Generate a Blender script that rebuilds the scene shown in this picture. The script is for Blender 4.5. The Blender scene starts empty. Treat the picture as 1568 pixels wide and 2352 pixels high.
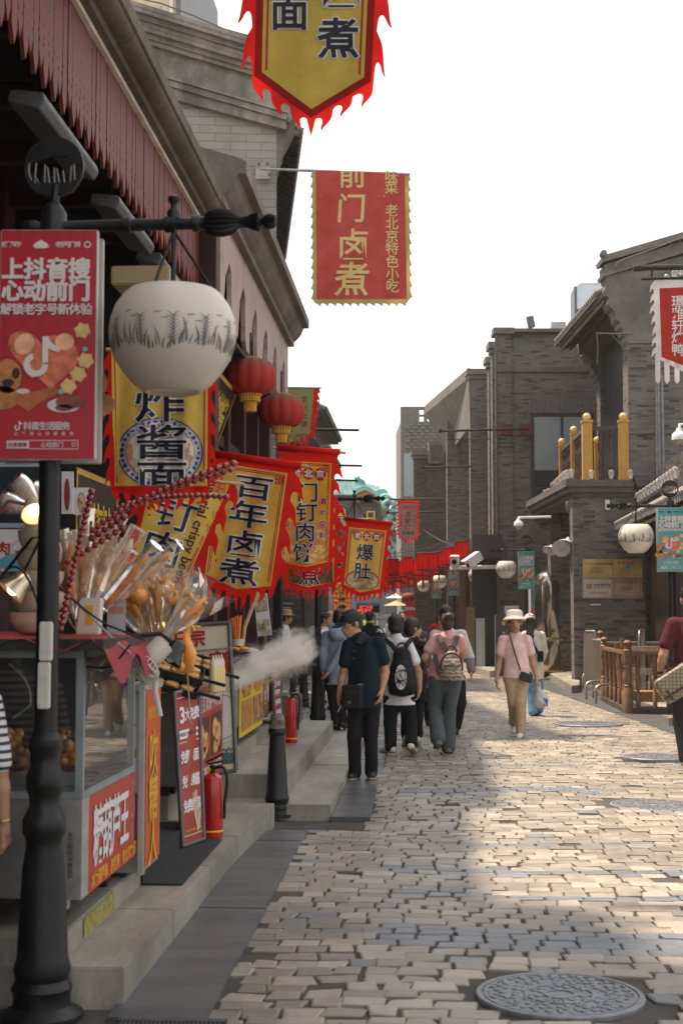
import bpy, bmesh, math, random
import numpy as np
from mathutils import Vector, Matrix, noise
R = math.radians
random.seed(7)
scn = bpy.context.scene
COL = scn.collection

# ------------------------------------------------------------------ camera, sky, sun, exposure
EYE = 1.65
FD = 3215.0                       # focal length in units of a 1568 px wide picture
TH = math.atan(234 / FD)          # pitch up
PSI = math.atan(191 / FD * math.cos(TH))   # yaw left of the street axis (world +Y)
cam = bpy.data.cameras.new('camera')
cam.sensor_fit = 'VERTICAL'; cam.sensor_height = 36.0
cam.lens = 36.0 * FD / 2352.0
cam.clip_start = 0.1; cam.clip_end = 3000
cam.dof.use_dof = True; cam.dof.focus_distance = 15.5; cam.dof.aperture_fstop = 4.0
camo = bpy.data.objects.new('camera', cam); COL.objects.link(camo)
camo.location = (0, 0, EYE); camo.rotation_euler = (math.pi / 2 + TH, 0, PSI)
scn.camera = camo

SUN = Vector((-0.40, 0.16, 1.0)).normalized()     # towards the sun
w = bpy.data.worlds.new('World'); scn.world = w; w.use_nodes = True
nt = w.node_tree; nt.nodes.clear()
sky = nt.nodes.new('ShaderNodeTexSky'); sky.sky_type = 'NISHITA'; sky.sun_disc = False
sky.sun_elevation = math.asin(SUN.z); sky.sun_rotation = math.atan2(SUN.x, SUN.y)
sky.air_density = 1.0; sky.dust_density = 4.0; sky.ozone_density = 1.0
hz = nt.nodes.new('ShaderNodeMix'); hz.data_type = 'RGBA'; hz.inputs['Factor'].default_value = 0.85
hz.inputs['B'].default_value = (7.6, 7.6, 7.55, 1)         # a bright milky haze over the whole sky
bg = nt.nodes.new('ShaderNodeBackground'); bg.inputs['Strength'].default_value = 0.112
wo = nt.nodes.new('ShaderNodeOutputWorld')
nt.links.new(sky.outputs[0], hz.inputs['A']); nt.links.new(hz.outputs['Result'], bg.inputs[0])
nt.links.new(bg.outputs[0], wo.inputs[0])
sl = bpy.data.lights.new('sun', 'SUN'); sl.energy = 5.0; sl.angle = R(2.2); sl.color = (1.0, 0.83, 0.64)
so = bpy.data.objects.new('sun', sl); COL.objects.link(so)
so.rotation_euler = SUN.to_track_quat('Z', 'Y').to_euler(); so.location = (-8, 6, 30)
scn.view_settings.view_transform = 'Standard'; scn.view_settings.look = 'None'
scn.view_settings.exposure = 0.8; scn.view_settings.gamma = 1.0
scn.cycles.max_bounces = 8; scn.cycles.transparent_max_bounces = 24; scn.cycles.volume_bounces = 6
scn.cycles.sample_clamp_indirect = 4.0

# ------------------------------------------------------------------ picture -> place
_Fh = Vector((-math.sin(PSI), math.cos(PSI), 0)); _R = Vector((math.cos(PSI), math.sin(PSI), 0)); _Z = Vector((0, 0, 1))
_F = _Fh * math.cos(TH) + _Z * math.sin(TH); _U = -_Fh * math.sin(TH) + _Z * math.cos(TH)
def at(x, y, Y):
 d = _F + _R * ((x - 784) / FD) + _U * ((1176 - y) / FD)
 return Vector((0, 0, EYE)) + d * (Y / d.y)
def gnd(x, y, z=0.0):
 d = _F + _R * ((x - 784) / FD) + _U * ((1176 - y) / FD)
 return Vector((0, 0, EYE)) + d * ((z - EYE) / d.z)
def xat(x, Y): return at(x, 1410, Y).x
def zat(y, Y): return at(900, y, Y).z

# ------------------------------------------------------------------ objects
BASE = {}
def thing(name, label, cat, loc=(0, 0, 0), group=None):
 o = bpy.data.objects.new(name, None); COL.objects.link(o)
 o.empty_display_size = 0.1; o.location = loc
 BASE[o.name] = Vector(loc)
 return tag(o, label, cat, group)
def tag(o, label, cat, group=None):
 o['label'] = label; o['category'] = cat
 if group: o['group'] = group
 return o
def struct(o):
 o['kind'] = 'structure'; return o
def link(name, me, mat=None, parent=None, base=None, smooth=False):
 """me: mesh in world coordinates; moved so that it hangs under parent (or sits at base)"""
 if mat is not None:
  for m in (mat if isinstance(mat, (list, tuple)) else [mat]): me.materials.append(m)
 o = bpy.data.objects.new(name, me); COL.objects.link(o)
 b = BASE[parent.name] if parent is not None else (Vector(base) if base is not None else Vector((0, 0, 0)))
 if b.length > 0: me.transform(Matrix.Translation(-b))
 if parent is not None: o.parent = parent
 else: o.location = b
 BASE[o.name] = b
 if smooth:
  me.polygons.foreach_set('use_smooth', [True] * len(me.polygons))
  if smooth != 'all': me.set_sharp_from_angle(angle=R(smooth if smooth > 1 else 40))
 return o
def copy_tree(o, parent=None):
 c = o.copy(); COL.objects.link(c)
 if parent is not None: c.parent = parent
 BASE[c.name] = BASE.get(o.name, Vector((0, 0, 0)))
 for ch in list(o.children): copy_tree(ch, c)
 return c

class MB:
 def __init__(s): s.v = []; s.f = []; s.m = []
 def add(s, vs, fs, mi=0):
  n = len(s.v); s.v += [tuple(v) for v in vs]; s.f += [tuple(i + n for i in f) for f in fs]; s.m += [mi] * len(fs); return s
 def box(s, a, b, mi=0, rz=0.0, piv=None):
  x0, y0, z0 = a; x1, y1, z1 = b
  vs = [Vector(p) for p in ((x0,y0,z0),(x1,y0,z0),(x1,y1,z0),(x0,y1,z0),(x0,y0,z1),(x1,y0,z1),(x1,y1,z1),(x0,y1,z1))]
  if rz:
   c = Vector(piv) if piv is not None else Vector(((x0+x1)/2, (y0+y1)/2, 0)); m = Matrix.Rotation(rz, 3, 'Z')
   vs = [m @ (v - c) + c for v in vs]
  return s.add(vs, [(0,3,2,1),(4,5,6,7),(0,1,5,4),(1,2,6,5),(2,3,7,6),(3,0,4,7)], mi)
 def obox(s, c, ax, ay, az, mi=0):
  """box from centre and three half-extent vectors"""
  c = Vector(c); ax = Vector(ax); ay = Vector(ay); az = Vector(az)
  vs = [c + sx*ax + sy*ay + sz*az for sz in (-1,1) for (sx,sy) in ((-1,-1),(1,-1),(1,1),(-1,1))]
  return s.add(vs, [(0,3,2,1),(4,5,6,7),(0,1,5,4),(1,2,6,5),(2,3,7,6),(3,0,4,7)], mi)
 def tube(s, pts, r, seg=8, mi=0, caps=True, closed=False):
  pts = [Vector(p) for p in pts]; n = len(pts)
  rs = r if isinstance(r, (list, tuple)) else [r] * n
  vs = []; up = None
  for i, p in enumerate(pts):
   t = (pts[min(i+1, n-1)] - pts[max(i-1, 0)]); t = t.normalized() if t.length > 1e-9 else Vector((0,0,1))
   if up is None: up = Vector((0,0,1)) if abs(t.z) < .9 else Vector((0,1,0))
   a = t.cross(up); a = a.normalized() if a.length > 1e-6 else t.orthogonal().normalized()
   b = a.cross(t).normalized(); up = b
   for k in range(seg):
    an = 2*math.pi*k/seg; vs.append(p + (a*math.cos(an) + b*math.sin(an)) * rs[i])
  fs = []
  for i in range(n-1):
   for k in range(seg):
    k2 = (k+1) % seg; fs.append((i*seg+k, i*seg+k2, (i+1)*seg+k2, (i+1)*seg+k))
  if caps:
   fs.append(tuple(range(seg))[::-1]); fs.append(tuple((n-1)*seg+k for k in range(seg)))
  return s.add(vs, fs, mi)
 def lathe(s, prof, c=(0,0,0), seg=24, mi=0, ax=None, flute=0, fl_n=12, fl_z=None, caps=True):
  """prof: list of (r, z) bottom to top about c; ax: direction of the axis"""
  c = Vector(c); q = Vector((0,0,1)).rotation_difference(Vector(ax).normalized()) if ax is not None else None
  vs = []
  for (r, z) in prof:
   for k in range(seg):
    an = 2*math.pi*k/seg; rr = r
    if flute and (fl_z is None or fl_z[0] <= z <= fl_z[1]): rr = r * (1 - flute * (1 - abs(math.sin(an*fl_n/2))) )
    v = Vector((rr*math.cos(an), rr*math.sin(an), z))
    if q is not None: v = q @ v
    vs.append(c + v)
  fs = []
  for i in range(len(prof)-1):
   for k in range(seg):
    k2 = (k+1) % seg; fs.append((i*seg+k, i*seg+k2, (i+1)*seg+k2, (i+1)*seg+k))
  if caps and prof[0][0] > 1e-6: fs.append(tuple(range(seg))[::-1])
  if caps and prof[-1][0] > 1e-6: fs.append(tuple((len(prof)-1)*seg+k for k in range(seg)))
  return s.add(vs, fs, mi)
 def sphere(s, c, r, seg=14, rings=9, mi=0, sc=(1,1,1), rot=None):
  c = Vector(c); vs = []; fs = []
  for i in range(rings+1):
   ph = math.pi*i/rings
   for k in range(seg):
    an = 2*math.pi*k/seg
    v = Vector((math.sin(ph)*math.cos(an)*sc[0]*r, math.sin(ph)*math.sin(an)*sc[1]*r, -math.cos(ph)*sc[2]*r))
    if rot is not None: v = rot @ v
    vs.append(c + v)
  for i in range(rings):
   for k in range(seg):
    k2 = (k+1) % seg; fs.append((i*seg+k, i*seg+k2, (i+1)*seg+k2, (i+1)*seg+k))
  return s.add(vs, fs, mi)
 def prism(s, poly, o, ex, ey, depth, mi=0):
  """polygon (list of 2d) in the plane o + x*ex + y*ey, thickened by -depth along ex x ey"""
  o = Vector(o); ex = Vector(ex); ey = Vector(ey); nz = ex.cross(ey).normalized(); n = len(poly)
  ar = sum(poly[i][0]*poly[(i+1)%n][1] - poly[(i+1)%n][0]*poly[i][1] for i in range(n))
  if ar < 0: poly = poly[::-1]
  vs = [o + ex*p[0] + ey*p[1] for p in poly] + [o + ex*p[0] + ey*p[1] - nz*depth for p in poly]
  fs = [tuple(range(n)), tuple(range(2*n-1, n-1, -1))] + [(i+n, (i+1)%n+n, (i+1)%n, i) for i in range(n)]
  return s.add(vs, fs, mi)
 def mesh(s, name='mesh'):
  me = bpy.data.meshes.new(name); me.from_pydata(s.v, [], s.f)
  if any(s.m): me.polygons.foreach_set('material_index', s.m)
  me.validate(); me.update(); return me
 def build(s, name, mat, parent=None, base=None, smooth=False, bevel=0.0):
  me = s.mesh(name)
  if bevel:
   bm = bmesh.new(); bm.from_mesh(me); bmesh.ops.remove_doubles(bm, verts=bm.verts, dist=1e-5)
   bmesh.ops.bevel(bm, geom=[e for e in bm.edges if len(e.link_faces) == 2 and e.calc_face_angle(0) > .6], offset=bevel, segments=2, affect='EDGES', clamp_overlap=True)
   bm.to_mesh(me); bm.free()
  return link(name, me, mat, parent, base, smooth)

# ------------------------------------------------------------------ materials
MATS = {}
def N(nt, t, **kw):
 n = nt.nodes.new('ShaderNode' + t)
 for k, v in kw.items(): setattr(n, k, v)
 return n
def newmat(name):
 m = bpy.data.materials.new(name); m.use_nodes = True; nt = m.node_tree
 b = nt.nodes['Principled BSDF']; MATS[name] = m; return m, nt, b
def mathn(nt, op, a, b=None, c=None):
 n = N(nt, 'Math', operation=op)
 for i, v in enumerate((a, b, c)):
  if v is None: continue
  if isinstance(v, (int, float)): n.inputs[i].default_value = v
  else: nt.links.new(v, n.inputs[i])
 return n.outputs[0]
def mixc(nt, f, a, b, blend='MIX'):
 n = N(nt, 'Mix', data_type='RGBA', blend_type=blend)
 for k, v in (('Factor', f), ('A', a), ('B', b)):
  if isinstance(v, (int, float)): n.inputs[k].default_value = v
  elif isinstance(v, tuple): n.inputs[k].default_value = (*v[:3], 1)
  else: nt.links.new(v, n.inputs[k])
 return n.outputs['Result']
def noise_n(nt, scale, detail=4, vec=None, rough=.55, dist=0):
 n = N(nt, 'TexNoise'); n.inputs['Scale'].default_value = scale; n.inputs['Detail'].default_value = detail
 n.inputs['Roughness'].default_value = rough; n.inputs['Distortion'].default_value = dist
 if vec is None:
  vec = N(nt, 'TexCoord').outputs['Object']
 nt.links.new(vec, n.inputs['Vector']); return n.outputs['Fac']
def ramp(nt, f, stops):
 r = N(nt, 'ValToRGB'); nt.links.new(f, r.inputs[0]); e = r.color_ramp.elements
 while len(e) < len(stops): e.new(.5)
 for i, (p, c) in enumerate(stops):
  e[i].position = p; e[i].color = (*c[:3], 1) if isinstance(c, tuple) else (c, c, c, 1)
 return r.outputs[0]
def bumpn(nt, b, h, st=.3, dist=.01):
 n = N(nt, 'Bump'); n.inputs['Strength'].default_value = st; n.inputs['Distance'].default_value = dist
 nt.links.new(h, n.inputs['Height']); nt.links.new(n.outputs[0], b.inputs['Normal'])
def srgb(r, g, b):
 f = lambda c: (c/255/12.92 if c/255 <= .04045 else ((c/255+.055)/1.055)**2.4)
 return (f(r), f(g), f(b))
def M(name, col, rough=.6, var=.12, sc=6, bump=0, metal=0, spec=.4, trans=0, bsc=None, dirt=0, dcol=(.05,.045,.04), coat=0):
 if name in MATS: return MATS[name]
 m, nt, b = newmat(name)
 b.inputs['Roughness'].default_value = rough; b.inputs['Metallic'].default_value = metal
 b.inputs['Specular IOR Level'].default_value = spec; b.inputs['Coat Weight'].default_value = coat
 c = col
 if var:
  f = noise_n(nt, sc, 5)
  c = mixc(nt, ramp(nt, f, [(.3, 0.0), (.7, 1.0)]), tuple(x*(1-var) for x in col), tuple(min(1, x*(1+var)) for x in col))
  rr = N(nt, 'MapRange'); rr.inputs['To Min'].default_value = max(0, rough-.08); rr.inputs['To Max'].default_value = min(1, rough+.08)
  nt.links.new(f, rr.inputs[0]); nt.links.new(rr.outputs[0], b.inputs['Roughness'])
 if dirt:
  f2 = noise_n(nt, sc*.45, 7, rough=.7)
  c = mixc(nt, mathn(nt, 'MULTIPLY', ramp(nt, f2, [(.48, 0.0), (.68, 1.0)]), dirt), c, dcol)
 if isinstance(c, tuple): b.inputs['Base Color'].default_value = (*c, 1)
 else: nt.links.new(c, b.inputs['Base Color'])
 if bump: bumpn(nt, b, noise_n(nt, bsc or sc*6, 5), bump, .01)
 if trans:      # thin cloth or paper lets light through
  t = N(nt, 'BsdfTranslucent'); mx = N(nt, 'MixShader'); mx.inputs[0].default_value = trans
  if isinstance(c, tuple): t.inputs[0].default_value = (*c, 1)
  else: nt.links.new(c, t.inputs[0])
  out = nt.nodes['Material Output']
  nt.links.new(b.outputs[0], mx.inputs[1]); nt.links.new(t.outputs[0], mx.inputs[2]); nt.links.new(mx.outputs[0], out.inputs[0])
 return m
def glassy(name, col=(1,1,1), rough=.05, alpha=.25, ior=1.45):
 """thin clear film or pane: mostly see-through, with gloss"""
 if name in MATS: return MATS[name]
 m, nt, b = newmat(name)
 b.inputs['Base Color'].default_value = (*col, 1); b.inputs['Roughness'].default_value = rough
 t = N(nt, 'BsdfTransparent'); t.inputs[0].default_value = (*[.6+.4*c for c in col], 1)
 g = N(nt, 'BsdfGlossy'); g.inputs['Roughness'].default_value = rough; g.inputs[0].default_value = (1, 1, 1, 1)
 fr = N(nt, 'Fresnel'); fr.inputs[0].default_value = ior
 mx = N(nt, 'MixShader'); mx2 = N(nt, 'MixShader'); mx2.inputs[0].default_value = alpha
 nt.links.new(fr.outputs[0], mx.inputs[0]); nt.links.new(t.outputs[0], mx.inputs[1]); nt.links.new(g.outputs[0], mx.inputs[2])
 nt.links.new(mx.outputs[0], mx2.inputs[1]); nt.links.new(b.outputs[0], mx2.inputs[2])
 nt.links.new(mx2.outputs[0], nt.nodes['Material Output'].inputs[0]); return m
def brick(name, cols, bw=.25, bh=.058, mortar=(.10,.095,.09), stain=.5, mw=.05, off=.5, bump=.5):
 """grey brickwork; every brick draws its tone from cols at random"""
 if name in MATS: return MATS[name]
 m, nt, b = newmat(name)
 tc = N(nt, 'TexCoord'); p = N(nt, 'SeparateXYZ'); nt.links.new(tc.outputs['Object'], p.inputs[0])
 nn = N(nt, 'SeparateXYZ'); nt.links.new(tc.outputs['Normal'], nn.inputs[0])
 side = mathn(nt, 'GREATER_THAN', mathn(nt, 'ABSOLUTE', nn.outputs[0]), .6)
 u = N(nt, 'Mix', data_type='FLOAT'); nt.links.new(side, u.inputs['Factor']); nt.links.new(p.outputs[0], u.inputs['A']); nt.links.new(p.outputs[1], u.inputs['B'])
 v = mathn(nt, 'DIVIDE', p.outputs[2], bh); row = mathn(nt, 'FLOOR', v)
 uu = mathn(nt, 'ADD', mathn(nt, 'DIVIDE', u.outputs['Result'], bw), mathn(nt, 'MULTIPLY', mathn(nt, 'MODULO', mathn(nt, 'ABSOLUTE', row), 2), off))
 colm = mathn(nt, 'FLOOR', uu)
 cb = N(nt, 'CombineXYZ'); nt.links.new(colm, cb.inputs[0]); nt.links.new(row, cb.inputs[1]); nt.links.new(side, cb.inputs[2])
 wn = N(nt, 'TexWhiteNoise', noise_dimensions='3D'); nt.links.new(cb.outputs[0], wn.inputs[0])
 k = len(cols); c = ramp(nt, wn.outputs['Value'], [(pz, cc) for pz, cc in cols])
 fx = mathn(nt, 'FRACT', uu); fy = mathn(nt, 'FRACT', v)
 ex = mathn(nt, 'MINIMUM', fx, mathn(nt, 'SUBTRACT', 1, fx)); ey = mathn(nt, 'MINIMUM', fy, mathn(nt, 'SUBTRACT', 1, fy))
 ed = mathn(nt, 'MINIMUM', mathn(nt, 'MULTIPLY', ex, bw/bh), ey)
 mm = mathn(nt, 'LESS_THAN', ed, mw)
 c = mixc(nt, mathn(nt, 'MULTIPLY', mm, .75), c, mortar)
 f = noise_n(nt, 1.1, 6, rough=.65); c = mixc(nt, ramp(nt, f, [(.35, 0.0), (.75, stain)]), c, (.055,.052,.05))
 g = noise_n(nt, 60, 3); c = mixc(nt, .25, c, mixc(nt, g, (.0,.0,.0), (1.,1.,1.)), 'OVERLAY')
 nt.links.new(c, b.inputs['Base Color']); b.inputs['Roughness'].default_value = .85; b.inputs['Specular IOR Level'].default_value = .25
 h = mathn(nt, 'ADD', mathn(nt, 'MINIMUM', mathn(nt, 'MULTIPLY', ed, 8), 1), mathn(nt, 'MULTIPLY', g, .3))
 bumpn(nt, b, h, bump, .008); return m
def stone(name, col, sc=2.5, var=.25, rough=.55, streak=(1,1,1), bump=.25, dirt=.35):
 if name in MATS: return MATS[name]
 m, nt, b = newmat(name)
 tc = N(nt, 'TexCoord'); mp = N(nt, 'Mapping'); mp.inputs['Scale'].default_value = streak; nt.links.new(tc.outputs['Object'], mp.inputs[0])
 f = noise_n(nt, sc, 7, mp.outputs[0], .6); f2 = noise_n(nt, sc*14, 4, mp.outputs[0]); f3 = noise_n(nt, sc*.4, 6, mp.outputs[0], .7)
 c = mixc(nt, ramp(nt, f, [(.3, 0.0), (.72, 1.0)]), tuple(x*(1-var) for x in col), tuple(min(1,x*(1+var)) for x in col))
 c = mixc(nt, mathn(nt, 'MULTIPLY', ramp(nt, f3, [(.45, 0.0), (.7, 1.0)]), dirt), c, tuple(x*.4 for x in col))
 c = mixc(nt, .3, c, mixc(nt, f2, (.1,.1,.1), (.9,.9,.9)), 'OVERLAY')
 nt.links.new(c, b.inputs['Base Color'])
 rr = N(nt, 'MapRange'); rr.inputs['To Min'].default_value = rough-.12; rr.inputs['To Max'].default_value = rough+.15
 nt.links.new(f3, rr.inputs[0]); nt.links.new(rr.outputs[0], b.inputs['Roughness'])
 bumpn(nt, b, mathn(nt, 'ADD', f2, f), bump, .006); return m

GREYB = brick('grey_brick', [(0, (.062,.057,.053)), (.10, (.10,.092,.085)), (.25, (.145,.133,.121)), (.55, (.168,.152,.137)), (.8, (.195,.175,.155)), (1, (.175,.15,.13))])
GREYB2 = brick('weathered_brick', [(0, (.26,.245,.225)), (.3, (.31,.285,.26)), (.6, (.34,.31,.28)), (1, (.29,.27,.25))], bw=.46, bh=.125, mortar=(.16,.15,.14), stain=.35, mw=.045)
DARKB = brick('dark_brick', [(0, (.03,.028,.027)), (.3, (.06,.056,.053)), (.7, (.085,.078,.072)), (1, (.11,.1,.092))])
CONC = stone('weathered_stone', (.135,.122,.106), 1.6, .3, .75, dirt=.7)
CONC2 = stone('soot_stained_stone', (.27,.245,.215), 2.4, .4, .8, dirt=1.3, streak=(1.2,1.2,.7))
STEPST = stone('step_granite', (.29,.262,.222), 1.3, .45, .5, (2.2, .5, 1), .3, .7)
SLATE = stone('slate_slab', (.085,.086,.09), 1.6, .35, .42, (.6,2.5,1), .2, .5)
IRON = M('black_iron', (.008,.008,.009), .42, .5, 9, .18, 0, .35, dirt=.35, dcol=(.035,.03,.026))
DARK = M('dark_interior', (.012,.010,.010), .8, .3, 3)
STEEL = M('brushed_steel', (.55,.55,.56), .3, .1, 9, 0, 1)
# ------------------------------------------------------------------ ground and street
g = MB(); g.add([(-400,-60,-.06),(400,-60,-.06),(400,900,-.06),(-400,900,-.06)], [(0,1,2,3)])
struct(g.build('ground', stone('packed_dirt', (.13,.115,.10), 1.2, .3, .8)))

def right_edge(Y): return 3.46 - (Y - 19.3) * .0706
def left_edge(Y):
 if Y < 10.75: return -.88
 if Y < 18.2: return -.47
 return -4.2
MH = []
for mx_, my_, mw_ in ((1285, 2281, 375), (1497, 1847, 190), (1500, 1737, 140), (1350, 1661, 150)): c_ = gnd(mx_, my_, .012); MH.append((c_.x, c_.y, mw_/FD*c_.y/2))
rs = random.Random(3)
V = []; Fc = []; Cc = []
def stone_block(x0, x1, y0, y1, col, rough):
 z = .0 + rs.gauss(0, .0028) * rough
 tx = rs.gauss(0, .008) * rough; ty = rs.gauss(0, .012) * rough
 j = .012 * rough
 cs = [(x0 + rs.uniform(-j, j), y0 + rs.uniform(-j, j)), (x1 + rs.uniform(-j, j), y0 + rs.uniform(-j, j)), (x1 + rs.uniform(-j, j), y1 + rs.uniform(-j, j)), (x0 + rs.uniform(-j, j), y1 + rs.uniform(-j, j))]
 cx = sum(c[0] for c in cs)/4; cy = sum(c[1] for c in cs)/4
 n = len(V); ch = .009
 for k, (sc, dz) in enumerate(((1.0, -.05), (1.0, -.005), (0, 0))):
  for (x, y) in cs:
   if k == 2:
    dx = x-cx; dy = y-cy; x = cx + math.copysign(max(abs(dx)-ch, .01), dx); y = cy + math.copysign(max(abs(dy)-ch, .01), dy)
   V.append((x, y, z + dz + (x-cx)*tx + (y-cy)*ty + (noise.noise((x*.45, y*.4, 0))*.035 if Y0 < 20 else 0)))
 fs = [(n+i, n+(i+1)%4, n+4+(i+1)%4, n+4+i) for i in range(4)] + [(n+4+i, n+4+(i+1)%4, n+8+(i+1)%4, n+8+i) for i in range(4)] + [(n+8, n+9, n+10, n+11)]
 Fc.extend(fs); Cc.extend([col]*len(fs))
Y0 = 4.6; row = 0
while Y0 < 62:
 big = 1 if Y0 < 30 else 1.6
 d = rs.uniform(.118, .152) * big
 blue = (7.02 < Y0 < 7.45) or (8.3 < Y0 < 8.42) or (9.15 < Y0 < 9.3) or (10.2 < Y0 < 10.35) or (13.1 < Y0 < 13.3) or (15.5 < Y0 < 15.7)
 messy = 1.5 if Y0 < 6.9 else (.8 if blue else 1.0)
 lo = max(left_edge(Y0), -.33*Y0 - .6); hi = min(right_edge(Y0), .21*Y0 + .8)
 x = lo + rs.uniform(-.1, .05)
 while x < hi:
  wd = rs.uniform(.125, .225) * (1.0 if Y0 < 30 else 1.5)
  x1 = min(x + wd, hi + .05)
  wav = .10*math.sin(x*1.7 + Y0*.35) + .07*noise.noise((x*.7, Y0*.25, 4))
  skew = noise.noise((x*.35 + 5, Y0*.3, 1))
  isblue = blue and -.4 < x < 1.6 or rs.random() < .03
  t = rs.random()
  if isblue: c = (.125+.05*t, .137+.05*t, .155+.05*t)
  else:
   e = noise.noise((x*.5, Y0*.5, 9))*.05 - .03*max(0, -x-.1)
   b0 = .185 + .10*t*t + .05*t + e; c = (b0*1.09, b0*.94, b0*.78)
  if rs.random() < (.05 if Y0 < 6.9 else .015): x = x1 + .005; continue
  if any((max(x, min(mx, x1))-mx)**2 + (max(Y0, min(my, Y0+d))-my)**2 < (mr*.93)**2 for mx, my, mr in MH): x = x1; continue
  gp = .003 + .004*rs.random()
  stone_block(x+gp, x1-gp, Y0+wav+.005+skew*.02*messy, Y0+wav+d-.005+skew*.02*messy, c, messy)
  x = x1
 Y0 += d; row += 1
me = bpy.data.meshes.new('street'); me.from_pydata(V, [], Fc)
ca = me.color_attributes.new('stone_tone', 'FLOAT_COLOR', 'CORNER')
arr = np.ones((len(me.loops), 4), dtype=np.float32); cc = np.array(Cc, dtype=np.float32)
ls = np.zeros(len(me.polygons), dtype=np.int32); lt = np.zeros(len(me.polygons), dtype=np.int32)
me.polygons.foreach_get('loop_total', lt); arr[:, :3] = np.repeat(cc, lt, axis=0); ca.data.foreach_set('color', arr.ravel())
m, nt, b = newmat('paving_stone')
at_ = N(nt, 'Attribute'); at_.attribute_name = 'stone_tone'
f = noise_n(nt, 9, 6, rough=.65); f2 = noise_n(nt, 90, 4); f3 = noise_n(nt, .9, 6, rough=.6)
c = mixc(nt, .45, at_.outputs[0], mixc(nt, f, (.12,.12,.12), (.88,.88,.88)), 'OVERLAY')
c = mixc(nt, .25, c, mixc(nt, f2, (0.,0.,0.), (1.,1.,1.)), 'OVERLAY')
c = mixc(nt, ramp(nt, f3, [(.5, 0.0), (.68, .6)]), c, (.115,.10,.088))
nt.links.new(c, b.inputs['Base Color']); b.inputs['Specular IOR Level'].default_value = .55
nt.links.new(ramp(nt, f, [(.3, .28), (.75, .55)]), b.inputs['Roughness'])
bumpn(nt, b, mathn(nt, 'ADD', f, mathn(nt, 'MULTIPLY', f2, .5)), .5, .008)
struct(link('street', me, m))
# mortar and trodden dirt between the stones
g = MB(); nx = 40; ny = 120
vs = []; fs = []
for j in range(ny+1):
 Y = 3 + j*60/ny
 for i in range(nx+1):
  X = -5 + i*12/nx; vs.append((X, Y, -.013 + (noise.noise((X*.45, Y*.4, 0))*.035 if Y < 20 else -.006)))
for j in range(ny):
 for i in range(nx): a = j*(nx+1)+i; fs.append((a, a+1, a+nx+2, a+nx+1))
g.add(vs, fs)
struct(g.build('joint_sand', stone('joint_dirt', (.060,.050,.040), 5, .4, .85, bump=.6), smooth='all'))

# slate band along the near steps, in separate slabs
def slabs(name, lf, rf, y0, y1, step, z, th, mat, gap=.006, seed=1):
 r = random.Random(seed); s = MB(); y = y0
 while y < y1 - .05:
  ye = min(y1, y + step*r.uniform(.85, 1.2)); dz = r.uniform(-.003, .003)
  a0, b0, a1, b1 = lf(y), rf(y), lf(ye), rf(ye)
  vs = [(a0, y+gap, z-th), (b0, y+gap, z-th), (b1, ye, z-th), (a1, ye, z-th), (a0, y+gap, z+dz), (b0, y+gap, z+dz), (b1, ye, z+dz), (a1, ye, z+dz)]
  s.add(vs, [(0,3,2,1),(4,5,6,7),(0,1,5,4),(1,2,6,5),(2,3,7,6),(3,0,4,7)]); y = ye
 return struct(s.build(name, mat, bevel=.006))
K = lambda v: (lambda y: v)
slabs('kerb_slab', lambda y: -1.30 if y < 9 else -1.30+(y-9)*.035, lambda y: -.89 - .0*(y), 5.75, 10.75, 1.05, .012, .08, SLATE, seed=2)
slabs('kerb_slab', K(-.77), K(-.45), 11.45, 18.4, 1.5, .012, .08, SLATE, seed=3)
slabs('stone_step', lambda y: -2.1, lambda y: -1.27 if y < 9.2 else -1.27 + (y-9.2)*.045, 5.95, 11.1, 1.25, .167, .24, STEPST, .004, 4)
slabs('stone_step', K(-6.0), K(-1.56), 6.0, 9.4, .95, .275, .30, STEPST, .003, 5)
slabs('stone_step', K(-2.4), K(-.77), 11.5, 18.6, 1.4, .10, .2, STEPST, .006, 6)
slabs('stone_step', K(-3.0), lambda y: -1.17, 11.9, 17.9, 1.3, .30, .36, STEPST, .005, 7)
slabs('stone_step', K(-6.0), K(-1.72), 9.4, 18.2, 1.0, .43, .6, STEPST, .004, 8)
# right-hand kerb: slate apron beside the cobbles, then raised stone kerbs
slabs('kerb_slab', lambda y: right_edge(y)-.02, lambda y: right_edge(y)+.95+.02*max(0, y-20), 12, 34, 1.3, .012, .08, SLATE, seed=9)
p = [gnd(1262, 1548), gnd(1320, 1597)]
slabs('side_pavement', lambda y: right_edge(y)+1.0, K(16), 8, 60, 1.6, .008, .06, STEPST, seed=10)

# manhole covers set in the paving
MAN = M('cast_iron_cover', (.20,.205,.225), .5, .2, 20, .15, .35, .5)
def manhole(x, y, wpx, label, tilt=0):
 c = gnd(x, y, .012); Y = c.y; r = wpx/FD*Y/2; zo = -.010
 t = thing('manhole_cover', label, 'manhole cover', (c.x, c.y, 0), 'iron manhole covers in the street')
 s = MB(); s.lathe([(r, -.05), (r, .016), (r*.985, .022), (r*.93, .022), (r*.925, .015), (0, .015)], (c.x, c.y, zo), 56)
 s.build('rim', MAN, t, smooth=30)
 q = random.Random(int(x)); s = MB()
 for rr in (r*.9, r*.42, r*.2):
  s.lathe([(rr, .014), (rr, .021), (rr-.012, .021), (rr-.012, .014)], (c.x, c.y, zo), 48)
 pts = []
 for k in range(900):       # raised pebbles and petals of the cast pattern
  a = q.uniform(0, 6.283); d = r*math.sqrt(q.uniform(.05, .76)); e = q.uniform(.012, .026)
  px, py = c.x + d*math.cos(a), c.y + d*math.sin(a)
  if all((px-u)**2+(py-v)**2 > (.9*(e+w_))**2 for u, v, w_ in pts):
   pts.append((px, py, e)); s.lathe([(e, .013), (e*.85, .021), (0, .022)], (px, py, zo), 8)
 s.build('cast_relief', MAN, t, smooth=40)
 return t
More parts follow.
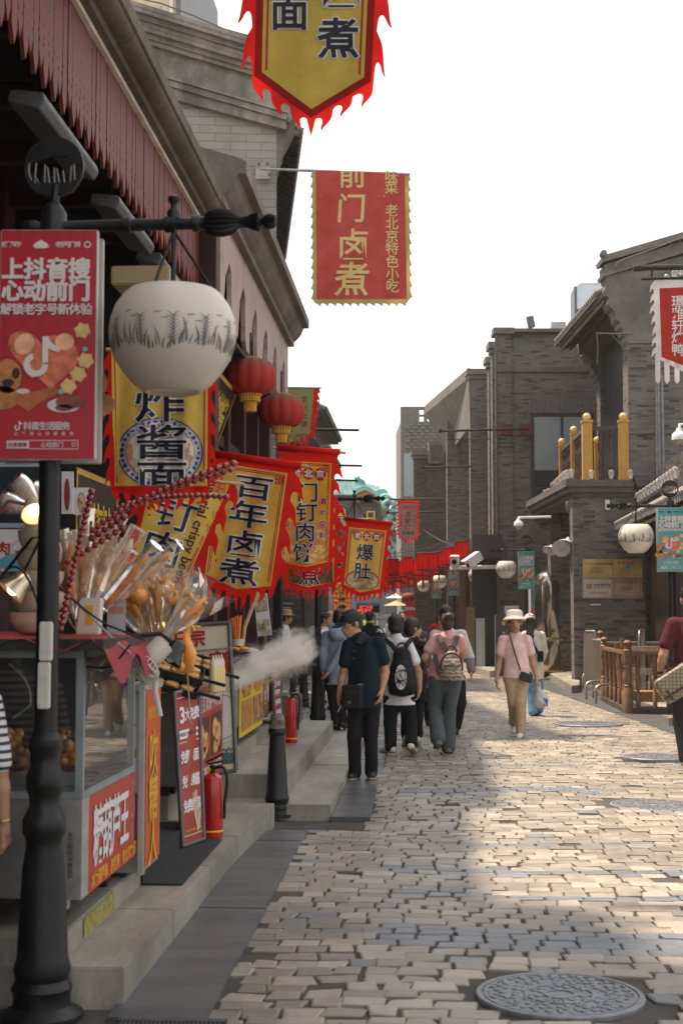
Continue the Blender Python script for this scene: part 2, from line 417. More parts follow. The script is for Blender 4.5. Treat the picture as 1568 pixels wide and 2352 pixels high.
manhole(1285, 2281, 375, 'large round iron manhole cover with flower relief in the foreground')
manhole(1497, 1847, 190, 'dull iron manhole cover, second nearest, at right edge of the street')
manhole(1500, 1737, 140, 'flat iron manhole cover beside the maroon shirted man')
manhole(1350, 1661, 150, 'farthest thin looking manhole cover near the wooden railing')
s = MB()
for k in range(24):
 x0 = -1.22 + k*.017
 s.box((x0, 5.32, .0), (x0+.008, 5.72, .02))
s.box((-1.24, 5.30, -.03), (-.80, 5.34, .022)); s.box((-1.24, 5.70, -.03), (-.80, 5.74, .022)); s.box((-1.24, 5.3, -.06), (-.80, 5.74, -.02))
tag(s.build('drain_grate', M('grate_iron', (.05,.05,.055), .5, .3, 12), base=(-1.0, 5.5, 0)), 'dark iron drain grate in the ground by the near lamp post', 'drain grate')
# ------------------------------------------------------------------ buildings on the left
REDP = M('weathered_red_paint', (.125,.019,.011), .55, .35, 7, .25, dirt=.25, dcol=(.09,.03,.025))
MAROON = M('dark_red_lacquer', (.034,.008,.008), .5, .3, 5, .15, dirt=.3, dcol=(.02,.012,.012))
PINKW = None
def worn_wood():
 m, nt, b = newmat('peeling_pink_boards')
 tc = N(nt, 'TexCoord'); mp = N(nt, 'Mapping'); mp.inputs['Scale'].default_value = (1, 14, .8); nt.links.new(tc.outputs['Object'], mp.inputs[0])
 f = noise_n(nt, 3, 8, mp.outputs[0], .65); f2 = noise_n(nt, 1.3, 6, None, .6)
 c = mixc(nt, ramp(nt, f, [(.35, 0.0), (.62, 1.0)]), (.24,.13,.11), (.46,.37,.34))
 c = mixc(nt, ramp(nt, f2, [(.55, 0.0), (.72, .7)]), c, (.16,.06,.055))
 nt.links.new(c, b.inputs['Base Color']); b.inputs['Roughness'].default_value = .5
 bumpn(nt, b, f, .3, .006); return m
PINKW = worn_wood()
GOLDL = M('gold_leaf_lettering', (.62,.40,.06), .4, .2, 9)
YELB = M('yellow_trim', (.55,.36,.05), .5, .15, 9)

# near shop: visible storey under a red board valance and a deep stone cornice
YN0, YN1 = -6.0, 13.1
shop = thing('shop_building', 'near shop with pierced red board valance and dark open front', 'building', (-2.15, 8, 0))
s = MB(); q = random.Random(5); y = YN0; k = 0
while y < YN1 - .02:
 wd = .105; L = [4.70, 4.78][k % 2]
 n = [(4.86, .016), (4.97, .02), (5.08, .012)][(k//2) % 3:] + [(4.90, .014)]
 pl = [(0.003, 5.42), (0.003, L+.05)]
 right = [(wd-.003, L+.05), (wd-.003, 5.42)]
 lft = []; rgt = []
 for (z, r_) in [(4.88, .018), (5.00, .011)] if k % 2 else [(4.93, .014), (5.12, .009)]:
  lft.append((z, r_)); rgt.append((z, r_))
 poly = [(wd/2, L-.05)]
 poly += [(wd-.003, L+.05)]
 for (z, r_) in sorted(rgt): poly += [(wd-.003, z-r_*1.6), (wd-.003-r_, z), (wd-.003, z+r_*1.2)]
 poly += [(wd-.003, 5.42), (.003, 5.42)]
 for (z, r_) in sorted(lft)[::-1]: poly += [(.003, z+r_*1.2), (.003+r_, z), (.003, z-r_*1.6)]
 poly += [(.003, L+.05)]
 s.prism(poly, (-2.15 + q.uniform(-.004, .004), y, 0), (0,1,0), (0,0,1), .025)
 y += wd; k += 1
s.build('valance', REDP, shop)
def extrude_y(prof, y0, y1, mb, mi=0, slant=0):
 n = len(prof); vs = [(x, y0, z) for x, z in prof] + [(x + slant, y1, z) for x, z in prof]
 mb.add(vs, [tuple(range(n)), tuple(range(2*n-1, n-1, -1))] + [(i, i+n, (i+1)%n+n, (i+1)%n) for i in range(n)], mi)
s = MB(); extrude_y([(-2.16, 5.40), (-2.112, 5.40), (-2.112, 5.435), (-2.16, 5.435)], YN0, YN1, s)
s.build('white_strip', M('old_white_strip', (.62,.58,.50), .6, .2, 4, dirt=.3), shop)
s = MB(); y = YN0
prof = [(-2.6, 5.437), (-2.06, 5.437), (-2.045, 5.47)] + [(-2.045+.115*math.sin(a), 5.47+.075*(1-math.cos(a))) for a in [i*math.pi/14 for i in range(1, 8)]] + [(-1.91, 5.555), (-1.91, 5.66), (-2.0, 5.70), (-3.4, 6.0), (-3.4, 5.437)]
while y < YN1-.05:       # stones of the cornice
 y2 = min(YN1, y + q.uniform(.55, .8)); extrude_y(prof, y+.004, y2-.002, s); y = y2
s.build('cornice', stone('brown_stained_stone', (.105,.088,.069), 2.3, .45, .8, dirt=.8), shop)
s = MB(); s.box((-6.5, YN0, 0), (-3.6, YN1-.05, 6.2)); s.box((-3.6, YN1-.3, 0), (-2.3, YN1-.05, 5.4)); s.box((-3.6, YN0, 5.2), (-2.2, YN1-.3, 5.43))
s.box((-6.5, YN0, 6.0), (-2.5, 8.35, 10.2)); s.box((-6.5, 8.35, 6.0), (-2.62, 9.5, 9.3)); s.box((-4.0, 3.2, 10.2), (-2.7, 4.6, 11.6)); s.box((-3.6, 6.4, 10.2), (-2.55, 7.5, 11.0)); s.build('wall', DARK, shop)  # unseen upper blocks, added and stepped so their shadow covers the foreground
s = MB()
for z in (3.25, 3.9, 4.45): s.box((-3.55, YN0, z), (-3.35, YN1-.3, z+.16))
for y in (5.5, 8.1, 10.7): s.box((-3.6, y, .4), (-3.3, y+.28, 5.2))
for y in np.arange(2, 13, 1.1): s.box((-3.5, y, 4.9), (-2.3, y+.1, 5.05))
s.build('timber_frame', MAROON, shop)
GREYM = M('grey_painted_metal', (.12,.125,.13), .45, .2, 8, metal=.3, dirt=.4)
for i, (y, L) in enumerate(((7.75, 1.35), (9.75, 1.3), (11.35, 1.1))):
 t = thing('floodlight_bar', ['long grey floodlight bar hanging nearest under the red valance', 'grey floodlight bar second along under the red valance', 'farthest grey floodlight bar beside the lamp arm'][i], 'floodlight', (-2.3, y, 4.55), 'floodlight bars under the valance')
 s = MB(); s.prism([(-.11, 0), (.08, -.05), (.11, .0), (.10, .05), (-.09, .07)], (-2.28, y, 4.60), (1,0,0), (0,0,1), L); s.build('housing', GREYM, t, bevel=.006)
 MB().box((-2.33, y+.3, 4.65), (-2.30, y+.36, 5.3)).build('bracket', IRON, t); MB().box((-2.33, y+L-.3, 4.65), (-2.30, y+L-.24, 5.3)).build('bracket', IRON, t)

# second pavilion, taller, pale peeling boards over red timber
pav = thing('pavilion_building', 'tall narrow pavilion with peeling pale pink boards and stone cornice', 'building', (-2, 16.5, 0))
YP0, YP1 = 13.15, 20.3
s = MB(); y = YP0
prof = [(x_, z_-.46) for x_, z_ in [(-2.02, 6.03), (-1.90, 6.03), (-1.90, 6.10), (-1.86, 6.13), (-1.80, 6.20), (-1.76, 6.30), (-1.68, 6.30), (-1.68, 6.42), (-1.80, 6.47), (-3.2, 6.9), (-3.2, 6.03)]]
extrude_y(prof, YP0-.15, YP0+.5, s); y = YP0+.5
while y < YP1-.05:
 y2 = min(YP1, y + q.uniform(.6, .9)); extrude_y(prof, y+.004, y2-.002, s); y = y2
s.build('cornice', CONC, pav)
s = MB(); z0, z1 = 4.62, 5.57
n = 6; ln = (YP1-YP0-.5)/n
pl = [(YP0+.25, z1), (YP0+.25, z0)]
for k in range(n):
 a = YP0+.25+k*ln
 pl += [(a+.14, z0-.05), (a+.22, z0+.02), (a+.36, z0+.42), (a+.62, z0+.62), (a+.78, z0+.55), (a+.82, z0+.06), (a+.98, z0-.04), (a+ln-.02, z0)]
pl += [(YP1-.1, z0), (YP1-.1, z1)]
s.prism(pl, (-1.98, 0, 0), (0,1,0), (0,0,1), .05); s.build('weathered_boards', PINKW, pav)
s = MB(); s.box((-6, YP0, 0), (-2.55, YP1, 6.2)); s.build('wall', brick('pavilion_brick', [(0, (.05,.047,.044)), (.5, (.10,.094,.088)), (1, (.14,.13,.12))], stain=.7), pav)
s = MB()
s.box((-2.25, YP0, .4), (-1.985, YP0+.24, 5.57))
for k in range(1, 6): yy = YP0 + k*1.4; s.box((-2.5, yy, .4), (-2.25, yy+.2, 5.55))
for z in (2.75, 3.55, 4.5, 5.1): s.box((-2.5, YP0+.2, z), (-2.3, YP1, z+.14))
for k in range(44): yy = YP0+.3+k*.155; s.box((-2.42, yy, 4.5), (-2.39, yy+.03, 5.1))
s.build('timber_frame', MAROON, pav)
s = MB()
for k in range(5):
 yy = YP0+.35+k*1.4; s.box((-2.51, yy, .5), (-2.49, yy+1.0, 2.7)); s.box((-2.51, yy, 3.7), (-2.49, yy+1.0, 4.8))
s.build('window', M('dark_window_glass', (.02,.022,.025), .12, 0, spec=.6), pav)
for k, (y, z, tl) in enumerate(((14.3, 4.8, .5), (15.8, 4.75, .5), (17.2, 4.8, .5), (18.6, 4.7, .5))):   # propped shutters
 t = tag(MB().obox((-2.1, y+.4, z-.28), (.16, 0, -.07), (0, .38, 0), (.006, 0, .012)).build('shutter', M('old_shutter_wood', (.10,.07,.055), .7, .4, 5), base=(-2.3, y+.4, z-.28)),
   'open wooden shutter under the pale boards, ' + ['nearest of the row', 'second of the row', 'third of the row', 'last of the row'][k], 'shutter', 'propped wooden shutters')
s = MB(); s.box((-2.62, YP0-.25, .43), (-2.56, YP0-.06, 3.4)); 
# grey brick house with a raking gable towards us
EY = 20.6; ang = R(7.6)
e1 = Vector((math.cos(ang), math.sin(ang), 0)); e2 = Vector((-math.sin(ang), math.cos(ang), 0))
c0 = Vector((xat(632, EY), EY, 0))
gab = thing('brick_house', 'tall pale brick house with sooty stone gable and dark rafter eaves', 'building', c0)
def onfront(x, y, off=0):     # display point on the gable plane
 d = at(x, y, 1.0) - Vector((0,0,EYE)); nrm = e2; o = Vector((0,0,EYE))
 tt = (c0 - nrm*off - o).dot(nrm) / d.dot(nrm); p = o + d*tt - c0
 return (p.dot(e1), p.z)
LFT = -6.5
def rake(x0, y0, x1, y1): a = onfront(x0, y0); b_ = onfront(x1, y1); return lambda u: a[1] + (u-a[0])*(b_[1]-a[1])/(b_[0]-a[0])
cap = rake(316, 37, 584, 120); cor = rake(334, 107, 556, 173); st1 = rake(378, 200, 657, 281); st2 = rake(394, 227, 654, 297)
s = MB(); s.prism([(LFT, 0), (0, 0), (0, st2(0)+.05), (LFT, st2(LFT)+.05)], c0, e1, (0,0,1), 9); s.build('wall', GREYB2, gab)
uR = onfront(657, 290)[0]
s = MB(); s.prism([(LFT, st1(LFT)), (uR+.05, st1(uR+.05)), (uR+.22, st1(uR)+.25), (uR+.2, cor(uR+.2)+.05), (LFT, cor(LFT)+.05)], c0 - e2*.05, e1, (0,0,1), 3); s.build('gable_band', CONC2, gab)
s = MB()
for f0, o0, h in ((st2, .12, .13), (st1, .17, .07)):
 s.prism([(LFT, f0(LFT)-h*.3), (uR, f0(uR)-h*.3), (uR, f0(uR)+h), (LFT, f0(LFT)+h)], c0 - e2*o0, e1, (0,0,1), .4)
 s.prism([(LFT, f0(LFT)+h), (uR+.02, f0(uR)+h), (uR+.02, f0(uR)+h+.04), (LFT, f0(LFT)+h+.04)], c0 - e2*(o0+.04), e1, (0,0,1), .4)
nb = 9
for k in range(7):     # stepped mouldings up to the coping
 f = k/6.0; o0 = .14 + .05*k + (.04 if k in (2, 5) else 0)
 lo = lambda u: cor(u)+(cap(u)-cor(u))*f*.92; hi = lambda u: cor(u)+(cap(u)-cor(u))*(f*.92+.155)
 s.prism([(LFT, lo(LFT)), (uR+.12, lo(uR+.12)), (uR+.12, hi(uR+.12)), (LFT, hi(LFT))], c0 - e2*o0, e1, (0,0,1), .5)
s.build('cornice', CONC2, gab)
s = MB()      # corbel that swings out to the eaves
pl = [(0, st2(0)-.62), (.02, st2(0)-.62), (.06, st2(0)-.45), (.1, st2(0)-.38), (.11, st2(0)-.28), (.22, st2(0)-.10), (.27, st2(0)-.02), (.3, st2(0)+.3), (0, st2(0)+.3)]
s.prism(pl, c0 + e2*.01, e1, (0,0,1), .55); s.build('corbel', CONC, gab)
ev = at(690, 268, EY); ez = ev.z; ow = (ev - c0).dot(e1)
s = MB(); Lr = 8.2
RAFT = M('dark_rafter_wood', (.045,.04,.045), .8, .3, 6); TILE = stone('grey_roof_tile', (.17,.16,.148), 6, .35, .75)
for k in range(52):
 yy = .5 + k*.155; o = c0 + e2*yy
 s.obox(o + e1*(ow/2) + Vector((0,0,ez-.16)), e1*(ow/2) + Vector((0,0,-.10)), e2*.035, Vector((0,0,.04)))
s.obox(c0 + e2*(Lr/2+.4) + e1*(ow-.02) + Vector((0,0,ez-.2)), e1*.015, e2*(Lr/2), Vector((0,0,.07)))
s.build('rafters', RAFT, gab)
s = MB(); s.obox(c0 + e2*(Lr/2+.4) + e1*(ow/2) + Vector((0,0,ez-.02)), e1*(ow/2) + Vector((0,0,-.10)), e2*(Lr/2), Vector((0,0,.05)))
s.prism([(LFT, ez+.1), (ow*.9, ez-.02), (0, ez+.35), (LFT, ez+1.2)], c0 + e2*.35, e1, (0,0,1), .1)
for k in range(40):
 o = c0 + e2*(.5+k*.2) + e1*(ow-.1) + Vector((0,0,ez)); s.tube([o + e1*.16 + Vector((0,0,-.05)), o - e1*.5 + Vector((0,0,.18))], .07, 8)
s.build('tiled_eave', TILE, gab)
s = MB()
for x, y in ((318, 12), (420, 52), (575, 85)): pass
ra = [(-4.2, 1.0), (-3.9, .7)]
def onf(u, z, o=0): return c0 + e1*u - e2*o + Vector((0,0,z))
us = [LFT+k*(uR-LFT)/14 for k in range(15)]
s.tube([onf(u, cap(u)+.22+.05*math.sin(i*1.4), .1) for i, u in enumerate(us)], .012, 6)
for u in us[1::3]: s.tube([onf(u-.06, cap(u), .1), onf(u, cap(u)+.22, .1), onf(u+.08, cap(u), .1)], .009, 5)
s.build('roof_wire', M('rusty_wire', (.10,.075,.055), .6, .3, 10), gab)
s = MB()      # ground-floor door leaf left ajar, glass shop window
pd = at(641, 1565, 20.3)
s.box((pd.x-.09, 20.25, .02), (pd.x+.03, 20.5, 2.15)); s.build('door', M('black_door_leaf', (.012,.012,.013), .3, .1), gab)
s = MB(); s.box((pd.x-.035, 20.22, .95), (pd.x-.005, 20.25, 1.25)); s.tube([(pd.x-.02, 20.2, 1.12), (pd.x-.10, 20.19, 1.12)], .012); s.build('door_handle', STEEL, gab)

# cream block rising behind
p0 = at(300, 70, 33); p1 = at(416, 70, 33)
t = thing('cream_tower', 'cream rendered block with dark edge showing above the stone gable', 'building', (p0.x, 33, 0))
s = MB(); s.box((p0.x-6, 33, 0), (p1.x-.12, 39, 19)); s.build('wall', M('cream_render', (.55,.44,.31), .8, .12, 2, dirt=.15, dcol=(.3,.25,.2)), t)
s = MB(); s.box((p1.x-.12, 32.93, 0), (p1.x, 39, 19)); s.build('edge_profile', GREYM, t)
s = MB(); s.box((p1.x-.28, 32.96, 0), (p1.x-.2, 33.0, 19)); s.build('pale_strip', M('pale_strip', (.7,.66,.58), .7, .1), t)

# two lower tiled houses farther along the left side
for i, (x, y, Y, lab) in enumerate(((738, 925, 36, 'small tiled house beyond the olive banner on the left'), (748, 1015, 47, 'farther low tiled house on the left end of the street'))):
 p = at(x, y, Y)
 t = thing('tiled_house', lab, 'building', (p.x-3, Y+3, 0), 'low tiled houses on the left')
 s = MB(); s.box((p.x-9, Y, 0), (p.x-.45, Y+8, p.z-.5), rz=0); s.build('wall', DARKB, t)
 s = MB(); s.prism([(p.x-6, p.z+1.4), (p.x-.05, p.z), (p.x, p.z-.18), (p.x-.4, p.z-.5), (p.x-6, p.z-.5)], (0, Y-.2, 0), (1,0,0), (0,0,1), .4)
 for k in range(4): s.sphere((p.x-.25-.1*k, Y-.22, p.z-.35-.2*k), .17, 10, 6, sc=(1, .4, 1))
 s.build('gable', CONC, t)
 s = MB()
 for k in range(34):
  s.tube([(p.x+.12, Y+.2+k*.2, p.z-.15), (p.x-.6, Y+.2+k*.2, p.z+.15)], .075, 7)
 s.box((p.x-.6, Y, p.z-.25), (p.x+.02, Y+7, p.z-.1)); s.build('tiled_eave', TILE, t)

# ------------------------------------------------------------------ buildings on the right
ar = R(4.0); r1 = Vector((math.cos(ar), math.sin(ar), 0)); r2 = Vector((-math.sin(ar), math.cos(ar), 0))
class Fr:
 """a frame on a wall that faces us: u along the wall, v into it"""
 def __init__(s, x, Y): s.o = Vector((xat(x, Y), Y, 0)); s.Y = Y
 def uz(s, x, y, v=0):
  d = at(x, y, 1.0) - Vector((0,0,EYE)); o = Vector((0,0,EYE)); pl = s.o + r2*v
  tt = (pl - o).dot(r2)/d.dot(r2); p = o + d*tt - s.o; return p.dot(r1), p.z
 def box(s, mb, u0, u1, v0, v1, z0, z1, mi=0):
  c = s.o + r1*((u0+u1)/2) + r2*((v0+v1)/2) + Vector((0,0,(z0+z1)/2))
  mb.obox(c, r1*((u1-u0)/2), r2*((v1-v0)/2), Vector((0,0,(z1-z0)/2)), mi)
 def rect(s, mb, x0, y0, x1, y1, v0, v1, mi=0):
  a = s.uz(x0, y0, v0); b_ = s.uz(x1, y1, v0); s.box(mb, a[0], b_[0], v0, v1, b_[1], a[1], mi)
 def P(s, u, v, z): return s.o + r1*u + r2*v + Vector((0,0,z))
LITE = brick('lit_edge_brick', [(0, (.30,.28,.26)), (1, (.42,.39,.35))], stain=.2)
GLASSW = M('blue_grey_window_glass', (.10,.125,.13), .08, .25, .8, spec=.8)
FRAME = M('dark_window_frame', (.035,.032,.034), .5, .1)
BLIND = None
def blind():
 m, nt, b = newmat('pale_window_blind')
 tc = N(nt, 'TexCoord'); wv = N(nt, 'TexWave', wave_type='BANDS', bands_direction='Z'); wv.inputs['Scale'].default_value = 5.0; wv.inputs['Distortion'].default_value = .3
 nt.links.new(tc.outputs['Object'], wv.inputs[0])
 f = noise_n(nt, .7, 3)
 c = mixc(nt, wv.outputs['Fac'], (.20,.235,.24), (.30,.34,.34)); c = mixc(nt, ramp(nt, f, [(.4, 0.0), (.65, .6)]), c, (.13,.155,.16))
 nt.links.new(c, b.inputs['Base Color']); b.inputs['Roughness'].default_value = .25; return m
BLIND = blind()

# big grey-brick block with the tall window
f4 = Fr(1145, 40); T4 = zat(758, 40)
t4 = thing('brick_block', 'large grey brick block with one tall blind covered window', 'building', f4.o)
s = MB(); f4.box(s, .42, 9, .12, .8, 0, T4-.1); f4.box(s, 0, .42, 0, .34, 0, T4-.1); f4.box(s, 2.4, 9, .8, 9, 0, T4-.12); s.build('wall', GREYB, t4)
s = MB(); f4.box(s, -.06, 9, -.08, .9, T4-.1, T4); f4.box(s, -.1, .5, -.1, .4, T4-.16, T4+.02); z = zat(850, 40); f4.box(s, -.04, .46, -.05, .1, z-.08, z+.06); f4.box(s, .46, 9, .05, .2, z-.07, z+.06)
s.build('coping', CONC, t4); s = MB(); z = zat(1273, 40); f4.box(s, .46, 9, .0, .2, z-.1, z); f4.box(s, .46, 3.0, .04, .2, z-.24, z-.1)
s.build('string_course', CONC, t4)
s = MB(); a = f4.uz(1212, 918, .1); b_ = f4.uz(1366, 949, .1); n = 26
for k in range(n): u = a[0]+(b_[0]-a[0])*k/n; f4.box(s, u+.006, u+(b_[0]-a[0])/n-.006, .06, .3, b_[1], a[1])
s.build('lintel', M('lintel_brick', (.135,.125,.115), .8, .25, 9), t4)
s = MB(); f4.rect(s, 1217, 952, 1365, 1163, .085, .4); s.build('window', FRAME, t4)
wn = s = MB(); f4.rect(s, 1226, 958, 1288, 1117, .06, .1); f4.rect(s, 1293, 958, 1360, 1117, .06, .1); s.build('blind', BLIND, t4)
s = MB(); f4.rect(s, 1226, 1121, 1288, 1154, .06, .1); f4.rect(s, 1293, 1121, 1360, 1154, .06, .1); f4.rect(s, 1226, 1080, 1288, 1117, .05, .055); s.build('pane', M('dark_pane', (.03,.033,.036), .1, .2), t4)
s = MB()      # carved panel frame low on the wall
a = f4.uz(1228, 1280, .1); b_ = f4.uz(1302, 1374, .1)
for u0, u1, z0, z1 in ((a[0], b_[0], a[1]-.12, a[1]), (a[0], b_[0], b_[1], b_[1]+.12), (a[0], a[0]+.12, b_[1]+.12, a[1]-.12), (b_[0]-.12, b_[0], b_[1]+.12, a[1]-.12)): f4.box(s, u0, u1, .05, .14, z0, z1)
f4.box(s, a[0]+.12, b_[0]-.12, .10, .14, b_[1]+.12, a[1]-.12); s.build('carved_panel', CONC, t4)
s = MB(); p_ = f4.P(-.03, -.05, 0); s.tube([p_, p_ + Vector((0,0,T4-.2))], .035, 8); s.build('downpipe', M('grey_pipe', (.10,.10,.10), .5, .2), t4)
# stepped wings behind it, each a narrow brick bay with its own coping
for i, (x, Y, ty, w_, lab) in enumerate(((1134, 43, 789, 1.6, 'narrow grey brick bay just behind the tall window block'), (1126, 46, 823, 1.5, 'second narrow brick bay stepping down from the tall block'),
  (1082, 49, 850, 2.6, 'grey brick bay with a wide sloping hood'), (1028, 55, 931, 4, 'flat topped brown brick bay left of the hooded bay'), (951, 62, 1036, 5, 'lower dark brick bay with a deep framed opening'))):
 f = Fr(x, Y); T = zat(ty, Y)
 t = thing('brick_bay', lab, 'building', f.o, 'brick bays stepping along the right side')
 s = MB(); f.box(s, 0, w_+1.5, 0, .45, 0, T-.2); f.box(s, 1.5, w_+1.5, .45, 6, 0, T-.22)
 if i >= 2:
  f.box(s, .55, w_*.5, -.1, 0, 0, T-.4)
 s.build('wall', GREYB if i != 4 else DARKB, t)
 s = MB(); f.box(s, -.12, w_+1.5, -.14, .6, T-.2, T); f.box(s, -.06, w_+1.5, -.07, .5, T-.34, T-.2); s.build('coping', CONC, t)
 if i == 2:      # hood: its soffit runs back along the side
  s = MB(); a = at(1075, 848, Y); b1 = at(1056, 982, Y+9)
  vs = [a, f.P(.1, 0, a.z-.9), f.P(.1, 8, a.z-.9), b1 + Vector((0,0,.9)), a + Vector((.2,0,.25)), b1 + Vector((.2,0,1.2))]
  s.add([a + Vector((0,0,.05)), a + Vector((0,0,-.30)), f.P(.0, 0, a.z-2.0), f.P(0,0,a.z+.05), f.P(-.95, 9, a.z+.05), f.P(-.95, 9, a.z-.3), f.P(0, 9, a.z-2.0), f.P(0, 9, a.z+.05)],
     [(0,1,2,3), (4,7,6,5), (0,4,5,1), (1,5,6,2), (0,3,7,4), (3,2,6,7)])
  s.build('hood', CONC, t)
 if i == 4:
  s = MB(); f.rect(s, 984, 1012, 1019, 1064, -.35, .1); s.build('opening_frame', CONC, t)
  s = MB(); f.rect(s, 989, 1022, 1014, 1058, -.38, -.34); s.build('opening', M('brown_recess', (.075,.06,.048), .8, .3), t)
# tower with the pierced brick parapet
f7 = Fr(921, 72); T = zat(934, 72)
t = thing('lattice_tower', 'far grey tower with pierced parapet and knobbly brick face', 'building', f7.o)
s = MB(); zc = zat(1030, 72); zp = zat(968, 72); f7.box(s, 0, 6, 0, 5, 0, zp)
hh = T-.12-zp
f7.box(s, 0, 6, 0, .4, T-.12, T); f7.box(s, 0, .8, 0, .4, zp, T-.12); f7.box(s, .8, 6, 0, .4, zp+hh*.45, zp+hh*.55)
for k in range(13):
 f7.box(s, .8+k*.42, .8+k*.42+.17, 0, .4, zp, zp+hh*.45); f7.box(s, .8+k*.42, .8+k*.42+.17, 0, .4, zp+hh*.55, T-.12)
s.build('wall', M('tower_brick', (.15,.14,.13), .9, .2, 6), t)
s = MB()
nz = int((zp-zc)/.17)
for r_ in range(nz):
 for k in range(15): u = .25 + k*.40 + (r_ % 2)*.2; f7.box(s, u, u+.22, -.09, 0, zc+r_*.17, zc+r_*.17+.085)
s.build('projecting_bricks', M('tower_brick_header', (.19,.18,.165), .9, .2, 6), t)
s = MB(); f7.rect(s, 927, 1042, 950, 1140, -.03, .05); s.build('window', M('pale_tower_window', (.26,.30,.31), .2, .15), t)
# long grey wall that closes the right side at street level
f = Fr(940, 80)
t = thing('brick_terrace', 'dark grey terrace closing the far right end of the street', 'building', f.o)
s = MB(); f.box(s, 0, 12, 0, 6, 0, zat(1130, 80)); s.build('wall', DARKB, t)
s = MB(); f.box(s, 0, 12, -.2, 0, 4.6, 4.9); s.build('string_course', CONC, t)

# corner house: ground floor with brass plaques, roof terrace, set-back upper storey
fr = Fr(1317, 32)
ch = thing('corner_house', 'grey brick corner house with roof terrace and tiled upper storey', 'building', fr.o)
TZ = zat(1143, 32); TT = zat(1106, 32)
def frx(x, Y=32): return fr.uz(x, 1410)[0]
s = MB(); fr.box(s, 0, 1.62, 0, .4, 0, TZ); fr.box(s, 1.62, 9, .6, 1.2, 0, TZ); fb = Fr(1265, 37.3)
fb.box(s, 0, 6, 0, .5, 0, TZ)
s.build('wall', GREYB, ch)
s = MB()      # cornice of the terrace, three courses
for (e_, z0, z1) in ((.0, TZ, TZ+.10), (.10, TZ+.10, TZ+.22), (.16, TZ+.22, TT)):
 fr.box(s, -.02-e_, 1.66+e_, -.05-e_, 6.2, z0, z1)
 fb.box(s, -.05-e_, .3, -.1-e_, 1.6, z0-.28, z1-.28)
s.build('cornice', stone('brown_cornice_stone', (.105,.092,.08), 2, .35, .75, dirt=.6), ch)
s = MB(); fr.box(s, .02, 4, .55, 6, TT-.05, TT+.01); s.build('terrace_floor', CONC, ch)
zE = zat(1222, 32)
# upper storey
fu = Fr(1449, 32.2); UZ = zat(720, 32)
s = MB(); fu.box(s, 0, 7, 0, .55, TT-.5, UZ+.2); fu.box(s, .9, 7, .55, 6.4, TT-.3, UZ+.4)
f2_ = Fr(1384, 38.3); f2_.box(s, 0, 3, 0, .5, TT-.5, zat(860, 38.3))
s.build('upper_wall', GREYB, ch)
s = MB()
for z in (zat(992, 32),): fu.box(s, -.02, 7, -.035, .05, z-.06, z)
s.build('string_course', CONC, ch)
s = MB()
EX = at(1400, 640, 32.2); eu = (EX - fu.o).dot(r1); ezr = at(1404, 665, 32.2).z
def gab_end(ff, sc, zsh, mb):
 pr = [(0, -1.28), (-.03, -1.22), (-.03, -1.12), (-.09, -1.06), (-.09, -.97), (-.16, -.90), (-.16, -.80), (-.24, -.72), (-.25, -.6), (-.30, -.5), (-.36, -.46), (-.42, -.36), (-.40, -.22), (-.47, -.16), (-.5, -.05), (-.46, .06), (-.42, .1), (-.46, .28), (7, 2.3), (7, -1.28)]
 mb.prism([(u*sc if u < 0 else u, ezr + zsh + z) for u, z in pr], ff.P(0, -.03, 0), r1, (0,0,1), .62)
gab_end(fu, 1.05, .02, s); s.build('gable_shoulder', CONC, ch); s = MB(); gab_end(f2_, 1.05, .0, s); s.build('gable_shoulder', CONC, ch)
s = MB()      # ridge coping on the near gable, in three stepped courses
for k, (z0, z1, e_) in enumerate(((.26, .36, .04), (.36, .58, -.02), (.58, .70, .08), (.70, .78, .02))):
 n = 9
 a = -.50-e_; sl = .30
 s.prism([(a, ezr+z0+.02), (7, ezr+z0+.02+(7-a)*sl), (7, ezr+z1+(7-a)*sl), (a-.02, ezr+z1)], fu.P(0, -.06-e_, 0), r1, (0,0,1), .7)
s.lathe([(.075, -.1), (.075, .1)], fu.P(-.55, -.1, ezr+.80), 14, ax=-r2)
s.build('ridge_coping', stone('ridge_stone', (.17,.155,.14), 2, .3, .8, dirt=.5), ch)
s = MB()
nrm_e = 6.0
for k in range(26):
 o = fu.P(-.50, .35+k*.235, ezr+.06); s.tube([o - r1*.14 + Vector((0,0,-.08)), o + r1*.9 + Vector((0,0,.45))], .075, 9)
 s.obox(o - r1*.05 + r2*.117 + Vector((0,0,-.14)), r1*.10 + Vector((0,0,.03)), r2*.09, Vector((0,0,.015)))
s.obox(fu.P(-.05, 3.2, ezr+.12), r1*.5 + Vector((0,0,.24)), r2*3.0, Vector((-.02,0,.04))); s.build('roof_tiles', TILE, ch)
s = MB(); s.obox(fu.P(-.46, 3.3, ezr-.16), r1*.02, r2*2.95, Vector((0,0,.10))); s.build('fascia_board', M('pale_brown_fascia', (.20,.165,.135), .75, .25, 6), ch)
s = MB()
for k in range(30): o = fu.P(-.2, .5+k*.195, ezr-.12); s.obox(o, r1*.24 + Vector((0,0,.10)), r2*.035, Vector((0,0,.035)))
s.obox(fu.P(-.22, 3.3, ezr-.22), r1*.02, r2*2.9, Vector((0,0,.03))); fu.box(s, .0, 1.0, .55, 6.3, ezr-.35, ezr-.1)
s.build('rafters', M('brown_rafter', (.11,.092,.075), .8, .3, 6), ch)
s = MB(); fu.box(s, .55, .95, .8, 5.6, TT, ezr-.4); s.build('shopfront', M('recess_shade', (.018,.018,.02), .3, .2), ch)  # near-black box, its colour stands in for the shade of the recess
s = MB()
for x in (1507, 1512, 1521): p_ = at(x, 950, 31.9); s.tube([(p_.x, 31.95, zat(1130, 32)), (p_.x, 31.95, zat(870, 32))], .03 if x != 1507 else .018, 8)
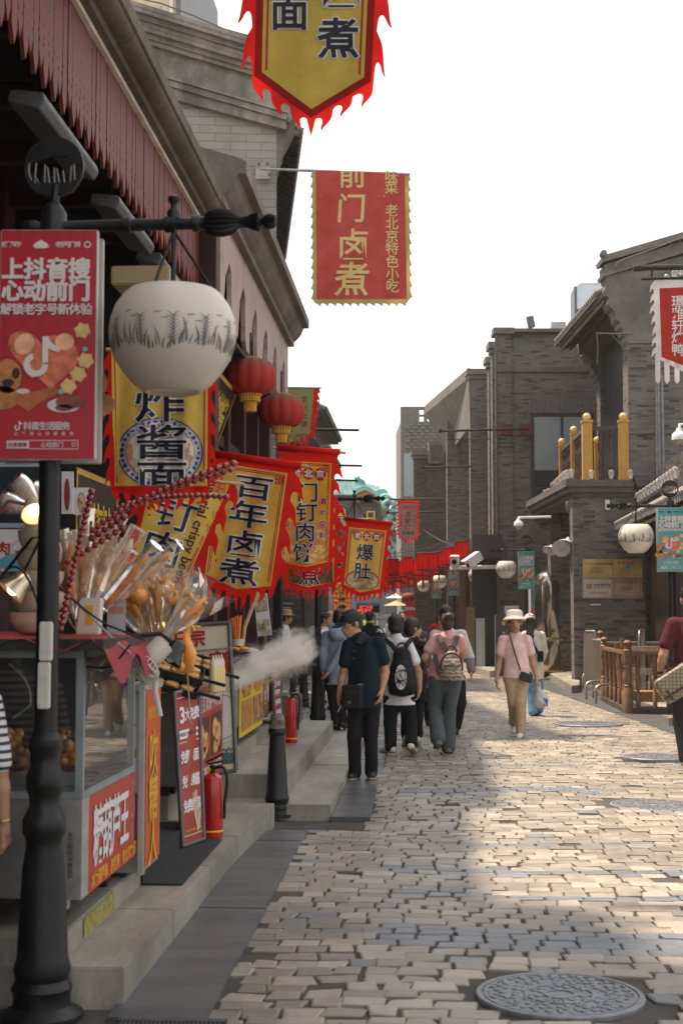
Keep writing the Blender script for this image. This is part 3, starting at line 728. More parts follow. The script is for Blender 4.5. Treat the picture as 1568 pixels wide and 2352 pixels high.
s.build('downpipe', M('zinc_pipe', (.22,.22,.22), .45, .2, 8, metal=.4), ch)
s = MB(); a = fu.P(0, -.1, zat(772, 32)); s.tube([a + Vector((.1,0,0)), a - r1*.75 + Vector((0,0,.02))], .016, 6); s.tube([a + Vector((0,0,-.42)), a - r1*.4], .012, 6)
s.tube([a - r1*.72, a - r1*.7 + Vector((0,0,-.3)), a - r1*.72 + Vector((0,0,-.7))], .012, 5); s.build('hoist_bracket', M('rust_iron', (.12,.085,.06), .7, .3), ch)
# roof things
pD = at(1317, 650, 39.5); pD2 = at(1384, 722, 39.5)
t = thing('roof_duct', 'curved galvanised ventilation duct on the roof of the block', 'duct', (pD.x, 39.5, zat(735, 39.5)))
s = MB(); rr = (pD2.x-pD.x)/2; hh = .55
pf = [(-.0, 0), (0, .42), (.06, .60), (.2, .78), (.4, .86), (.62, .88), (.62, 0)]
s = MB(); zb = zat(716, 39.5); H_ = pD.z - zb; W_ = pD2.x-pD.x
s.prism([(0, 0), (0, H_*.72), (W_*.08, H_*.93), (W_*.22, H_), (W_, H_), (W_, 0)], (pD.x+.04, 39.5, zb), (1,0,0), (0,0,1), 1.1)
s.build('duct_hood', M('galvanised_sheet', (.50,.54,.57), .32, .25, 1.5, metal=.7, dirt=.3, dcol=(.2,.18,.16)), t)
s = MB(); s.box((pD.x, 39.4, zb-.45), (pD.x+.07, 40.5, pD.z-.12)); s.box((pD.x+.06, 39.45, zb-.08), (pD2.x, 39.5, zb)); s.box((pD.x+.15, 39.6, zat(742, 39.5)), (pD.x+.5, 40.4, zb-.08)); s.build('duct_frame', GREYM, t)
p_ = at(1218, 757, 40.3)
t = thing('roof_sensor', 'small tilted sensor box on the roof edge of the block', 'sensor', p_)
s = MB(); s.obox(p_ + Vector((0,0,.22)), (.10, 0, .02), (0, .08, 0), (-.03, 0, .16)); s.tube([p_ - Vector((0,0,.05)), p_ + Vector((0,0,.12))], .04); s.build('housing', GREYM, t, bevel=.01)
p_ = at(1265, 758, 40.4); s = MB(); s.box((p_.x, 40.4, p_.z-.05), (p_.x+.42, 40.9, p_.z+.24)); 
tag(s.build('roof_unit', M('roof_unit_white', (.5,.5,.48), .5, .1), base=p_, bevel=.01), 'pale boxy unit on the roof edge beside the duct', 'air conditioner')
# ------------------------------------------------------------------ lettering and cloth
from mathutils import geometry
_tc = bpy.data.curves.new('lettering_source', 'FONT'); _tc.size = 1; _tc.fill_mode = 'FRONT'; _tc.resolution_u = 4
_to = bpy.data.objects.new('lettering_source', _tc)
GL = {}
def glyph(st, bold):
 if (st, bold) not in GL:
  _tc.body = st; _tc.offset = bold
  me = bpy.data.meshes.new_from_object(_to)
  n = len(me.vertices); co = np.zeros(n*3); me.vertices.foreach_get('co', co); co = co.reshape(-1, 3)[:, :2]
  fs = [tuple(p.vertices) for p in me.polygons]
  if n:
   cjk = ord(st[0]) > 0x2000
   cx = .49 if (cjk and len(st) == 1) else (co[:, 0].min()+co[:, 0].max())/2
   cy = .385 if cjk else (co[:, 1].min()+co[:, 1].max())/2
   co = co - np.array([cx, cy])
  GL[(st, bold)] = (co, fs); bpy.data.meshes.remove(me)
 return GL[(st, bold)]
def col_text(st, x, y0, dy, size, **k):      # column of characters, y downwards
 return [dict(s=c, x=x, y=y0+i*dy, size=size, **k) for i, c in enumerate(st) if c != ' ']
def row_text(st, x0, y, dx, size, **k):
 return [dict(s=c, x=x0+i*dx, y=y, size=size, **k) for i, c in enumerate(st) if c != ' ']
def cut_mesh(vs, fs, step, clip=None):
 """vs in 2d (y down); cuts the faces along a grid so that they can be bent"""
 bm = bmesh.new(); bv = [bm.verts.new((v[0], v[1], 0)) for v in vs]
 for f in fs:
  try: bm.faces.new([bv[i] for i in f])
  except ValueError: pass
 xs = [v[0] for v in vs]; ys = [v[1] for v in vs]
 for ax, lo, hi in ((0, min(xs), max(xs)), (1, min(ys), max(ys))):
  k = math.ceil(lo/step)*step
  while k < hi:
   no = (1,0,0) if ax == 0 else (0,1,0)
   bmesh.ops.bisect_plane(bm, geom=bm.verts[:]+bm.edges[:]+bm.faces[:], plane_co=(k if ax == 0 else 0, k if ax else 0, 0), plane_no=no, dist=1e-5); k += step
 if clip:
  for (co, no) in clip: bmesh.ops.bisect_plane(bm, geom=bm.verts[:]+bm.edges[:]+bm.faces[:], plane_co=(*co, 0), plane_no=(*no, 0), clear_outer=True, dist=1e-5)
 bm.verts.index_update(); o = [tuple(v.co[:2]) for v in bm.verts]; f = [[v.index for v in fc.verts] for fc in bm.faces]; bm.free(); return o, f
def sheet(name, polys, fmap, mat, parent, step=None, dz=0.0, clip=None, flip=True, smooth='all'):
 """flat pieces given in design coordinates, laid on the surface fmap(x, y, dz)"""
 V = []; Fs = []
 for p in polys:
  if isinstance(p, tuple): vs, fs = p      # (verts, faces)
  else:
   vs = p; fs = [tuple(t) for t in geometry.tessellate_polygon([[Vector((a, b, 0)) for a, b in p]])]
  if step or clip: vs, fs = cut_mesh(vs, fs, step or 1e9, clip)
  n = len(V); V += [fmap(x, y, dz) for x, y in vs]; Fs += [[i+n for i in f] for f in fs]
 me = bpy.data.meshes.new(name); me.from_pydata([tuple(v) for v in V], [], Fs)
 return link(name, me, mat, parent, smooth=smooth)
def lettering(name, items, fmap, mat, parent, step=None, dz=.006, bold=0.0, clip=None):
 polys = []
 for it in items:
  co, fs = glyph(it['s'], it.get('bold', bold))
  if not len(co): continue
  a = R(it.get('rot', 0)); ca, sa = math.cos(a), math.sin(a); sx = it.get('sx', 1.0); sk = it.get('skew', 0)
  vs = []
  for x, y in co:
   X = (x*sx + y*sk)*it['size']; Y_ = -y*it['size']*it.get('sy', 1.0)
   vs.append((it['x'] + X*ca - Y_*sa, it['y'] + X*sa + Y_*ca))
  polys.append((vs, fs))
 return sheet(name, polys, fmap, mat, parent, step, dz, clip, smooth=False)
def fat(items, fm, mat, parent, r=.03, dz=.005, n=6):
 for k in range(n): a = 2*math.pi*k/n; lettering('lettering', [dict(i, x=i['x']+r*i['size']*math.cos(a)*i.get('sx', 1), y=i['y']+r*i['size']*math.sin(a)*i.get('sy', 1)) for i in items], fm, mat, parent, None, dz+k*.0002)
def ell(cx, cy, rx, ry, n=36, a0=0, a1=2*math.pi, rot=0):
 c, s_ = math.cos(rot), math.sin(rot); o = []
 for i in range(n):
  t = a0+(a1-a0)*i/(n if abs(a1-a0-2*math.pi) < 1e-6 else n-1); x, y = rx*math.cos(t), ry*math.sin(t); o.append((cx+x*c-y*s_, cy+x*s_+y*c))
 return o
def band(pts, w):      # stroke along a polyline
 o = []; polys = []
 for i in range(len(pts)-1):
  a = Vector(pts[i]); b_ = Vector(pts[i+1]); d = (b_-a).normalized(); n = Vector((-d.y, d.x))*w/2; e = d*w*.35
  polys.append([tuple(a-e+n), tuple(b_+e+n), tuple(b_+e-n), tuple(a-e-n)])
 return polys
def flames(pts, n, out, amp, sign=1, lean=1):
 """flame tongues along a polyline; returns the outer outline from first to last point"""
 P = [Vector(p) for p in pts]; ln = [0]
 for i in range(len(P)-1): ln.append(ln[-1]+(P[i+1]-P[i]).length)
 def pos(t):
  d = max(0, min(1, t))*ln[-1]
  for i in range(len(P)-1):
   if d <= ln[i+1]+1e-9:
    u = (P[i+1]-P[i]); return P[i]+u*((d-ln[i])/max(u.length, 1e-9)), u.normalized()
 shp = [(0, .26), (.06, .36), (.16, .55), (.30, .72), (.46, .82), (.62, .88), (.76, .94), (.92, 1.06), (.88, .90), (.80, .76), (.70, .64), (.64, .50), (.65, .36), (.73, .26), (.86, .22)]
 o = []; rr = random.Random(int(abs(pts[0][0])*7)+n)
 for k in range(n):
  am = amp*rr.uniform(.82, 1.18); j = rr.uniform(-.06, .06)
  for t, d in (shp if lean > 0 else [(1-a, b_) for a, b_ in shp][::-1]):
   p, u = pos((k+t+j*math.sin(t*3.14))/n); nn = Vector((-u.y, u.x))*sign; o.append(tuple(p+nn*(out*0+am*d)))
 return o

def cloth(name, col, tr=.35, rough=.75):
 return M(name, col, rough, .12, 5, .55, trans=tr, bsc=14, spec=.2)
CRED = cloth('red_flame_cloth', (.70,.020,.014), .55)
CRIM = cloth('crimson_banner_cloth', (.30,.014,.014), .3)
CYEL = cloth('yellow_banner_cloth', (.80,.66,.13), .45)
CBLK = M('black_print', (.010,.010,.022), .7, .1, 8)
CWHT = M('white_print', (.62,.60,.60), .7, .05, 8)
CREDP = M('red_print', (.38,.016,.012), .7, .08, 8)
CYELP = M('yellow_print', (.62,.44,.03), .7, .06, 8)
def foodmat(name, cols, sc=9):
 """printed photograph of food, read as mottled patches"""
 if name in MATS: return MATS[name]
 m, nt, b = newmat(name)
 v = N(nt, 'TexVoronoi'); v.inputs['Scale'].default_value = sc; tc = N(nt, 'TexCoord')
 nz = N(nt, 'TexNoise'); nz.inputs['Scale'].default_value = sc*.7; nz.inputs['Detail'].default_value = 4; nt.links.new(tc.outputs['Object'], nz.inputs[0])
 ad = N(nt, 'VectorMath', operation='MULTIPLY_ADD'); ad.inputs[1].default_value = (.12,.12,.12)
 nt.links.new(nz.outputs['Color'], ad.inputs[0]); nt.links.new(tc.outputs['Object'], ad.inputs[2]); nt.links.new(ad.outputs[0], v.inputs['Vector'])
 sp = N(nt, 'SeparateColor'); nt.links.new(v.outputs['Color'], sp.inputs[0])
 c = ramp(nt, sp.outputs[0], [(i/max(1, len(cols)-1), cc) for i, cc in enumerate(cols)])
 c = mixc(nt, .5, c, mixc(nt, noise_n(nt, sc*3, 4), (.1,.1,.1), (.9,.9,.9)), 'OVERLAY')
 nt.links.new(c, b.inputs['Base Color']); b.inputs['Roughness'].default_value = .55; return m
NOODLE = foodmat('noodle_photo_print', [(.30,.33,.10), (.55,.50,.34), (.62,.57,.42), (.45,.40,.25), (.30,.08,.10), (.50,.30,.06)], 16)
PANCAKE = foodmat('pancake_photo_print', [(.42,.15,.02), (.60,.33,.08), (.66,.42,.14), (.35,.10,.015)], 22)
STEWP = foodmat('stew_photo_print', [(.06,.015,.01), (.20,.05,.02), (.08,.16,.04), (.30,.12,.06), (.10,.03,.02)], 26)
TRIPE = foodmat('tripe_photo_print', [(.22,.17,.06), (.42,.30,.12), (.50,.38,.2), (.30,.24,.08), (.35,.13,.04)], 26)
WOODP = M('bamboo_rod', (.40,.27,.13), .55, .2, 12)
ZINC = M('zinc_pole', (.36,.37,.37), .4, .2, 10, metal=.6, dirt=.4)

def bmap(Y, x0, y0, yaw=0.0, waves=((.018, 60, 20, 0),), roll=0):
 """maps a banner design (display px) to a hanging sheet at distance Y; waves: amp (m), period x, period y, phase"""
 def f(x, y, dz=0.0):
  d = yaw*(x-x0)/FD*Y + roll*(y-y0)/FD*Y
  dn = max(0, min(1, (y-y0)/60.0))
  for a, px, py, ph in waves: d += a*dn*math.sin(2*math.pi*((x-x0)/px + (y-y0)/py) + ph)
  return at(x, y, Y + d - dz)
 return f
def text2(items, fm, t, mat, halo, b0, b1, step=None, dz=.007, clip=None):
 if halo is not None:
  r_ = b1 - b0 + .004
  for k in range(9):
   a = k*2*math.pi/9
   lettering('lettering_halo', [dict(i_, x=i_['x']+r_*i_['size']*math.cos(a), y=i_['y']+r_*i_['size']*math.sin(a)) for i_ in items], fm, halo, t, step, dz+k*.0002, b0, clip)
 return lettering('lettering', items, fm, mat, t, step, dz+.005, b0, clip)
def rod(name, a, b, r, mat, parent): return MB().tube([a, b], r, 8).build(name, mat, parent, smooth=40)
def offs(poly, k):      # shrink a convex polygon towards the inside by k px
 n = len(poly); o = []
 ar = sum(poly[i][0]*poly[(i+1)%n][1]-poly[(i+1)%n][0]*poly[i][1] for i in range(n)); sg = 1 if ar > 0 else -1
 for i in range(n):
  p0, p1, p2 = Vector(poly[i-1]), Vector(poly[i]), Vector(poly[(i+1)%n]); d0 = (p1-p0).normalized(); d1 = (p2-p1).normalized()
  n0 = Vector((-d0.y, d0.x))*sg; n1 = Vector((-d1.y, d1.x))*sg; bi = (n0+n1); bi = bi/max(.2, bi.length_squared)*2
  o.append(tuple(p1+bi*k))
 return o
def ring(poly, k0, k1):
 a = offs(poly, k0); b_ = offs(poly, k1); n = len(a)
 return [[a[i], a[(i+1)%n], b_[(i+1)%n], b_[i]] for i in range(n)]
def fret(cx, cy, s, rot=0):     # corner fretwork ornament
 o = []; c, q_ = math.cos(R(rot)), math.sin(R(rot))
 for bx, by, w_, h in ((-1,-1,2,.2),(-1,.8,2,.2),(-1,-1,.2,2),(.8,-1,.2,2),(-.1,-1,.2,2),(-1,-.1,2,.2),(-.55,-.55,1.1,.16),(-.55,.4,1.1,.16),(-.55,-.55,.16,1.1),(.4,-.55,.16,1.1)):
  r_ = [(bx,by),(bx+w_,by),(bx+w_,by+h),(bx,by+h)]; o.append([(cx+(x*c-y*q_)*s, cy+(x*q_+y*c)*s) for x, y in r_])
 return o

# tall yellow banner at the top of the picture
def banner(label, Y, panel, flame_side=None, fl_n=(3, 3), amp=24, yaw=0.0, waves=((.018, 60, 20, 0),), top=None, border=7, group='flame edged shop banners', redtop=True, tip_out=1.0, step=14, roll=0):
 """panel: UL, UR, LR, tip, LL in display px"""
 UL, UR, LR, TP, LL = panel
 fm = bmap(Y, (UL[0]+UR[0])/2, UL[1], yaw, waves, roll)
 t = thing('banner', label, 'banner', fm((UL[0]+UR[0])/2, UL[1]), group)
 lo = flames([UL, LL], fl_n[0], 0, amp, 1); ro = flames([UR, LR], fl_n[0], 0, amp, -1)
 bl = flames([LL, TP], fl_n[1], 0, amp*tip_out, 1); br = flames([LR, TP], fl_n[1], 0, amp*tip_out, -1)
 tp = top if top else (UL, UR)
 out = [tp[0]] + lo + bl + [(TP[0], TP[1]+amp*tip_out*1.25)] + br[::-1] + ro[::-1] + [tp[1]]
 sheet('flame_border', [out], fm, CRED, t, step)
 return t, fm
b1p = [(592, -160), (868, -160), (852, 187), (714, 271), (584, 174)]
t, fm = banner('big yellow flame edged banner cut by the top of the photo', 9.0, b1p, fl_n=(3, 3), amp=36, waves=((.012, 300, 240, .5), (.008, 140, 500, 2)), step=26, tip_out=.95)
sheet('crimson_edge', [b1p], fm, CRIM, t, 26, .003)
inn = offs(b1p, 17); sheet('yellow_panel', [inn], fm, CYEL, t, 26, .006)
sheet('border_line', ring(inn, 8, 13)[1:2] + ring(inn, 8, 13)[4:5], fm, CREDP, t, 26, .009)
it = [dict(s='面', x=664, y=24, size=92)] + [dict(s='卤', x=782, y=-32, size=100), dict(s='煮', x=776, y=86, size=98)]
text2(it, fm, t, CBLK, CWHT, .018, .048, 26, .010)
rod('rod', fm(560, -160), fm(900, -160), .014, WOODP, t)

# red flag with gold fringe on a zinc pole from the brick house
p2 = [(725, 391), (929, 397), (934, 687), (727, 687)]
fm = bmap(20.3, 830, 391, .0, ((.035, 150, 210, 1), (.02, 70, 400, 0)))
t = thing('banner', 'red pole flag with gold saw tooth fringe hanging against the white sky', 'banner', fm(830, 391), 'flame edged shop banners')
def saw(a, b, n, amp, s_):
 o = []; A = Vector(a); B = Vector(b); u = (B-A)/n; nn = Vector((-u.y, u.x)).normalized()*s_
 for k in range(n):
  for tt, d in ((0, .45), (.3, .62), (.62, .95), (.8, 1.05), (.7, .75), (.78, .5)): o.append(tuple(A+u*(k+tt)+nn*amp*d))
 return o
GOLDC = cloth('gold_fringe_cloth', (.42,.33,.12), .4)
out = [(725, 391)] + saw((721, 391), (723, 694), 13, 9, 1) + saw((724, 691), (936, 691), 12, 13, 1)[:] + saw((934, 397), (938, 690), 12, 9, -1)[::-1] + [(929, 397)]
sheet('gold_fringe', [out], fm, GOLDC, t, 12)
sheet('red_panel', [p2], fm, cloth('faded_red_flag_cloth', (.50,.075,.065), .3), t, 12, .004)
clip = [((0, 393), (0, -1))]
it = [dict(s='前', x=808, y=400, size=66)] + [dict(s='门', x=806, y=477, size=70, skew=.06), dict(s='卤', x=810, y=560, size=76), dict(s='煮', x=808, y=640, size=82, skew=.08)]
for s_, y in zip('味菜老北京特色小吃', (404, 430, 483, 513, 542, 570, 600, 629, 657)): it.append(dict(s=s_, x=898+(y-400)*.01, y=y, size=31))
lettering('lettering', it, fm, M('gold_print', (.50,.40,.15), .7, .08, 8), t, 12, .009, .012, clip)
pa = at(598, 388, 20.45); pb = at(941, 400, 20.3)
t2 = thing('flagpole', 'zinc flagpole bolted to the brick house wall holding the red flag', 'flagpole', pa)
rod('pole', pa, pb, .022, ZINC, t2)
s = MB(); s.box((at(590, 0, 20.5).x, 20.44, zat(408, 20.5)), (at(622, 0, 20.5).x, 20.5, zat(371, 20.5))); s.build('wall_plate', M('mortar_grey_plate', (.30,.28,.25), .6, .2), t2)
for x, y in ((595, 377), (615, 376), (619, 401)): tag(t2, t2['label'], 'flagpole'); MB().lathe([(.02, 0), (.02, .03), (.012, .04)], at(x, y, 20.43), 8, ax=(0,-1,0)).build('bolt', M('rust_bolt', (.13,.10,.08), .7, .3), t2)

# fried-sauce noodle banner behind the goldfish-bowl lamp
p3 = [(252, 812), (482, 812), (479, 1120), (366, 1140), (258, 1120)]
t, fm = banner('yellow banner with a bowl of noodles behind the white bowl lamp', 8.6, p3, fl_n=(6, 4), amp=17, waves=((.022, 100, 900, 0), (.012, 45, 700, 1)), step=14, tip_out=2.0)
pn = [(256, 803), (478, 803), (476, 1116), (262, 1116)]
sheet('red_field', [[(250, 800), (486, 800), (482, 1124), (366, 1146), (254, 1124)]], fm, CRED, t, 14, .002)
sheet('yellow_panel', [pn], fm, CYEL, t, 14, .004)
sheet('border_line', ring(pn, 6, 9)[1:2]+ring(pn, 6, 9)[3:4], fm, CREDP, t, 14, .006)
cl = [((0, 1116), (0, 1)), ((262, 0), (-1, 0)), ((476, 0), (1, 0))]
sheet('bowl_print', [ell(368, 1040, 99, 82)], fm, M('blue_white_rim_print', (.40,.40,.46), .6, .35, 25), t, 14, .006, cl)
sheet('bowl_rim', [p for r_ in (1.0, .80) for p in band(ell(368, 1040, 97*r_, 80*r_)+[(368+97*r_, 1040)], 3)], fm, M('navy_print', (.03,.035,.11), .6, .1), t, 14, .008, cl)
rr = random.Random(4)
sheet('rim_pattern', [ell(368+88*math.cos(a), 1040+72*math.sin(a), rr.uniform(3, 6), rr.uniform(3, 6), 7) for a in np.arange(0, 6.28, .17)], fm, MATS['navy_print'], t, 14, .009, cl)
sheet('noodles_print', [ell(368, 1040, 78, 63)], fm, NOODLE, t, 14, .009, cl)
it = [dict(s='炸', x=366, y=926, size=120, sy=.74), dict(s='酱', x=370, y=1014, size=126, sy=.66), dict(s='面', x=371, y=1093, size=124, sy=.62)]
text2(it, fm, t, CBLK, CWHT, .012, .036, 14, .012, [((0, 1114), (0, 1))])
rod('rod', fm(244, 803), fm(494, 803), .013, WOODP, t)

# wind-blown crispy beef pancake banner, leaning
L4 = 18.0
p4 = [(346, 1092), (533, 1110), (438, 1322), (370, 1350), (296, 1316)]
t, fm = banner('yellow banner with English words blown sideways by the wind', 9.8, p4, fl_n=(4, 2), amp=30, yaw=.45, waves=((.035, 110, 160, 1), (.015, 60, 260, 0)), step=14)
sheet('yellow_panel', [offs(p4, 4)], fm, CYEL, t, 14, .004)
sheet('border_line', [q_ for k in (7, 11) for q_ in ring(p4, k, k+2.2)[1:2]], fm, CREDP, t, 14, .006)
sheet('fretwork', fret(503, 1120, 12, 22), fm, CREDP, t, 14, .007)
text2([dict(s='钉', x=402, y=1180, size=98, sy=.8, rot=18), dict(s='肉', x=372, y=1258, size=98, sy=.85, rot=18), dict(s='饼', x=345, y=1330, size=94, sy=.8, rot=18)], fm, t, CBLK, CWHT, .010, .036, 14, .008, [((326, 1154), (-.98, -.12))])
lettering('small_lettering', [dict(s='Imperial crispy beef patty', x=438, y=1246, size=33, rot=-69+180-2)], fm, CBLK, t, 14, .010, .012)
rod('rod', fm(330, 1090), fm(560, 1112), .012, WOODP, t)

# hundred-year stew banner
p5 = [(500, 1060), (668, 1084), (630, 1343), (543, 1360), (466, 1322)]
t, fm = banner('yellow banner with four large black characters beside the red candied skewers', 11.0, p5, fl_n=(4, 4), amp=32, yaw=-.1, waves=((.028, 120, 300, .6), (.014, 55, 420, 2)), top=[(478, 1036), (700, 1066)], step=14, tip_out=1.1)
sheet('yellow_panel', [[(506, 1064), (660, 1087), (622, 1346), (543, 1353), (471, 1318)]], fm, CYEL, t, 14, .004)
pp = [(506, 1064), (660, 1087), (622, 1346), (543, 1353), (471, 1318)]
sheet('border_line', [q_ for k in (4, 8) for q_ in ring(pp, k, k+2)[0:2]+ring(pp, k, k+2)[4:5]], fm, CREDP, t, 14, .006)
sheet('fretwork', fret(642, 1102, 10, 8), fm, CREDP, t, 14, .007)
text2([dict(s='百', x=582, y=1119, size=94, sy=.60, rot=8), dict(s='年', x=570, y=1181, size=94, sy=.68, rot=8), dict(s='卤', x=560, y=1247, size=92, sy=.68, rot=8), dict(s='煮', x=549, y=1312, size=96, sy=.66, rot=8)], fm, t, CBLK, CWHT, .012, .036, 14, .008)
s = MB().tube([fm(478, 1040), fm(692, 1070)], .030, 12).build('rolled_hem', CRED, t, smooth='all'); rod('rod', fm(470, 1039), fm(708, 1072), .014, WOODP, t)

# door-nail pancake banner and the stew banner hidden behind it
p6b = [(646, 1150), (772, 1156), (769, 1338), (708, 1352), (654, 1336)]
t, fm = banner('banner with dark stew picture mostly hidden behind the pancake banner', 13.1, p6b, fl_n=(5, 4), amp=22, waves=((.02, 90, 300, 2),), step=14, tip_out=1.2)
sheet('yellow_panel', [offs(p6b, 3)], fm, CYEL, t, 14, .004); q6 = [(660, 1290), (764, 1290), (764, 1336), (708, 1346), (660, 1334)]
sheet('stew_print', [q6], fm, STEWP, t, 14, .006)
text2([dict(s='煮', x=709, y=1318, size=52)], fm, t, CBLK, CWHT, .012, .04, 14, .008)
p6 = [(650, 1055), (764, 1062), (756, 1292), (703, 1306), (643, 1292)]
t, fm = banner('yellow and orange banner picturing browned pancakes', 12.4, p6, fl_n=(6, 4), amp=24, waves=((.02, 90, 300, 0),), top=[(636, 1030), (780, 1040)], step=14, tip_out=1.1)
pp = [(652, 1058), (761, 1064), (753, 1290), (703, 1302), (645, 1290)]
sheet('yellow_panel', [pp], fm, cloth('bright_yellow_banner_cloth', (.80,.60,.06), .45), t, 14, .004)
sheet('orange_print', [[(648, 1200), (757, 1200), (753, 1288), (703, 1300), (646, 1288)]], fm, M('orange_print', (.48,.20,.03), .7, .25, 8), t, 14, .0055)
cl = [((755, 0), (1, 0)), ((646, 0), (-1, 0)), ((0, 1294), (0, 1))]
sheet('pancake_print', [ell(702, 1219, 29, 25), ell(662, 1271, 25, 19), ell(732, 1268, 22, 17), ell(742, 1228, 17, 14), ell(700, 1293, 26, 12)], fm, PANCAKE, t, 14, .007, cl)
sheet('border_line', [q_ for k in (3, 6) for q_ in ring(pp, k, k+1.5)[0:2]+ring(pp, k, k+1.5)[4:5]], fm, CREDP, t, 14, .008)
sheet('fretwork', fret(750, 1076, 8, 2), fm, CREDP, t, 14, .008)
sheet('red_disc', [ell(708, 1087, 13, 14.5, 20), ell(735, 1089, 13, 14.5, 20), ell(681, 1085, 13, 14.5, 20)], fm, CREDP, t, 14, .009)
lettering('disc_lettering', [dict(s='老', x=681, y=1085, size=20), dict(s='北', x=708, y=1087, size=20), dict(s='京', x=735, y=1089, size=20)], fm, CWHT, t, 14, .013, .02)
text2([dict(s='门', x=706, y=1130, size=52, sy=.88), dict(s='钉', x=704, y=1176, size=52, sy=.88), dict(s='肉', x=700, y=1222, size=50, sy=.9), dict(s='饼', x=697, y=1269, size=52, sy=.88)], fm, t, CBLK, CWHT, .012, .04, 14, .010)
it = [dict(s=c_, x=743-k*.6, y=1151+k*26, size=16) for k, c_ in enumerate('真材实料')] + [dict(s=c_, x=661-k*.8, y=1147+k*28, size=16) for k, c_ in enumerate('唇齿留香')]
text2(it, fm, t, CREDP, CWHT, .02, .06, 14, .010)
MB().tube([fm(636, 1028), fm(781, 1038)], .026, 12).build('rolled_hem', CRED, t, smooth='all'); rod('rod', fm(626, 1028), fm(794, 1040), .012, WOODP, t)

# tripe banner
p7 = [(799, 1206), (892, 1214), (876, 1356), (827, 1366), (786, 1346)]
t, fm = banner('smallest of the near yellow banners, showing a bowl of tripe soup', 15.0, p7, fl_n=(6, 4), amp=15, waves=((.02, 70, 300, 1),), top=[(789, 1190), (903, 1202)], step=10, tip_out=1.2)
pp = [(802, 1211), (887, 1219), (871, 1352), (827, 1361), (790, 1342)]
sheet('yellow_panel', [pp], fm, CYEL, t, 10, .004)
sheet('border_line', [q_ for k in (2.5, 5) for q_ in ring(pp, k, k+1.3)[0:2]+ring(pp, k, k+1.3)[4:5]], fm, CREDP, t, 10, .006)
sheet('soup_rim', [ell(832, 1333, 40, 24, rot=.08)], fm, M('soup_rim_print', (.30,.12,.04), .7, .2), t, 10, .006, [((0, 1354), (.0, 1))]); sheet('soup_print', [ell(832, 1334, 36, 20, rot=.08)], fm, TRIPE, t, 10, .008, [((0, 1354), (.0, 1))])
sheet('red_disc', [ell(x, y, 9.5, 10.5, 18) for x, y in ((821, 1230), (842, 1232), (864, 1234))], fm, CREDP, t, 10, .007)
lettering('disc_lettering', [dict(s='老', x=821, y=1230, size=15), dict(s='北', x=842, y=1232, size=15), dict(s='京', x=864, y=1234, size=15)], fm, CWHT, t, 10, .011, .02)
sheet('fretwork', fret(811, 1222, 5, 3)+fret(877, 1229, 5, 3), fm, CREDP, t, 10, .008)
text2([dict(s='爆', x=838, y=1268, size=40, rot=3), dict(s='肚', x=832, y=1311, size=40, rot=4)], fm, t, CBLK, CWHT, .012, .04, 10, .010)
MB().tube([fm(789, 1191), fm(902, 1202)], .02, 10).build('rolled_hem', CRED, t, smooth='all'); rod('rod', fm(780, 1190), fm(908, 1203), .011, ZINC, t)

# olive banner high on the left, farther off
p = [(660, 891), (721, 892), (711, 997), (665, 1017), (655, 985)]
fm = bmap(24, 700, 890, 0, ((.03, 80, 200, 0),))
t = thing('banner', 'faded olive banner with a red flame edge behind the second lantern', 'banner', fm(700, 890), 'flame edged shop banners')
sheet('flame_border', [[(721, 890)] + [(733, 891)] + flames([(731, 891), (716, 1010)], 7, 0, 7, -1) + [(712, 1000)]] + [[(x, 1000), (x+7, 1000), (x+5, 1030), (x-2, 1030)] for x in (645, 660, 675, 690, 703)], fm, CRED, t, 10)
sheet('olive_panel', [p], fm, cloth('faded_olive_cloth', (.30,.27,.12), .35), t, 10, .004)
lettering('lettering', col_text('京别全源', 698, 917, 19, 16) + [dict(s='小', x=670, y=986, size=16), dict(s='AO YUAN', x=682, y=1000, size=9, rot=-8)], fm, M('dark_olive_print', (.06,.055,.03), .7, 0), t, 10, .007, .01)
rod('rod', fm(640, 890), fm(738, 891), .014, ZINC, t)

# farther banners
p = [(916, 1156), (957, 1156), (957, 1231), (936, 1243), (916, 1231)]
t, fm = banner('small cream banner with red edge hanging from the right side brick bays', 50, p, fl_n=(9, 3), amp=7, waves=((.04, 60, 100, 0),), top=[(909, 1149), (963, 1149)], step=10)
sheet('cream_panel', [p], fm, cloth('pinkish_cream_cloth', (.46,.33,.28), .35), t, 10, .006)
lettering('lettering', col_text('方砖厂', 936.5, 1181, 15, 13) + row_text('炸酱面', 928, 1224, 9, 8) + col_text('吃炸酱面', 920.5, 1185, 7, 5) + col_text('到方砖厂', 952.5, 1185, 7, 5), fm, M('brown_print', (.05,.03,.025), .7, 0), t, 10, .02, .01)
lettering('red_lettering', row_text('方砖厂', 928, 1165, 7, 7) + row_text('北京', 946, 1165, 5, 5), fm, CREDP, t, 10, .02, .02)
t2 = tag(MB().tube([at(893, 1147, 50), at(1022, 1146, 49.6)], .03, 8).build('flag_rod', IRON, base=at(893, 1147, 50)), 'thin dark rod carrying the small cream banner', 'flagpole', 'bare flag rods on the right side bays')
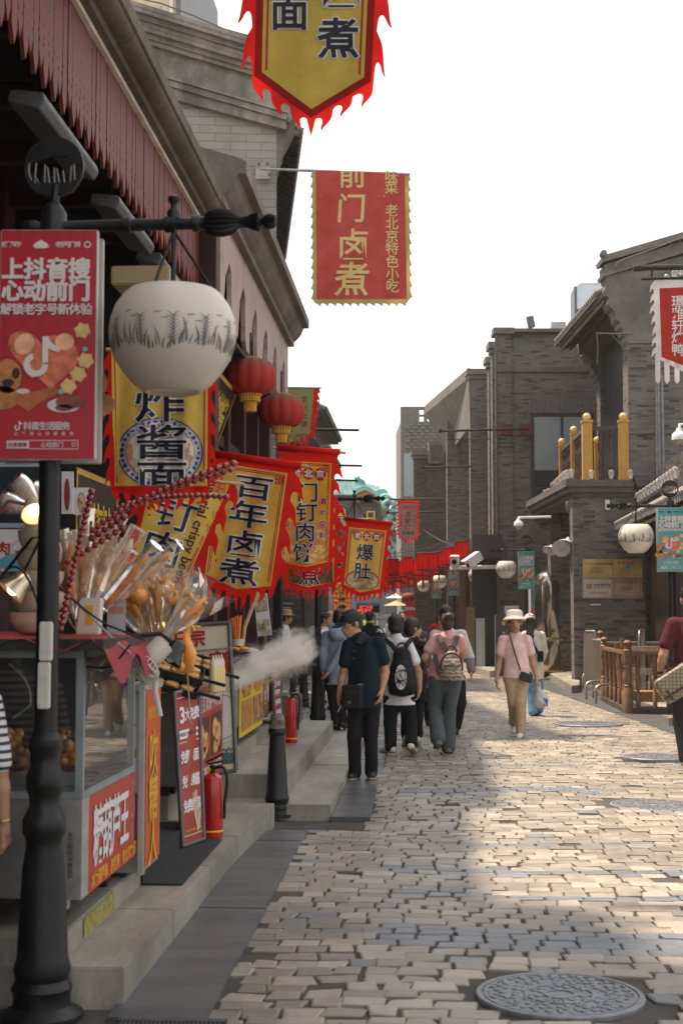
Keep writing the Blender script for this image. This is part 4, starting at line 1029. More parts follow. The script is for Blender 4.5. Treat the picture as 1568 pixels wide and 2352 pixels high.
for (x0, y0, x1, y1, Y, lab) in ((1016, 990, 1216, 984, 39.8, 'long bare flag rod with two rusty wall plates under the tall window'), (974, 1074, 1086, 1071, 48.6, 'bare flag rod in front of the hooded brick bay'), (893, 1178, 1020, 1175, 52, 'lowest bare flag rod beside the small cream banner')):
 a, b_ = at(x0, y0, Y), at(x1, y1, Y)
 t = thing('flag_rod', lab, 'flagpole', a, 'bare flag rods on the right side bays'); rod('pole', a, b_, .035, IRON, t)
 d = (b_-a); rod('hanging_rail', a + d*.04 + Vector((0,0,-.25)), a + d*.55 + Vector((0,0,-.27)), .014, IRON, t)
 for k in (.12, .5): MB().tube([a + d*k, a + d*k + Vector((0,0,-.26))], .014, 5).build('hanger', IRON, t)
 s = MB(); s.tube([a, a - d*.04 + Vector((0,0,.03))], [.05, .08], 8); s.build('wrapped_end', IRON, t)
 if Y == 39.8:
  for xx in (1163, 1207): p_ = at(xx, 986, 39.85); MB().box((p_.x-.17, 39.86, p_.z-.16), (p_.x+.17, 39.98, p_.z+.16)).build('wall_plate', M('red_oxide_plate', (.13,.03,.022), .7, .35, 14), t)
for (x0, y0, x1, Y, lab) in ((738, 987, 824, 30, 'bare left side rod above the pancake banner'), (770, 1069, 831, 35, 'bare left side rod pointing at the sky near the pancake banner'), (772, 1103, 822, 37, 'lower bare left side rod in front of the teal roof')):
 tag(MB().tube([at(x0-30, y0-1, Y), at(x1, y0+1, Y)], .028, 8).build('flag_rod', IRON, base=at(x0-30, y0, Y)), lab, 'flagpole', 'bare flag rods on the left')
p = [(767, 1340), (804, 1343), (803, 1400), (785, 1412), (767, 1400)]
t, fm = banner('dull far yellow banner above the capped man', 30, p, fl_n=(6, 2), amp=5, step=10)
sheet('yellow_panel', [p], fm, CYEL, t, 10, .005); lettering('lettering', col_text('门钉肉饼', 785, 1350, 15, 16), fm, CBLK, t, 10, .012, .02)
lettering('small_lettering', col_text('真材实料', 798, 1352, 11, 7) + col_text('唇齿留香', 772, 1352, 11, 7), fm, CREDP, t, 10, .012, .02); rod('rod', fm(762, 1340), fm(808, 1343), .012, WOODP, t)

# white-edged red banner at the right edge of the photo
fm = bmap(24, 1500, 641, 0, ((.03, 100, 400, 0),))
CWC = cloth('white_banner_cloth', (.62,.56,.54), .3)
t = thing('banner', 'red banner with white wave edge and streamers at the right edge', 'banner', fm(1560, 641), 'flame edged shop banners')
w_ = [(1502, 647), (1668, 647), (1660, 826), (1585, 862), (1510, 824)]
sheet('white_edge', [[(1502, 643)] + flames([(1502, 648), (1510, 822)], 7, 0, 13, 1) + [(1510, 824), (1585, 862), (1660, 826), (1668, 643)]], fm, CWC, t, 14)
sheet('streamer', [[(x, 815), (x+12, 815), (x+12.5, 874), (x+6.5, 882), (x+1, 874)] for x in (1503, 1524, 1547, 1570, 1595, 1618, 1640)], fm, CWC, t, 14, -.004)
sheet('red_panel', [[(1513, 662), (1657, 656), (1650, 818), (1585, 846), (1518, 820)]], fm, cloth('bright_red_banner_cloth', (.46,.035,.022), .3), t, 14, .004)
lettering('lettering', col_text('璟雅轩烤鸭', 1555, 692, 27.8, 30), fm, CWHT, t, 14, .009, .012)
a, b_ = at(1470, 615, 24), at(1700, 612, 24)
t2 = thing('flagpole', 'black flagpole with a wrapped end above the red and white banner', 'flagpole', a)
rod('pole', a, b_, .05, IRON, t2); rod('hanging_rail', at(1471, 641, 24), at(1700, 634, 24), .024, IRON, t2); MB().tube([at(1496, 616, 24), at(1496, 639, 24)], .02).build('hanger', IRON, t2)
s = MB()
for k in range(7): s.tube([at(1454, 613+k*1.4, 24), at(1468, 611+k*1.6, 23.98), at(1486, 614+.8*k, 24)], .022, 6)
s.build('wrapped_end', IRON, t2)

# black and gold shop boards on the pavilion, facing the street
def board(y0, y1, z0, z1, tilt, txt, label, X=-2.2, size=.3, lay='row'):
 t = thing('shop_sign', label, 'sign', (X, (y0+y1)/2, z0), 'black and gold shop boards')
 cy, cz = (y0+y1)/2, (z0+z1)/2; ez = Vector((math.sin(tilt), 0, math.cos(tilt))); n = Vector((math.cos(tilt), 0, -math.sin(tilt)))
 def fm(x, y, dz=0): return Vector((X, cy, cz)) + Vector((0,1,0))*x - ez*y + n*dz
 hw, hh = (y1-y0)/2, (z1-z0)/2; s = MB(); s.obox(Vector((X, cy, cz)) - n*.03, (0, hw, 0), ez*hh, n*.03); s.build('board', M('black_lacquer_board', (.022,.02,.018), .4, .2), t)
 rc = [(-hw, -hh), (hw, -hh), (hw, hh), (-hw, hh)]
 sheet('gilt_border', ring(rc, .01, .05), fm, M('gilt_moulding', (.42,.26,.05), .45, .3, 30), t, None, .006)
 if lay == 'row': it = row_text(txt, -hw+size*.9, 0, (2*hw-size*1.8)/max(1, len(txt)-1), size)
 else: it = col_text(txt, 0, -hh+size*.9, (2*hh-size*1.8)/max(1, len(txt)-1), size)
 lettering('lettering', it, fm, GOLDL, t, None, .006, .015); return t
board(13.5, 15.4, 3.45, 4.15, .35, '老北京炸酱', 'upper black board with gold characters partly behind the white bowl lamp', size=.42)
board(13.4, 15.0, 2.55, 3.35, .25, '北京炸酱面', 'lower black board with gold characters right of the noodle banner', size=.45)
board(15.6, 17.6, 2.5, 3.2, .25, '爆肚卤煮', 'black board with thin yellow border beneath the red lanterns', size=.42)
t = board(9.3, 10.6, 1.9, 2.65, .0, '老北京小吃', 'slanted black sign with yellow brush writing behind the candied skewers', X=-2.35, size=.36)

PRINTS = ('lettering', 'lettering_halo', 'small_lettering', 'disc_lettering', 'red_lettering', 'border_line', 'fretwork', 'red_disc', 'rim_pattern', 'bowl_rim', 'soup_rim', 'gilt_border', 'print')
def imprint():
 """printed marks belong to the surface they are printed on: one mesh, several inks"""
 for root in [o for o in COL.objects if o.type == 'EMPTY' and o.parent is None]:
  kids = [c for c in root.children if c.type == 'MESH']
  for par in kids + [root]:
   try: ch = list(par.children)
   except ReferenceError: continue
   pr = [c for c in ch if c.name.split('.')[0] in PRINTS or c.name.split('.')[0].endswith('_print')]
   if not pr: continue
   bases = [c for c in ch if c not in pr and c.name.split('.')[0].endswith(('_panel', 'board', 'poster_face'))] or ([par] if par.type == 'MESH' else [])
   if not bases: continue
   b_ = bases[0]; me = b_.data; V = [tuple(v.co) for v in me.vertices]; F_ = [tuple(p.vertices) for p in me.polygons]; mi = [p.material_index for p in me.polygons]; sm = [p.use_smooth for p in me.polygons]
   mats = list(me.materials)
   for c in pr:
    m2 = c.data; off = len(V); ms = []
    for m_ in m2.materials:
     if m_ not in mats: mats.append(m_)
     ms.append(mats.index(m_))
    V += [tuple(v.co) for v in m2.vertices]; F_ += [tuple(i+off for i in p.vertices) for p in m2.polygons]; mi += [ms[p.material_index] for p in m2.polygons]; sm += [p.use_smooth for p in m2.polygons]
    bpy.data.objects.remove(c)
   nm = bpy.data.meshes.new(me.name); nm.from_pydata(V, [], F_)
   for m_ in mats: nm.materials.append(m_)
   nm.polygons.foreach_set('material_index', mi); nm.polygons.foreach_set('use_smooth', sm); b_.data = nm
# ------------------------------------------------------------------ street lamps with goldfish-bowl globes
def bowl_glass():
 m, nt, b = newmat('milk_glass_bowl')
 f = noise_n(nt, 3, 5); c = mixc(nt, f, (.72,.65,.56), (.80,.75,.67))
 nt.links.new(c, b.inputs['Base Color']); b.inputs['Roughness'].default_value = .28; b.inputs['Specular IOR Level'].default_value = .5
 t = N(nt, 'BsdfTranslucent'); nt.links.new(c, t.inputs[0]); mx = N(nt, 'MixShader'); mx.inputs[0].default_value = .3
 nt.links.new(b.outputs[0], mx.inputs[1]); nt.links.new(t.outputs[0], mx.inputs[2]); nt.links.new(mx.outputs[0], nt.nodes['Material Output'].inputs[0]); return m
BOWL = bowl_glass(); INK = M('grey_green_glaze', (.13,.14,.13), .5, .4, 20)
GX, GZ = .522, 2.79      # globe centre from the post, in metres
BP = [(.113, -.212), (.125, -.206), (.162, -.178), (.205, -.13), (.242, -.07), (.262, -.01), (.268, .045), (.260, .10), (.240, .155), (.208, .20), (.188, .218)]
def globe_r(z):
 for (r0, z0), (r1_, z1) in zip(BP, BP[1:]):
  if z0 <= z <= z1: return r0+(r1_-r0)*(z-z0)/(z1-z0)
 return BP[-1][0]
def make_lamp():
 t = thing('street_lamp', 'proto', 'street lamp', (0, 0, 0), 'street lamps with white goldfish bowl shades')
 s = MB(); s.lathe([(.17, 0), (.17, .018), (.15, .03), (.118, .05), (.115, .09), (.125, .12), (.108, .155), (.118, .20), (.105, .24), (.088, .60), (.074, .69), (.075, .72), (.09, .75), (.09, .80), (.076, .83), (.062, .86), (.066, .9), (.078, .93), (.078, .98), (.062, 1.02), (.060, 1.06), (.07, 1.09), (.07, 1.13), (.048, 1.16), (.045, 2.2), (.042, 3.26), (.055, 3.27), (.055, 3.36), (.03, 3.40), (0, 3.42)], (0,0,0), 28)
 s.build('post', IRON, t, smooth=35)
 s = MB(); z = 3.30
 s.lathe([(.012, -.14), (.03, -.12), (.032, -.08), (.024, -.06), (.026, .30), (.035, .305), (.035, .335), (.026, .34), (.026, .48), (.036, .485), (.036, .53), (.026, .535), (.026, .60), (.036, .605), (.036, .63), (.028, .64), (.030, .66)], (0,0,z), 16, ax=(1,0,0))
 s.lathe([(.02, .65), (.045, .665), (.058, .70), (.060, .73), (.052, .77), (.03, .795), (.024, .80), (.024, .84), (.03, .845), (.042, .885), (.03, .89), (.012, .895), (.012, .90), (.026, .91), (.034, .93), (.026, .955), (0, .965)], (0,0,z), 32, ax=(1,0,0), flute=.22, fl_n=16)
 s.lathe([(.03, 0), (.03, .03), (.014, .05), (.014, .065), (.026, .08), (.026, .095), (0, .11)], (GX,0,z+.02), 12); s.build('arm', IRON, t, smooth=40)
 s = MB(); n = 40      # round fish medallion above the post
 cx, cz, r = .0, 3.42+.14, .130
 ring_ = [(cx+r*math.cos(a), cz+r*math.sin(a)) for a in np.linspace(0, 2*math.pi, n, False)]
 for i in range(n):
  a, b_ = ring_[i], ring_[(i+1) % n]; ia = (cx+(a[0]-cx)*.86, cz+(a[1]-cz)*.86); ib = (cx+(b_[0]-cx)*.86, cz+(b_[1]-cz)*.86); s.prism([a, b_, ib, ia], (0,-.012,0), (1,0,0), (0,0,1), .024)
 s.prism([(cx-.125, cz+.02), (cx-.10, cz+.09), (cx-.03, cz+.128), (cx+.06, cz+.118), (cx+.12, cz+.05), (cx+.115, cz+.0), (cx+.06, cz+.045), (cx-.02, cz+.05)], (0,-.016,0), (1,0,0), (0,0,1), .03)
 s.prism([(cx-.11, cz-.07), (cx+.11, cz-.07), (cx+.08, cz-.11), (cx, cz-.132), (cx-.08, cz-.11)], (0,-.014,0), (1,0,0), (0,0,1), .026)
 rr = random.Random(2)
 for k in range(9):
  x = cx-.09+k*.022; h = rr.uniform(.03, .1); s.prism([(x-.006, cz-.075), (x+.006, cz-.075), (x+rr.uniform(-.012, .012), cz-.075+h)], (0,-.012,0), (1,0,0), (0,0,1), .02)
 s.tube([(0, 0, 3.36), (0.01, 0, 3.48)], .02, 8); s.build('fish_medallion', IRON, t)
 s = MB(); s.tube([(GX, 0, z), (GX, 0, GZ+.10)], .011, 8)
 for a in (.3, .3+2.09, .3+4.19): s.tube([(GX, 0, z-.03), (GX+.18*math.cos(a), .18*math.sin(a), GZ+.215)], .006, 6)
 s.build('hanger', IRON, t, smooth=40)
 s = MB(); s.lathe([(.10, -.20), (.112, -.212)] + BP[0:] + [(.182, .222), (.176, .215), (.19, .19), (.228, .15), (.25, .06), (.25, 0), (.228, -.07), (.192, -.13), (.15, -.172), (.10, -.195)], (GX, 0, GZ), 56, caps=False)
 sh = s.build('lamp_shade', BOWL, t, smooth='all')
 s = MB(); rr = random.Random(11)
 def leaf(a0, z0, da, h, w0):      # a brush stroke of painted water weed
  m_ = 5; Lf = []; Rt = []
  for i in range(m_+1):
   u = i/m_; z_ = z0+h*u; a = a0+da*u*u; ww = w0*(math.sin(math.pi*min(1, .25+u*.75)))
   for q_, lst in ((-1, Lf), (1, Rt)): r_ = globe_r(z_)+.0025; lst.append((GX+r_*math.cos(a+q_*ww), r_*math.sin(a+q_*ww), GZ+z_))
  for i in range(m_): s.add([Lf[i], Lf[i+1], Rt[i+1], Rt[i]], [(0, 1, 2, 3)])
 for k in range(100):
  a = 2*math.pi*k/100+rr.uniform(-.02, .02); zz = -.05+.012*math.sin(a*5); leaf(a, zz+rr.uniform(-.012, .006), rr.uniform(-.14, .14), rr.uniform(.025, .105), rr.uniform(.010, .022))
 for a in np.arange(.25, 6.28, .52):
  for k in range(8): z_ = -.05+k*.015; leaf(a, z_, .13, .03, .012); leaf(a, z_, -.13, .03, .012)
  leaf(a, -.055, .05, .15, .007)
  for q_ in range(2): leaf(a+.25+q_*.12, .085-q_*.03+rr.uniform(-.02,.02), .12, .006, .05)
 s.build('painted_weed', INK, sh)
 s = MB(); s.lathe([(.03, .02), (.03, .09), (.055, .02), (.05, -.06), (.0, -.09)][::-1], (GX, 0, GZ+.02), 12); s.build('bulb', M('frosted_bulb', (.7,.68,.62), .4, 0), t, smooth='all')
 return t
lamp0 = make_lamp()

# poster boards on the lamp posts
def posterset(main, dark, name):
 """two printed boards back to back round the post; local coordinates, faces -y and +y"""
 t = thing('poster_board', 'proto', 'poster', (0, 0, 0), 'poster boards on the lamp posts')
 PW, PH, PZ = .41, .975, 2.29
 mm = M(name+'_poster_print', main, .35, .06, 4); ALU = M('poster_frame_white', (.52,.50,.47), .4, .12, 8)
 W2 = M('poster_white', (.66,.58,.56) if name == 'red' else (.62,.66,.64), .45, .03, 8)
 for sgn in (-1, 1):
  def fm(x, y, dz=0, s_=sgn): return Vector((s_*-1*(x-110)*PW/225, s_*(.088+dz), PZ+PH-(y-520)*PH/538))
  def fmm(x, y, dz=0): return fm(x, y, dz)
  s = MB(); s.box((-PW/2, sgn*.05 if sgn > 0 else -.086, PZ), (PW/2, .086 if sgn > 0 else -.05, PZ+PH)); fr_ = s.build('board', ALU, t, bevel=.004)
  pf = sheet('poster_face', [[(0, 522), (220, 522), (220, 1056), (0, 1056)]], fm, mm, fr_, None, .002, smooth=False)
  def st(nm, polys, m_, dz): return sheet(nm+'_print', polys, fm, m_, fr_, None, dz, smooth=False)
  st('wave', [ell(x, 600+(i % 2)*9-40, 26, 26, 16) for i, x in enumerate(range(5, 225, 30))][:0] + [[(x, 522), (x+14, 522), (x+7, 545)] for x in range(4, 210, 30)] + [[(x, 700+k*40), (x+10, 690+k*40), (x+20, 700+k*40), (x+10, 712+k*40)] for k in range(6) for x in range(4, 200, 40)], M(name+'_poster_pattern', tuple(c*.8 for c in main), .4, 0), .0028)
  def L(it, m_, dz=.008, b_=.01):
   fat = [i for i in it if i.get('bold')]
   if fat:      # heavy strokes: the glyph printed again a hair to each side
    it = [i for i in it if not i.get('bold')]
    for k in range(8): a = k*math.pi/4; lettering('lettering', [dict(i, bold=.008, x=i['x']+i['bold']*.62*i['size']*math.cos(a), y=i['y']+i['bold']*.62*i['size']*math.sin(a)) for i in fat], fm, m_, fr_, None, dz+k*.0002)
   if it: lettering('lettering', it, fm, m_, fr_, None, dz, min(b_, .012))
  HD = W2 if name == 'red' else M('navy_head', (.02,.03,.04), .5, 0)
  L([dict(s=c, x=8+i*10.5, y=556, size=15, skew=.1) for i, c in enumerate('前门街市')], HD, b_=.03)
  st('gate', [[(72,562),(78,556),(74,556),(92,545),(110,556),(106,556),(112,562),(106,562),(106,565),(78,565),(78,562)]], HD, .006)
  L([dict(s=c, x=132+i*11, y=556, size=15) for i, c in enumerate('老字号厂牌')], HD, b_=.03); st('badge', ring(ell(199, 556, 8, 8, 16), 0, 2.6), HD, .006)
  L([dict(s=c, x=28+i*51, y=613, size=52, bold=.055) for i, c in enumerate('上抖音搜')], W2); L([dict(s=c, x=28+i*51, y=664, size=52, bold=.055) for i, c in enumerate('心动前门')], W2)
  L([dict(s=c, x=15+i*26.2, y=708, size=28, bold=.03) for i, c in enumerate('解锁老字号新体验')], W2)
  HEART = M('glazed_meat_print', (.56,.14,.06), .3, .45, 22, 0); HL = M('meat_highlight_print', (.72,.36,.22), .35, .3, 18)
  hp = []
  for a in np.linspace(0, 2*math.pi, 48, False):
   x = 16*math.sin(a)**3; y = 13*math.cos(a)-5*math.cos(2*a)-2*math.cos(3*a)-math.cos(4*a); hp.append((105+x*5.0-(y*1.0), 822-y*4.8+x*.6))
  st('heart', [hp], HEART, .005); st('heart_light', [ell(58, 790, 22, 26, 20, rot=.5), ell(150, 785, 22, 20, 20), ell(70, 850, 10, 22, 14, rot=-.6)], HL, .0075)
  st('food', [ell(20, 865, 32, 40, 22), ell(8, 915, 40, 28, 22)], M('bread_print', (.42,.17,.05), .4, .35, 20), .0056); st('food_dark', [ell(22, 880, 14, 9, 14), ell(40, 858, 9, 13, 14)], M('dark_bean_print', (.03,.012,.01), .4, .1), .0075)
  st('star', [[(cx_+(16 if k % 2 else 20)*math.cos(k*.5236+.2), cy_+(15 if k % 2 else 20)*math.sin(k*.5236+.2)) for k in range(12)] for cx_, cy_ in ((190, 758), (198, 828), (182, 860), (160, 888))], M('cookie_print', (.66,.43,.16), .4, .2, 25), .006)
  st('gem', [ell(197, 802, 6, 6, 10), ell(143, 901, 6, 6, 10)], M('jade_print', (.12,.42,.36), .3, .1), .0085)
  st('tray', [[(40, 910), (130, 890), (138, 902), (90, 930), (70, 948), (44, 930)]], M('sausage_print', (.40,.10,.04), .35, .3, 20), .0062); st('plate', [ell(150, 932, 38, 17, 24), ell(56, 900, 16, 6, 12)], M('plate_print', (.55,.50,.48), .4, .1), .006); st('roast', [ell(165, 925, 34, 15, 22), ell(150, 938, 20, 8, 12)], M('roast_print', (.20,.045,.025), .3, .5, 25), .0075)
  def note(cx_, cy_, k, m_, dz):      # musical-note mark
   o = []
   o += [[(cx_+a*k, cy_+b_*k) for a, b_ in q_] for q_ in ([(.05, -1.0), (.33, -1.0), (.33, .35), (.05, .35)], [(.33, -1.0), (.42, -.76), (.62, -.58), (.88, -.50), (.88, -.22), (.6, -.28), (.33, -.42)])]
   R0, R1 = .58, .30; aa = np.linspace(-.2, 4.4, 22); pl = [(cx_+(-.25+R0*math.cos(a))*k, cy_+(.38+R0*math.sin(a))*k) for a in aa] + [(cx_+(-.25+R1*math.cos(a))*k, cy_+(.38+R1*math.sin(a))*k) for a in aa[::-1]]
   o.append(pl); st('note', o, m_, dz)
  note(97, 820, 48, W2, .010); note(47, 980, 11, W2, .006)
  L([dict(s=c, x=68+i*17.5, y=980, size=20, bold=.02) for i, c in enumerate('抖音生活服务')], W2); L([dict(s=c, x=42+i*18, y=998, size=9) for i, c in enumerate('让每份心动都值得')], W2)
  st('search', [[(20, 1013), (72, 1013), (72, 1034), (20, 1034)]] + ring([(20, 1013), (184, 1013), (184, 1034), (20, 1034)], 0, 1.6) + ring(ell(174, 1023, 5, 5, 10), 0, 1.4), W2, .006)
  L([dict(s=c, x=30+i*11, y=1023.5, size=11, bold=.02) for i, c in enumerate('抖音搜索')], mm, .010); L([dict(s=c, x=105+i*13, y=1023.5, size=13, bold=.01) for i, c in enumerate('心动前门')], W2)
 s = MB()
 for z in (PZ+.06, PZ+PH-.08): s.box((-.06, -.05, z), (.06, .05, z+.03))
 s.build('clamp', GREYM, t)
 return t
post_red = posterset(srgb(168, 22, 36), None, 'red')
post_teal = posterset(srgb(72, 150, 150), None, 'teal')
imprint()
def put(proto, x, y, z, rz, label, sc=1.0, first=False):
 o = proto if first else copy_tree(proto)
 o.location = (x, y, z); o.rotation_euler = (0, 0, rz); o.scale = (sc,)*3; o['label'] = label; return o
LX, LY = xat(110, 5.8), 5.8
put(lamp0, LX, LY, 0, R(-2), 'nearest black street lamp with its big white goldfish bowl shade over the stall', first=True)
put(post_red, LX, LY, 0, R(4), 'large red poster board with white headline on the nearest lamp post', first=True)
PI = math.pi
spots = [  # post x, distance, rotation, colour, lamp label, poster label
 (730, 20, 0, 'r', 'lamp behind the steam on the left whose bowl hides behind the tripe banner', 'red poster board on the left lamp hidden by the pancake banner'),
 (695, 33, 0, 'r', 'second lamp back on the left whose post shows beside the straw hat man', 'red poster board third along the left lamps'),
 (728, 47, 0, 'r', 'far left lamp with a tiny white bowl under the tripe banner', 'small far red poster below the pancake banner'),
 (1542, 21.6, PI, 't', 'right edge lamp with white bowl hanging before the brass plaques', 'teal poster board at the right edge of the photo'),
 (1209, 36.5, PI, 't', 'lamp with white bowl right of the chained security camera bar', 'teal poster board beside the chrome capsule'),
 (1134, 43, PI, 't', 'third lamp on the right with white bowl under the white camera bar', 'teal poster board half behind the second right white bowl'),
 (1043, 50, PI-.2, 't', 'fourth lamp on the right, behind the pink shirted woman', 'tilted teal poster board above the man in the pale jacket'),
 (1002, 58, PI, 't', 'farthest right lamp with smallest white bowl near the red lanterns', 'dimmest smallest teal poster board near the round red lantern'),
 (1657, 25, PI, 't', 'lamp outside the right edge with only part of its bowl in the picture', 'teal poster board beyond the right edge')]
ft = True
for x, Y, rz, c, l1, l2 in spots:
 z = 0
 put(lamp0, xat(x, Y), Y, z, rz, l1)
 if x == 1657: continue
 put(post_red if c == 'r' else post_teal, xat(x, Y), Y, z, rz, l2, first=(c == 't' and ft)); ft = ft and c != 't'

# taped white cable box on the near post
s = MB(); p_ = at(107, 1428, 5.72); p1_ = at(112, 1628, 5.72); s.box((p_.x-.024, 5.70, at(0, 1518, 5.7).z), (p_.x+.024, 5.745, p_.z)); s.box((p_.x-.030, 5.705, p1_.z), (p_.x+.018, 5.74, at(0, 1521, 5.7).z))
tag(s.build('cable_box', M('white_cable_trunking', (.58,.54,.50), .5, .15, 10, dirt=.3, dcol=(.3,.26,.2)), base=p_, bevel=.005), 'white plastic cable trunking tied to the nearest lamp post', 'cable box')

# ------------------------------------------------------------------ red silk lanterns under the pavilion eave
LRED = None
def lantern_cloth():
 m, nt, b = newmat('dusty_red_silk')
 tc = N(nt, 'TexCoord'); sp = N(nt, 'SeparateXYZ'); nt.links.new(tc.outputs['Normal'], sp.inputs[0])
 f = noise_n(nt, 12, 5); up = mathn(nt, 'ADD', sp.outputs[2], mathn(nt, 'MULTIPLY', mathn(nt, 'SUBTRACT', f, .5), .5))
 c = mixc(nt, ramp(nt, up, [(.25, 0.0), (.85, .8)]), (.40,.022,.018), (.14,.10,.08))       # dust lies on the upper side
 nt.links.new(c, b.inputs['Base Color']); b.inputs['Roughness'].default_value = .7; bumpn(nt, b, noise_n(nt, 200, 2), .1, .002)
 t = N(nt, 'BsdfTranslucent'); nt.links.new(c, t.inputs[0]); mx = N(nt, 'MixShader'); mx.inputs[0].default_value = .25
 nt.links.new(b.outputs[0], mx.inputs[1]); nt.links.new(t.outputs[0], mx.inputs[2]); nt.links.new(mx.outputs[0], nt.nodes['Material Output'].inputs[0]); return m
LRED = lantern_cloth(); LGOLD = M('yellow_lantern_collar', (.50,.25,.015), .5, .2, 20)
def silk_lantern(p, r, label, group='round red silk lanterns'):
 p = Vector(p); t = thing('red_lantern', label, 'lantern', p, group)
 prof = [(r*.38, -.66*r)] + [(r*(.38+.62*math.cos(a)**.8), r*.66*math.sin(a)) for a in np.linspace(-1.45, 1.45, 15)] + [(r*.38, .66*r)]
 s = MB(); s.lathe(prof, p, 96, flute=.05, fl_n=12); s.build('body', LRED, t, smooth='all')
 s = MB(); z = -.66*r; s.lathe([(r*.24, z-.66*r), (r*.25, z-.30*r), (r*.38, z-.28*r), (r*.39, z-.08*r), (r*.45, z-.06*r), (r*.46, z+.03*r), (r*.3, z+.04*r)], p, 48, flute=.08, fl_n=24); s.build('bottom_collar', LGOLD, t, smooth=30)
 s = MB(); z = .64*r; s.lathe([(r*.38, z), (r*.39, z+.10*r), (r*.3, z+.12*r), (r*.3, z+.02*r)], p, 48, flute=.08, fl_n=24); s.build('top_collar', LGOLD, t, smooth=30)
 s = MB(); s.tube([p + Vector((0,0,.7*r)), p + Vector((0,0,1.7*r))], .01, 6); s.build('hanging_cord', IRON, t); MB().tube([p + Vector((0,0,-1.3*r)), p + Vector((0,0,-1.38*r))], .012, 6).build('bottom_knob', IRON, t)
 return t
silk_lantern(at(575, 866, 15.2), .292, 'left of the two big dusty red lanterns beside the white bowl lamp')
silk_lantern(at(646, 945, 17), .292, 'right and lower of the two big dusty red lanterns')
silk_lantern(at(937, 1373, 50), .24, 'single small bright red lantern low over the crowd')

# ------------------------------------------------------------------ strings of red paper lanterns across the street
PAPER = M('bright_red_lantern_paper', (.97,.085,.05), .6, .1, 3, trans=.94)
FRM = M('dark_red_lantern_frame', (.12,.012,.012), .6, .1)
def paper_lantern():
 t = thing('paper_lantern', 'red paper lantern with tassel on the strings across the street', 'lantern', (0,0,0), 'red paper lanterns strung across the street')
 s = MB(); s.lathe([(.10, -.24), (.16, -.21), (.165, .21), (.10, .24)], (0,0,0), 8); s.build('paper_shade', PAPER, t)
 s = MB()
 for k in range(8): a = 2*math.pi*k/8; s.tube([(.165*math.cos(a), .165*math.sin(a), -.22), (.17*math.cos(a), .17*math.sin(a), .22)], .005, 4)
 s.lathe([(.12, -.27), (.17, -.26), (.17, -.22), (.12, -.22)], (0,0,0), 8); s.lathe([(.12, .22), (.17, .22), (.17, .26), (.12, .27)], (0,0,0), 8); s.tube([(0,0,.26), (0,0,.42)], .008, 4); s.build('frame', FRM, t)
 s = MB()
 for k in range(5): a = 1.26*k; s.tube([(.012*math.cos(a), .012*math.sin(a), -.27), (.02*math.cos(a), .02*math.sin(a), -.62)], [.006, .010], 4)
 s.build('tassel', M('red_tassel', (.40,.02,.015), .8, .1), t)
 return t
PL0 = paper_lantern(); firstl = True; rr = random.Random(8); nl = 0
for i, (Y, xa, ya, xb, yb, n) in enumerate(((40, 1062, 1262, 800, 1296, 9), (43, 1052, 1268, 800, 1305, 9), (46.5, 1046, 1282, 800, 1312, 9), (50.5, 1030, 1292, 800, 1318, 9), (55, 1010, 1303, 800, 1325, 9), (60, 990, 1313, 810, 1332, 8), (66, 980, 1322, 820, 1338, 8))):
 a = at(xa, ya, Y); b_ = at(xb, yb, Y+3.5); pts = []
 for k in range(25):
  u = k/24; p = a.lerp(b_, u); p.z -= .55*4*u*(1-u)*.5; pts.append(p)
 st_ = tag(MB().tube([p + Vector((0,0,.42)) for p in pts], .012, 4).build('lantern_string', IRON, base=a), ['nearest', 'second', 'third', 'fourth', 'fifth', 'sixth', 'last'][i] + ' wire of red paper lanterns across the street', 'wire', 'wires of the paper lanterns')
 for k in range(n):
  u = (k+.33*(i % 3))/n + .01; p = pts[min(24, int(round(u*24)))]
  o = PL0 if firstl else copy_tree(PL0); firstl = False
  o.location = p + Vector((0, 0, rr.uniform(-.04, .04))); o.rotation_euler = (0, 0, rr.uniform(0, .8))
# ------------------------------------------------------------------ stalls, boards and goods along the left
def quad(TL, TR, BR, BL, w, h):
 TL, TR, BR, BL = map(Vector, (TL, TR, BR, BL)); n = (TR-TL).cross(TL-BL).normalized()
 def fm(x, y, dz=0.0):
  u, v = x/w, y/h; return TL*(1-u)*(1-v) + TR*u*(1-v) + BR*u*v + BL*(1-u)*v + n*dz
 return fm
def slab(name, fm, w, h, th, mat, parent, e=0.0):
 s = MB(); c = [(-e, -e), (w+e, -e), (w+e, h+e), (-e, h+e)]
 f = [fm(x, y, 0) for x, y in c]; b_ = [fm(x, y, -th) for x, y in c]
 s.add(f+b_, [(3,2,1,0), (4,5,6,7)] + [(i, (i+1)%4, (i+1)%4+4, i+4) for i in range(4)]); return s.build(name, mat, parent)
def face(name, fm, w, h, mat, parent, dz=.003, m=0.0): return sheet(name, [[(m, m), (w-m, m), (w-m, h-m), (m, h-m)]], fm, mat, parent, None, dz, smooth=False)
def side(X, y0, y1, z0, z1, w, h): return quad((X, y0, z1), (X, y1, z1), (X, y1, z0), (X, y0, z0), w, h)     # a plane facing the street (+X)
ALUF = M('dull_aluminium', (.42,.41,.39), .42, .2, 8, metal=.5, dirt=.35, dcol=(.22,.2,.17))
STL = M('stall_steel', (.30,.29,.28), .38, .2, 6, metal=.6, dirt=.4, dcol=(.15,.13,.11))
SIGNR = M('sign_red', (.42,.040,.022), .4, .1, 3); SIGNY = M('sign_yellow', (.72,.36,.02), .45, .1, 4)
WHITEP = M('sign_white', (.66,.63,.64), .45, .06, 4); CREAM = M('cream_board', (.60,.53,.40), .5, .12, 3, dirt=.2, dcol=(.4,.33,.22))
TYRE = M('black_rubber', (.015,.015,.015), .7, .1)
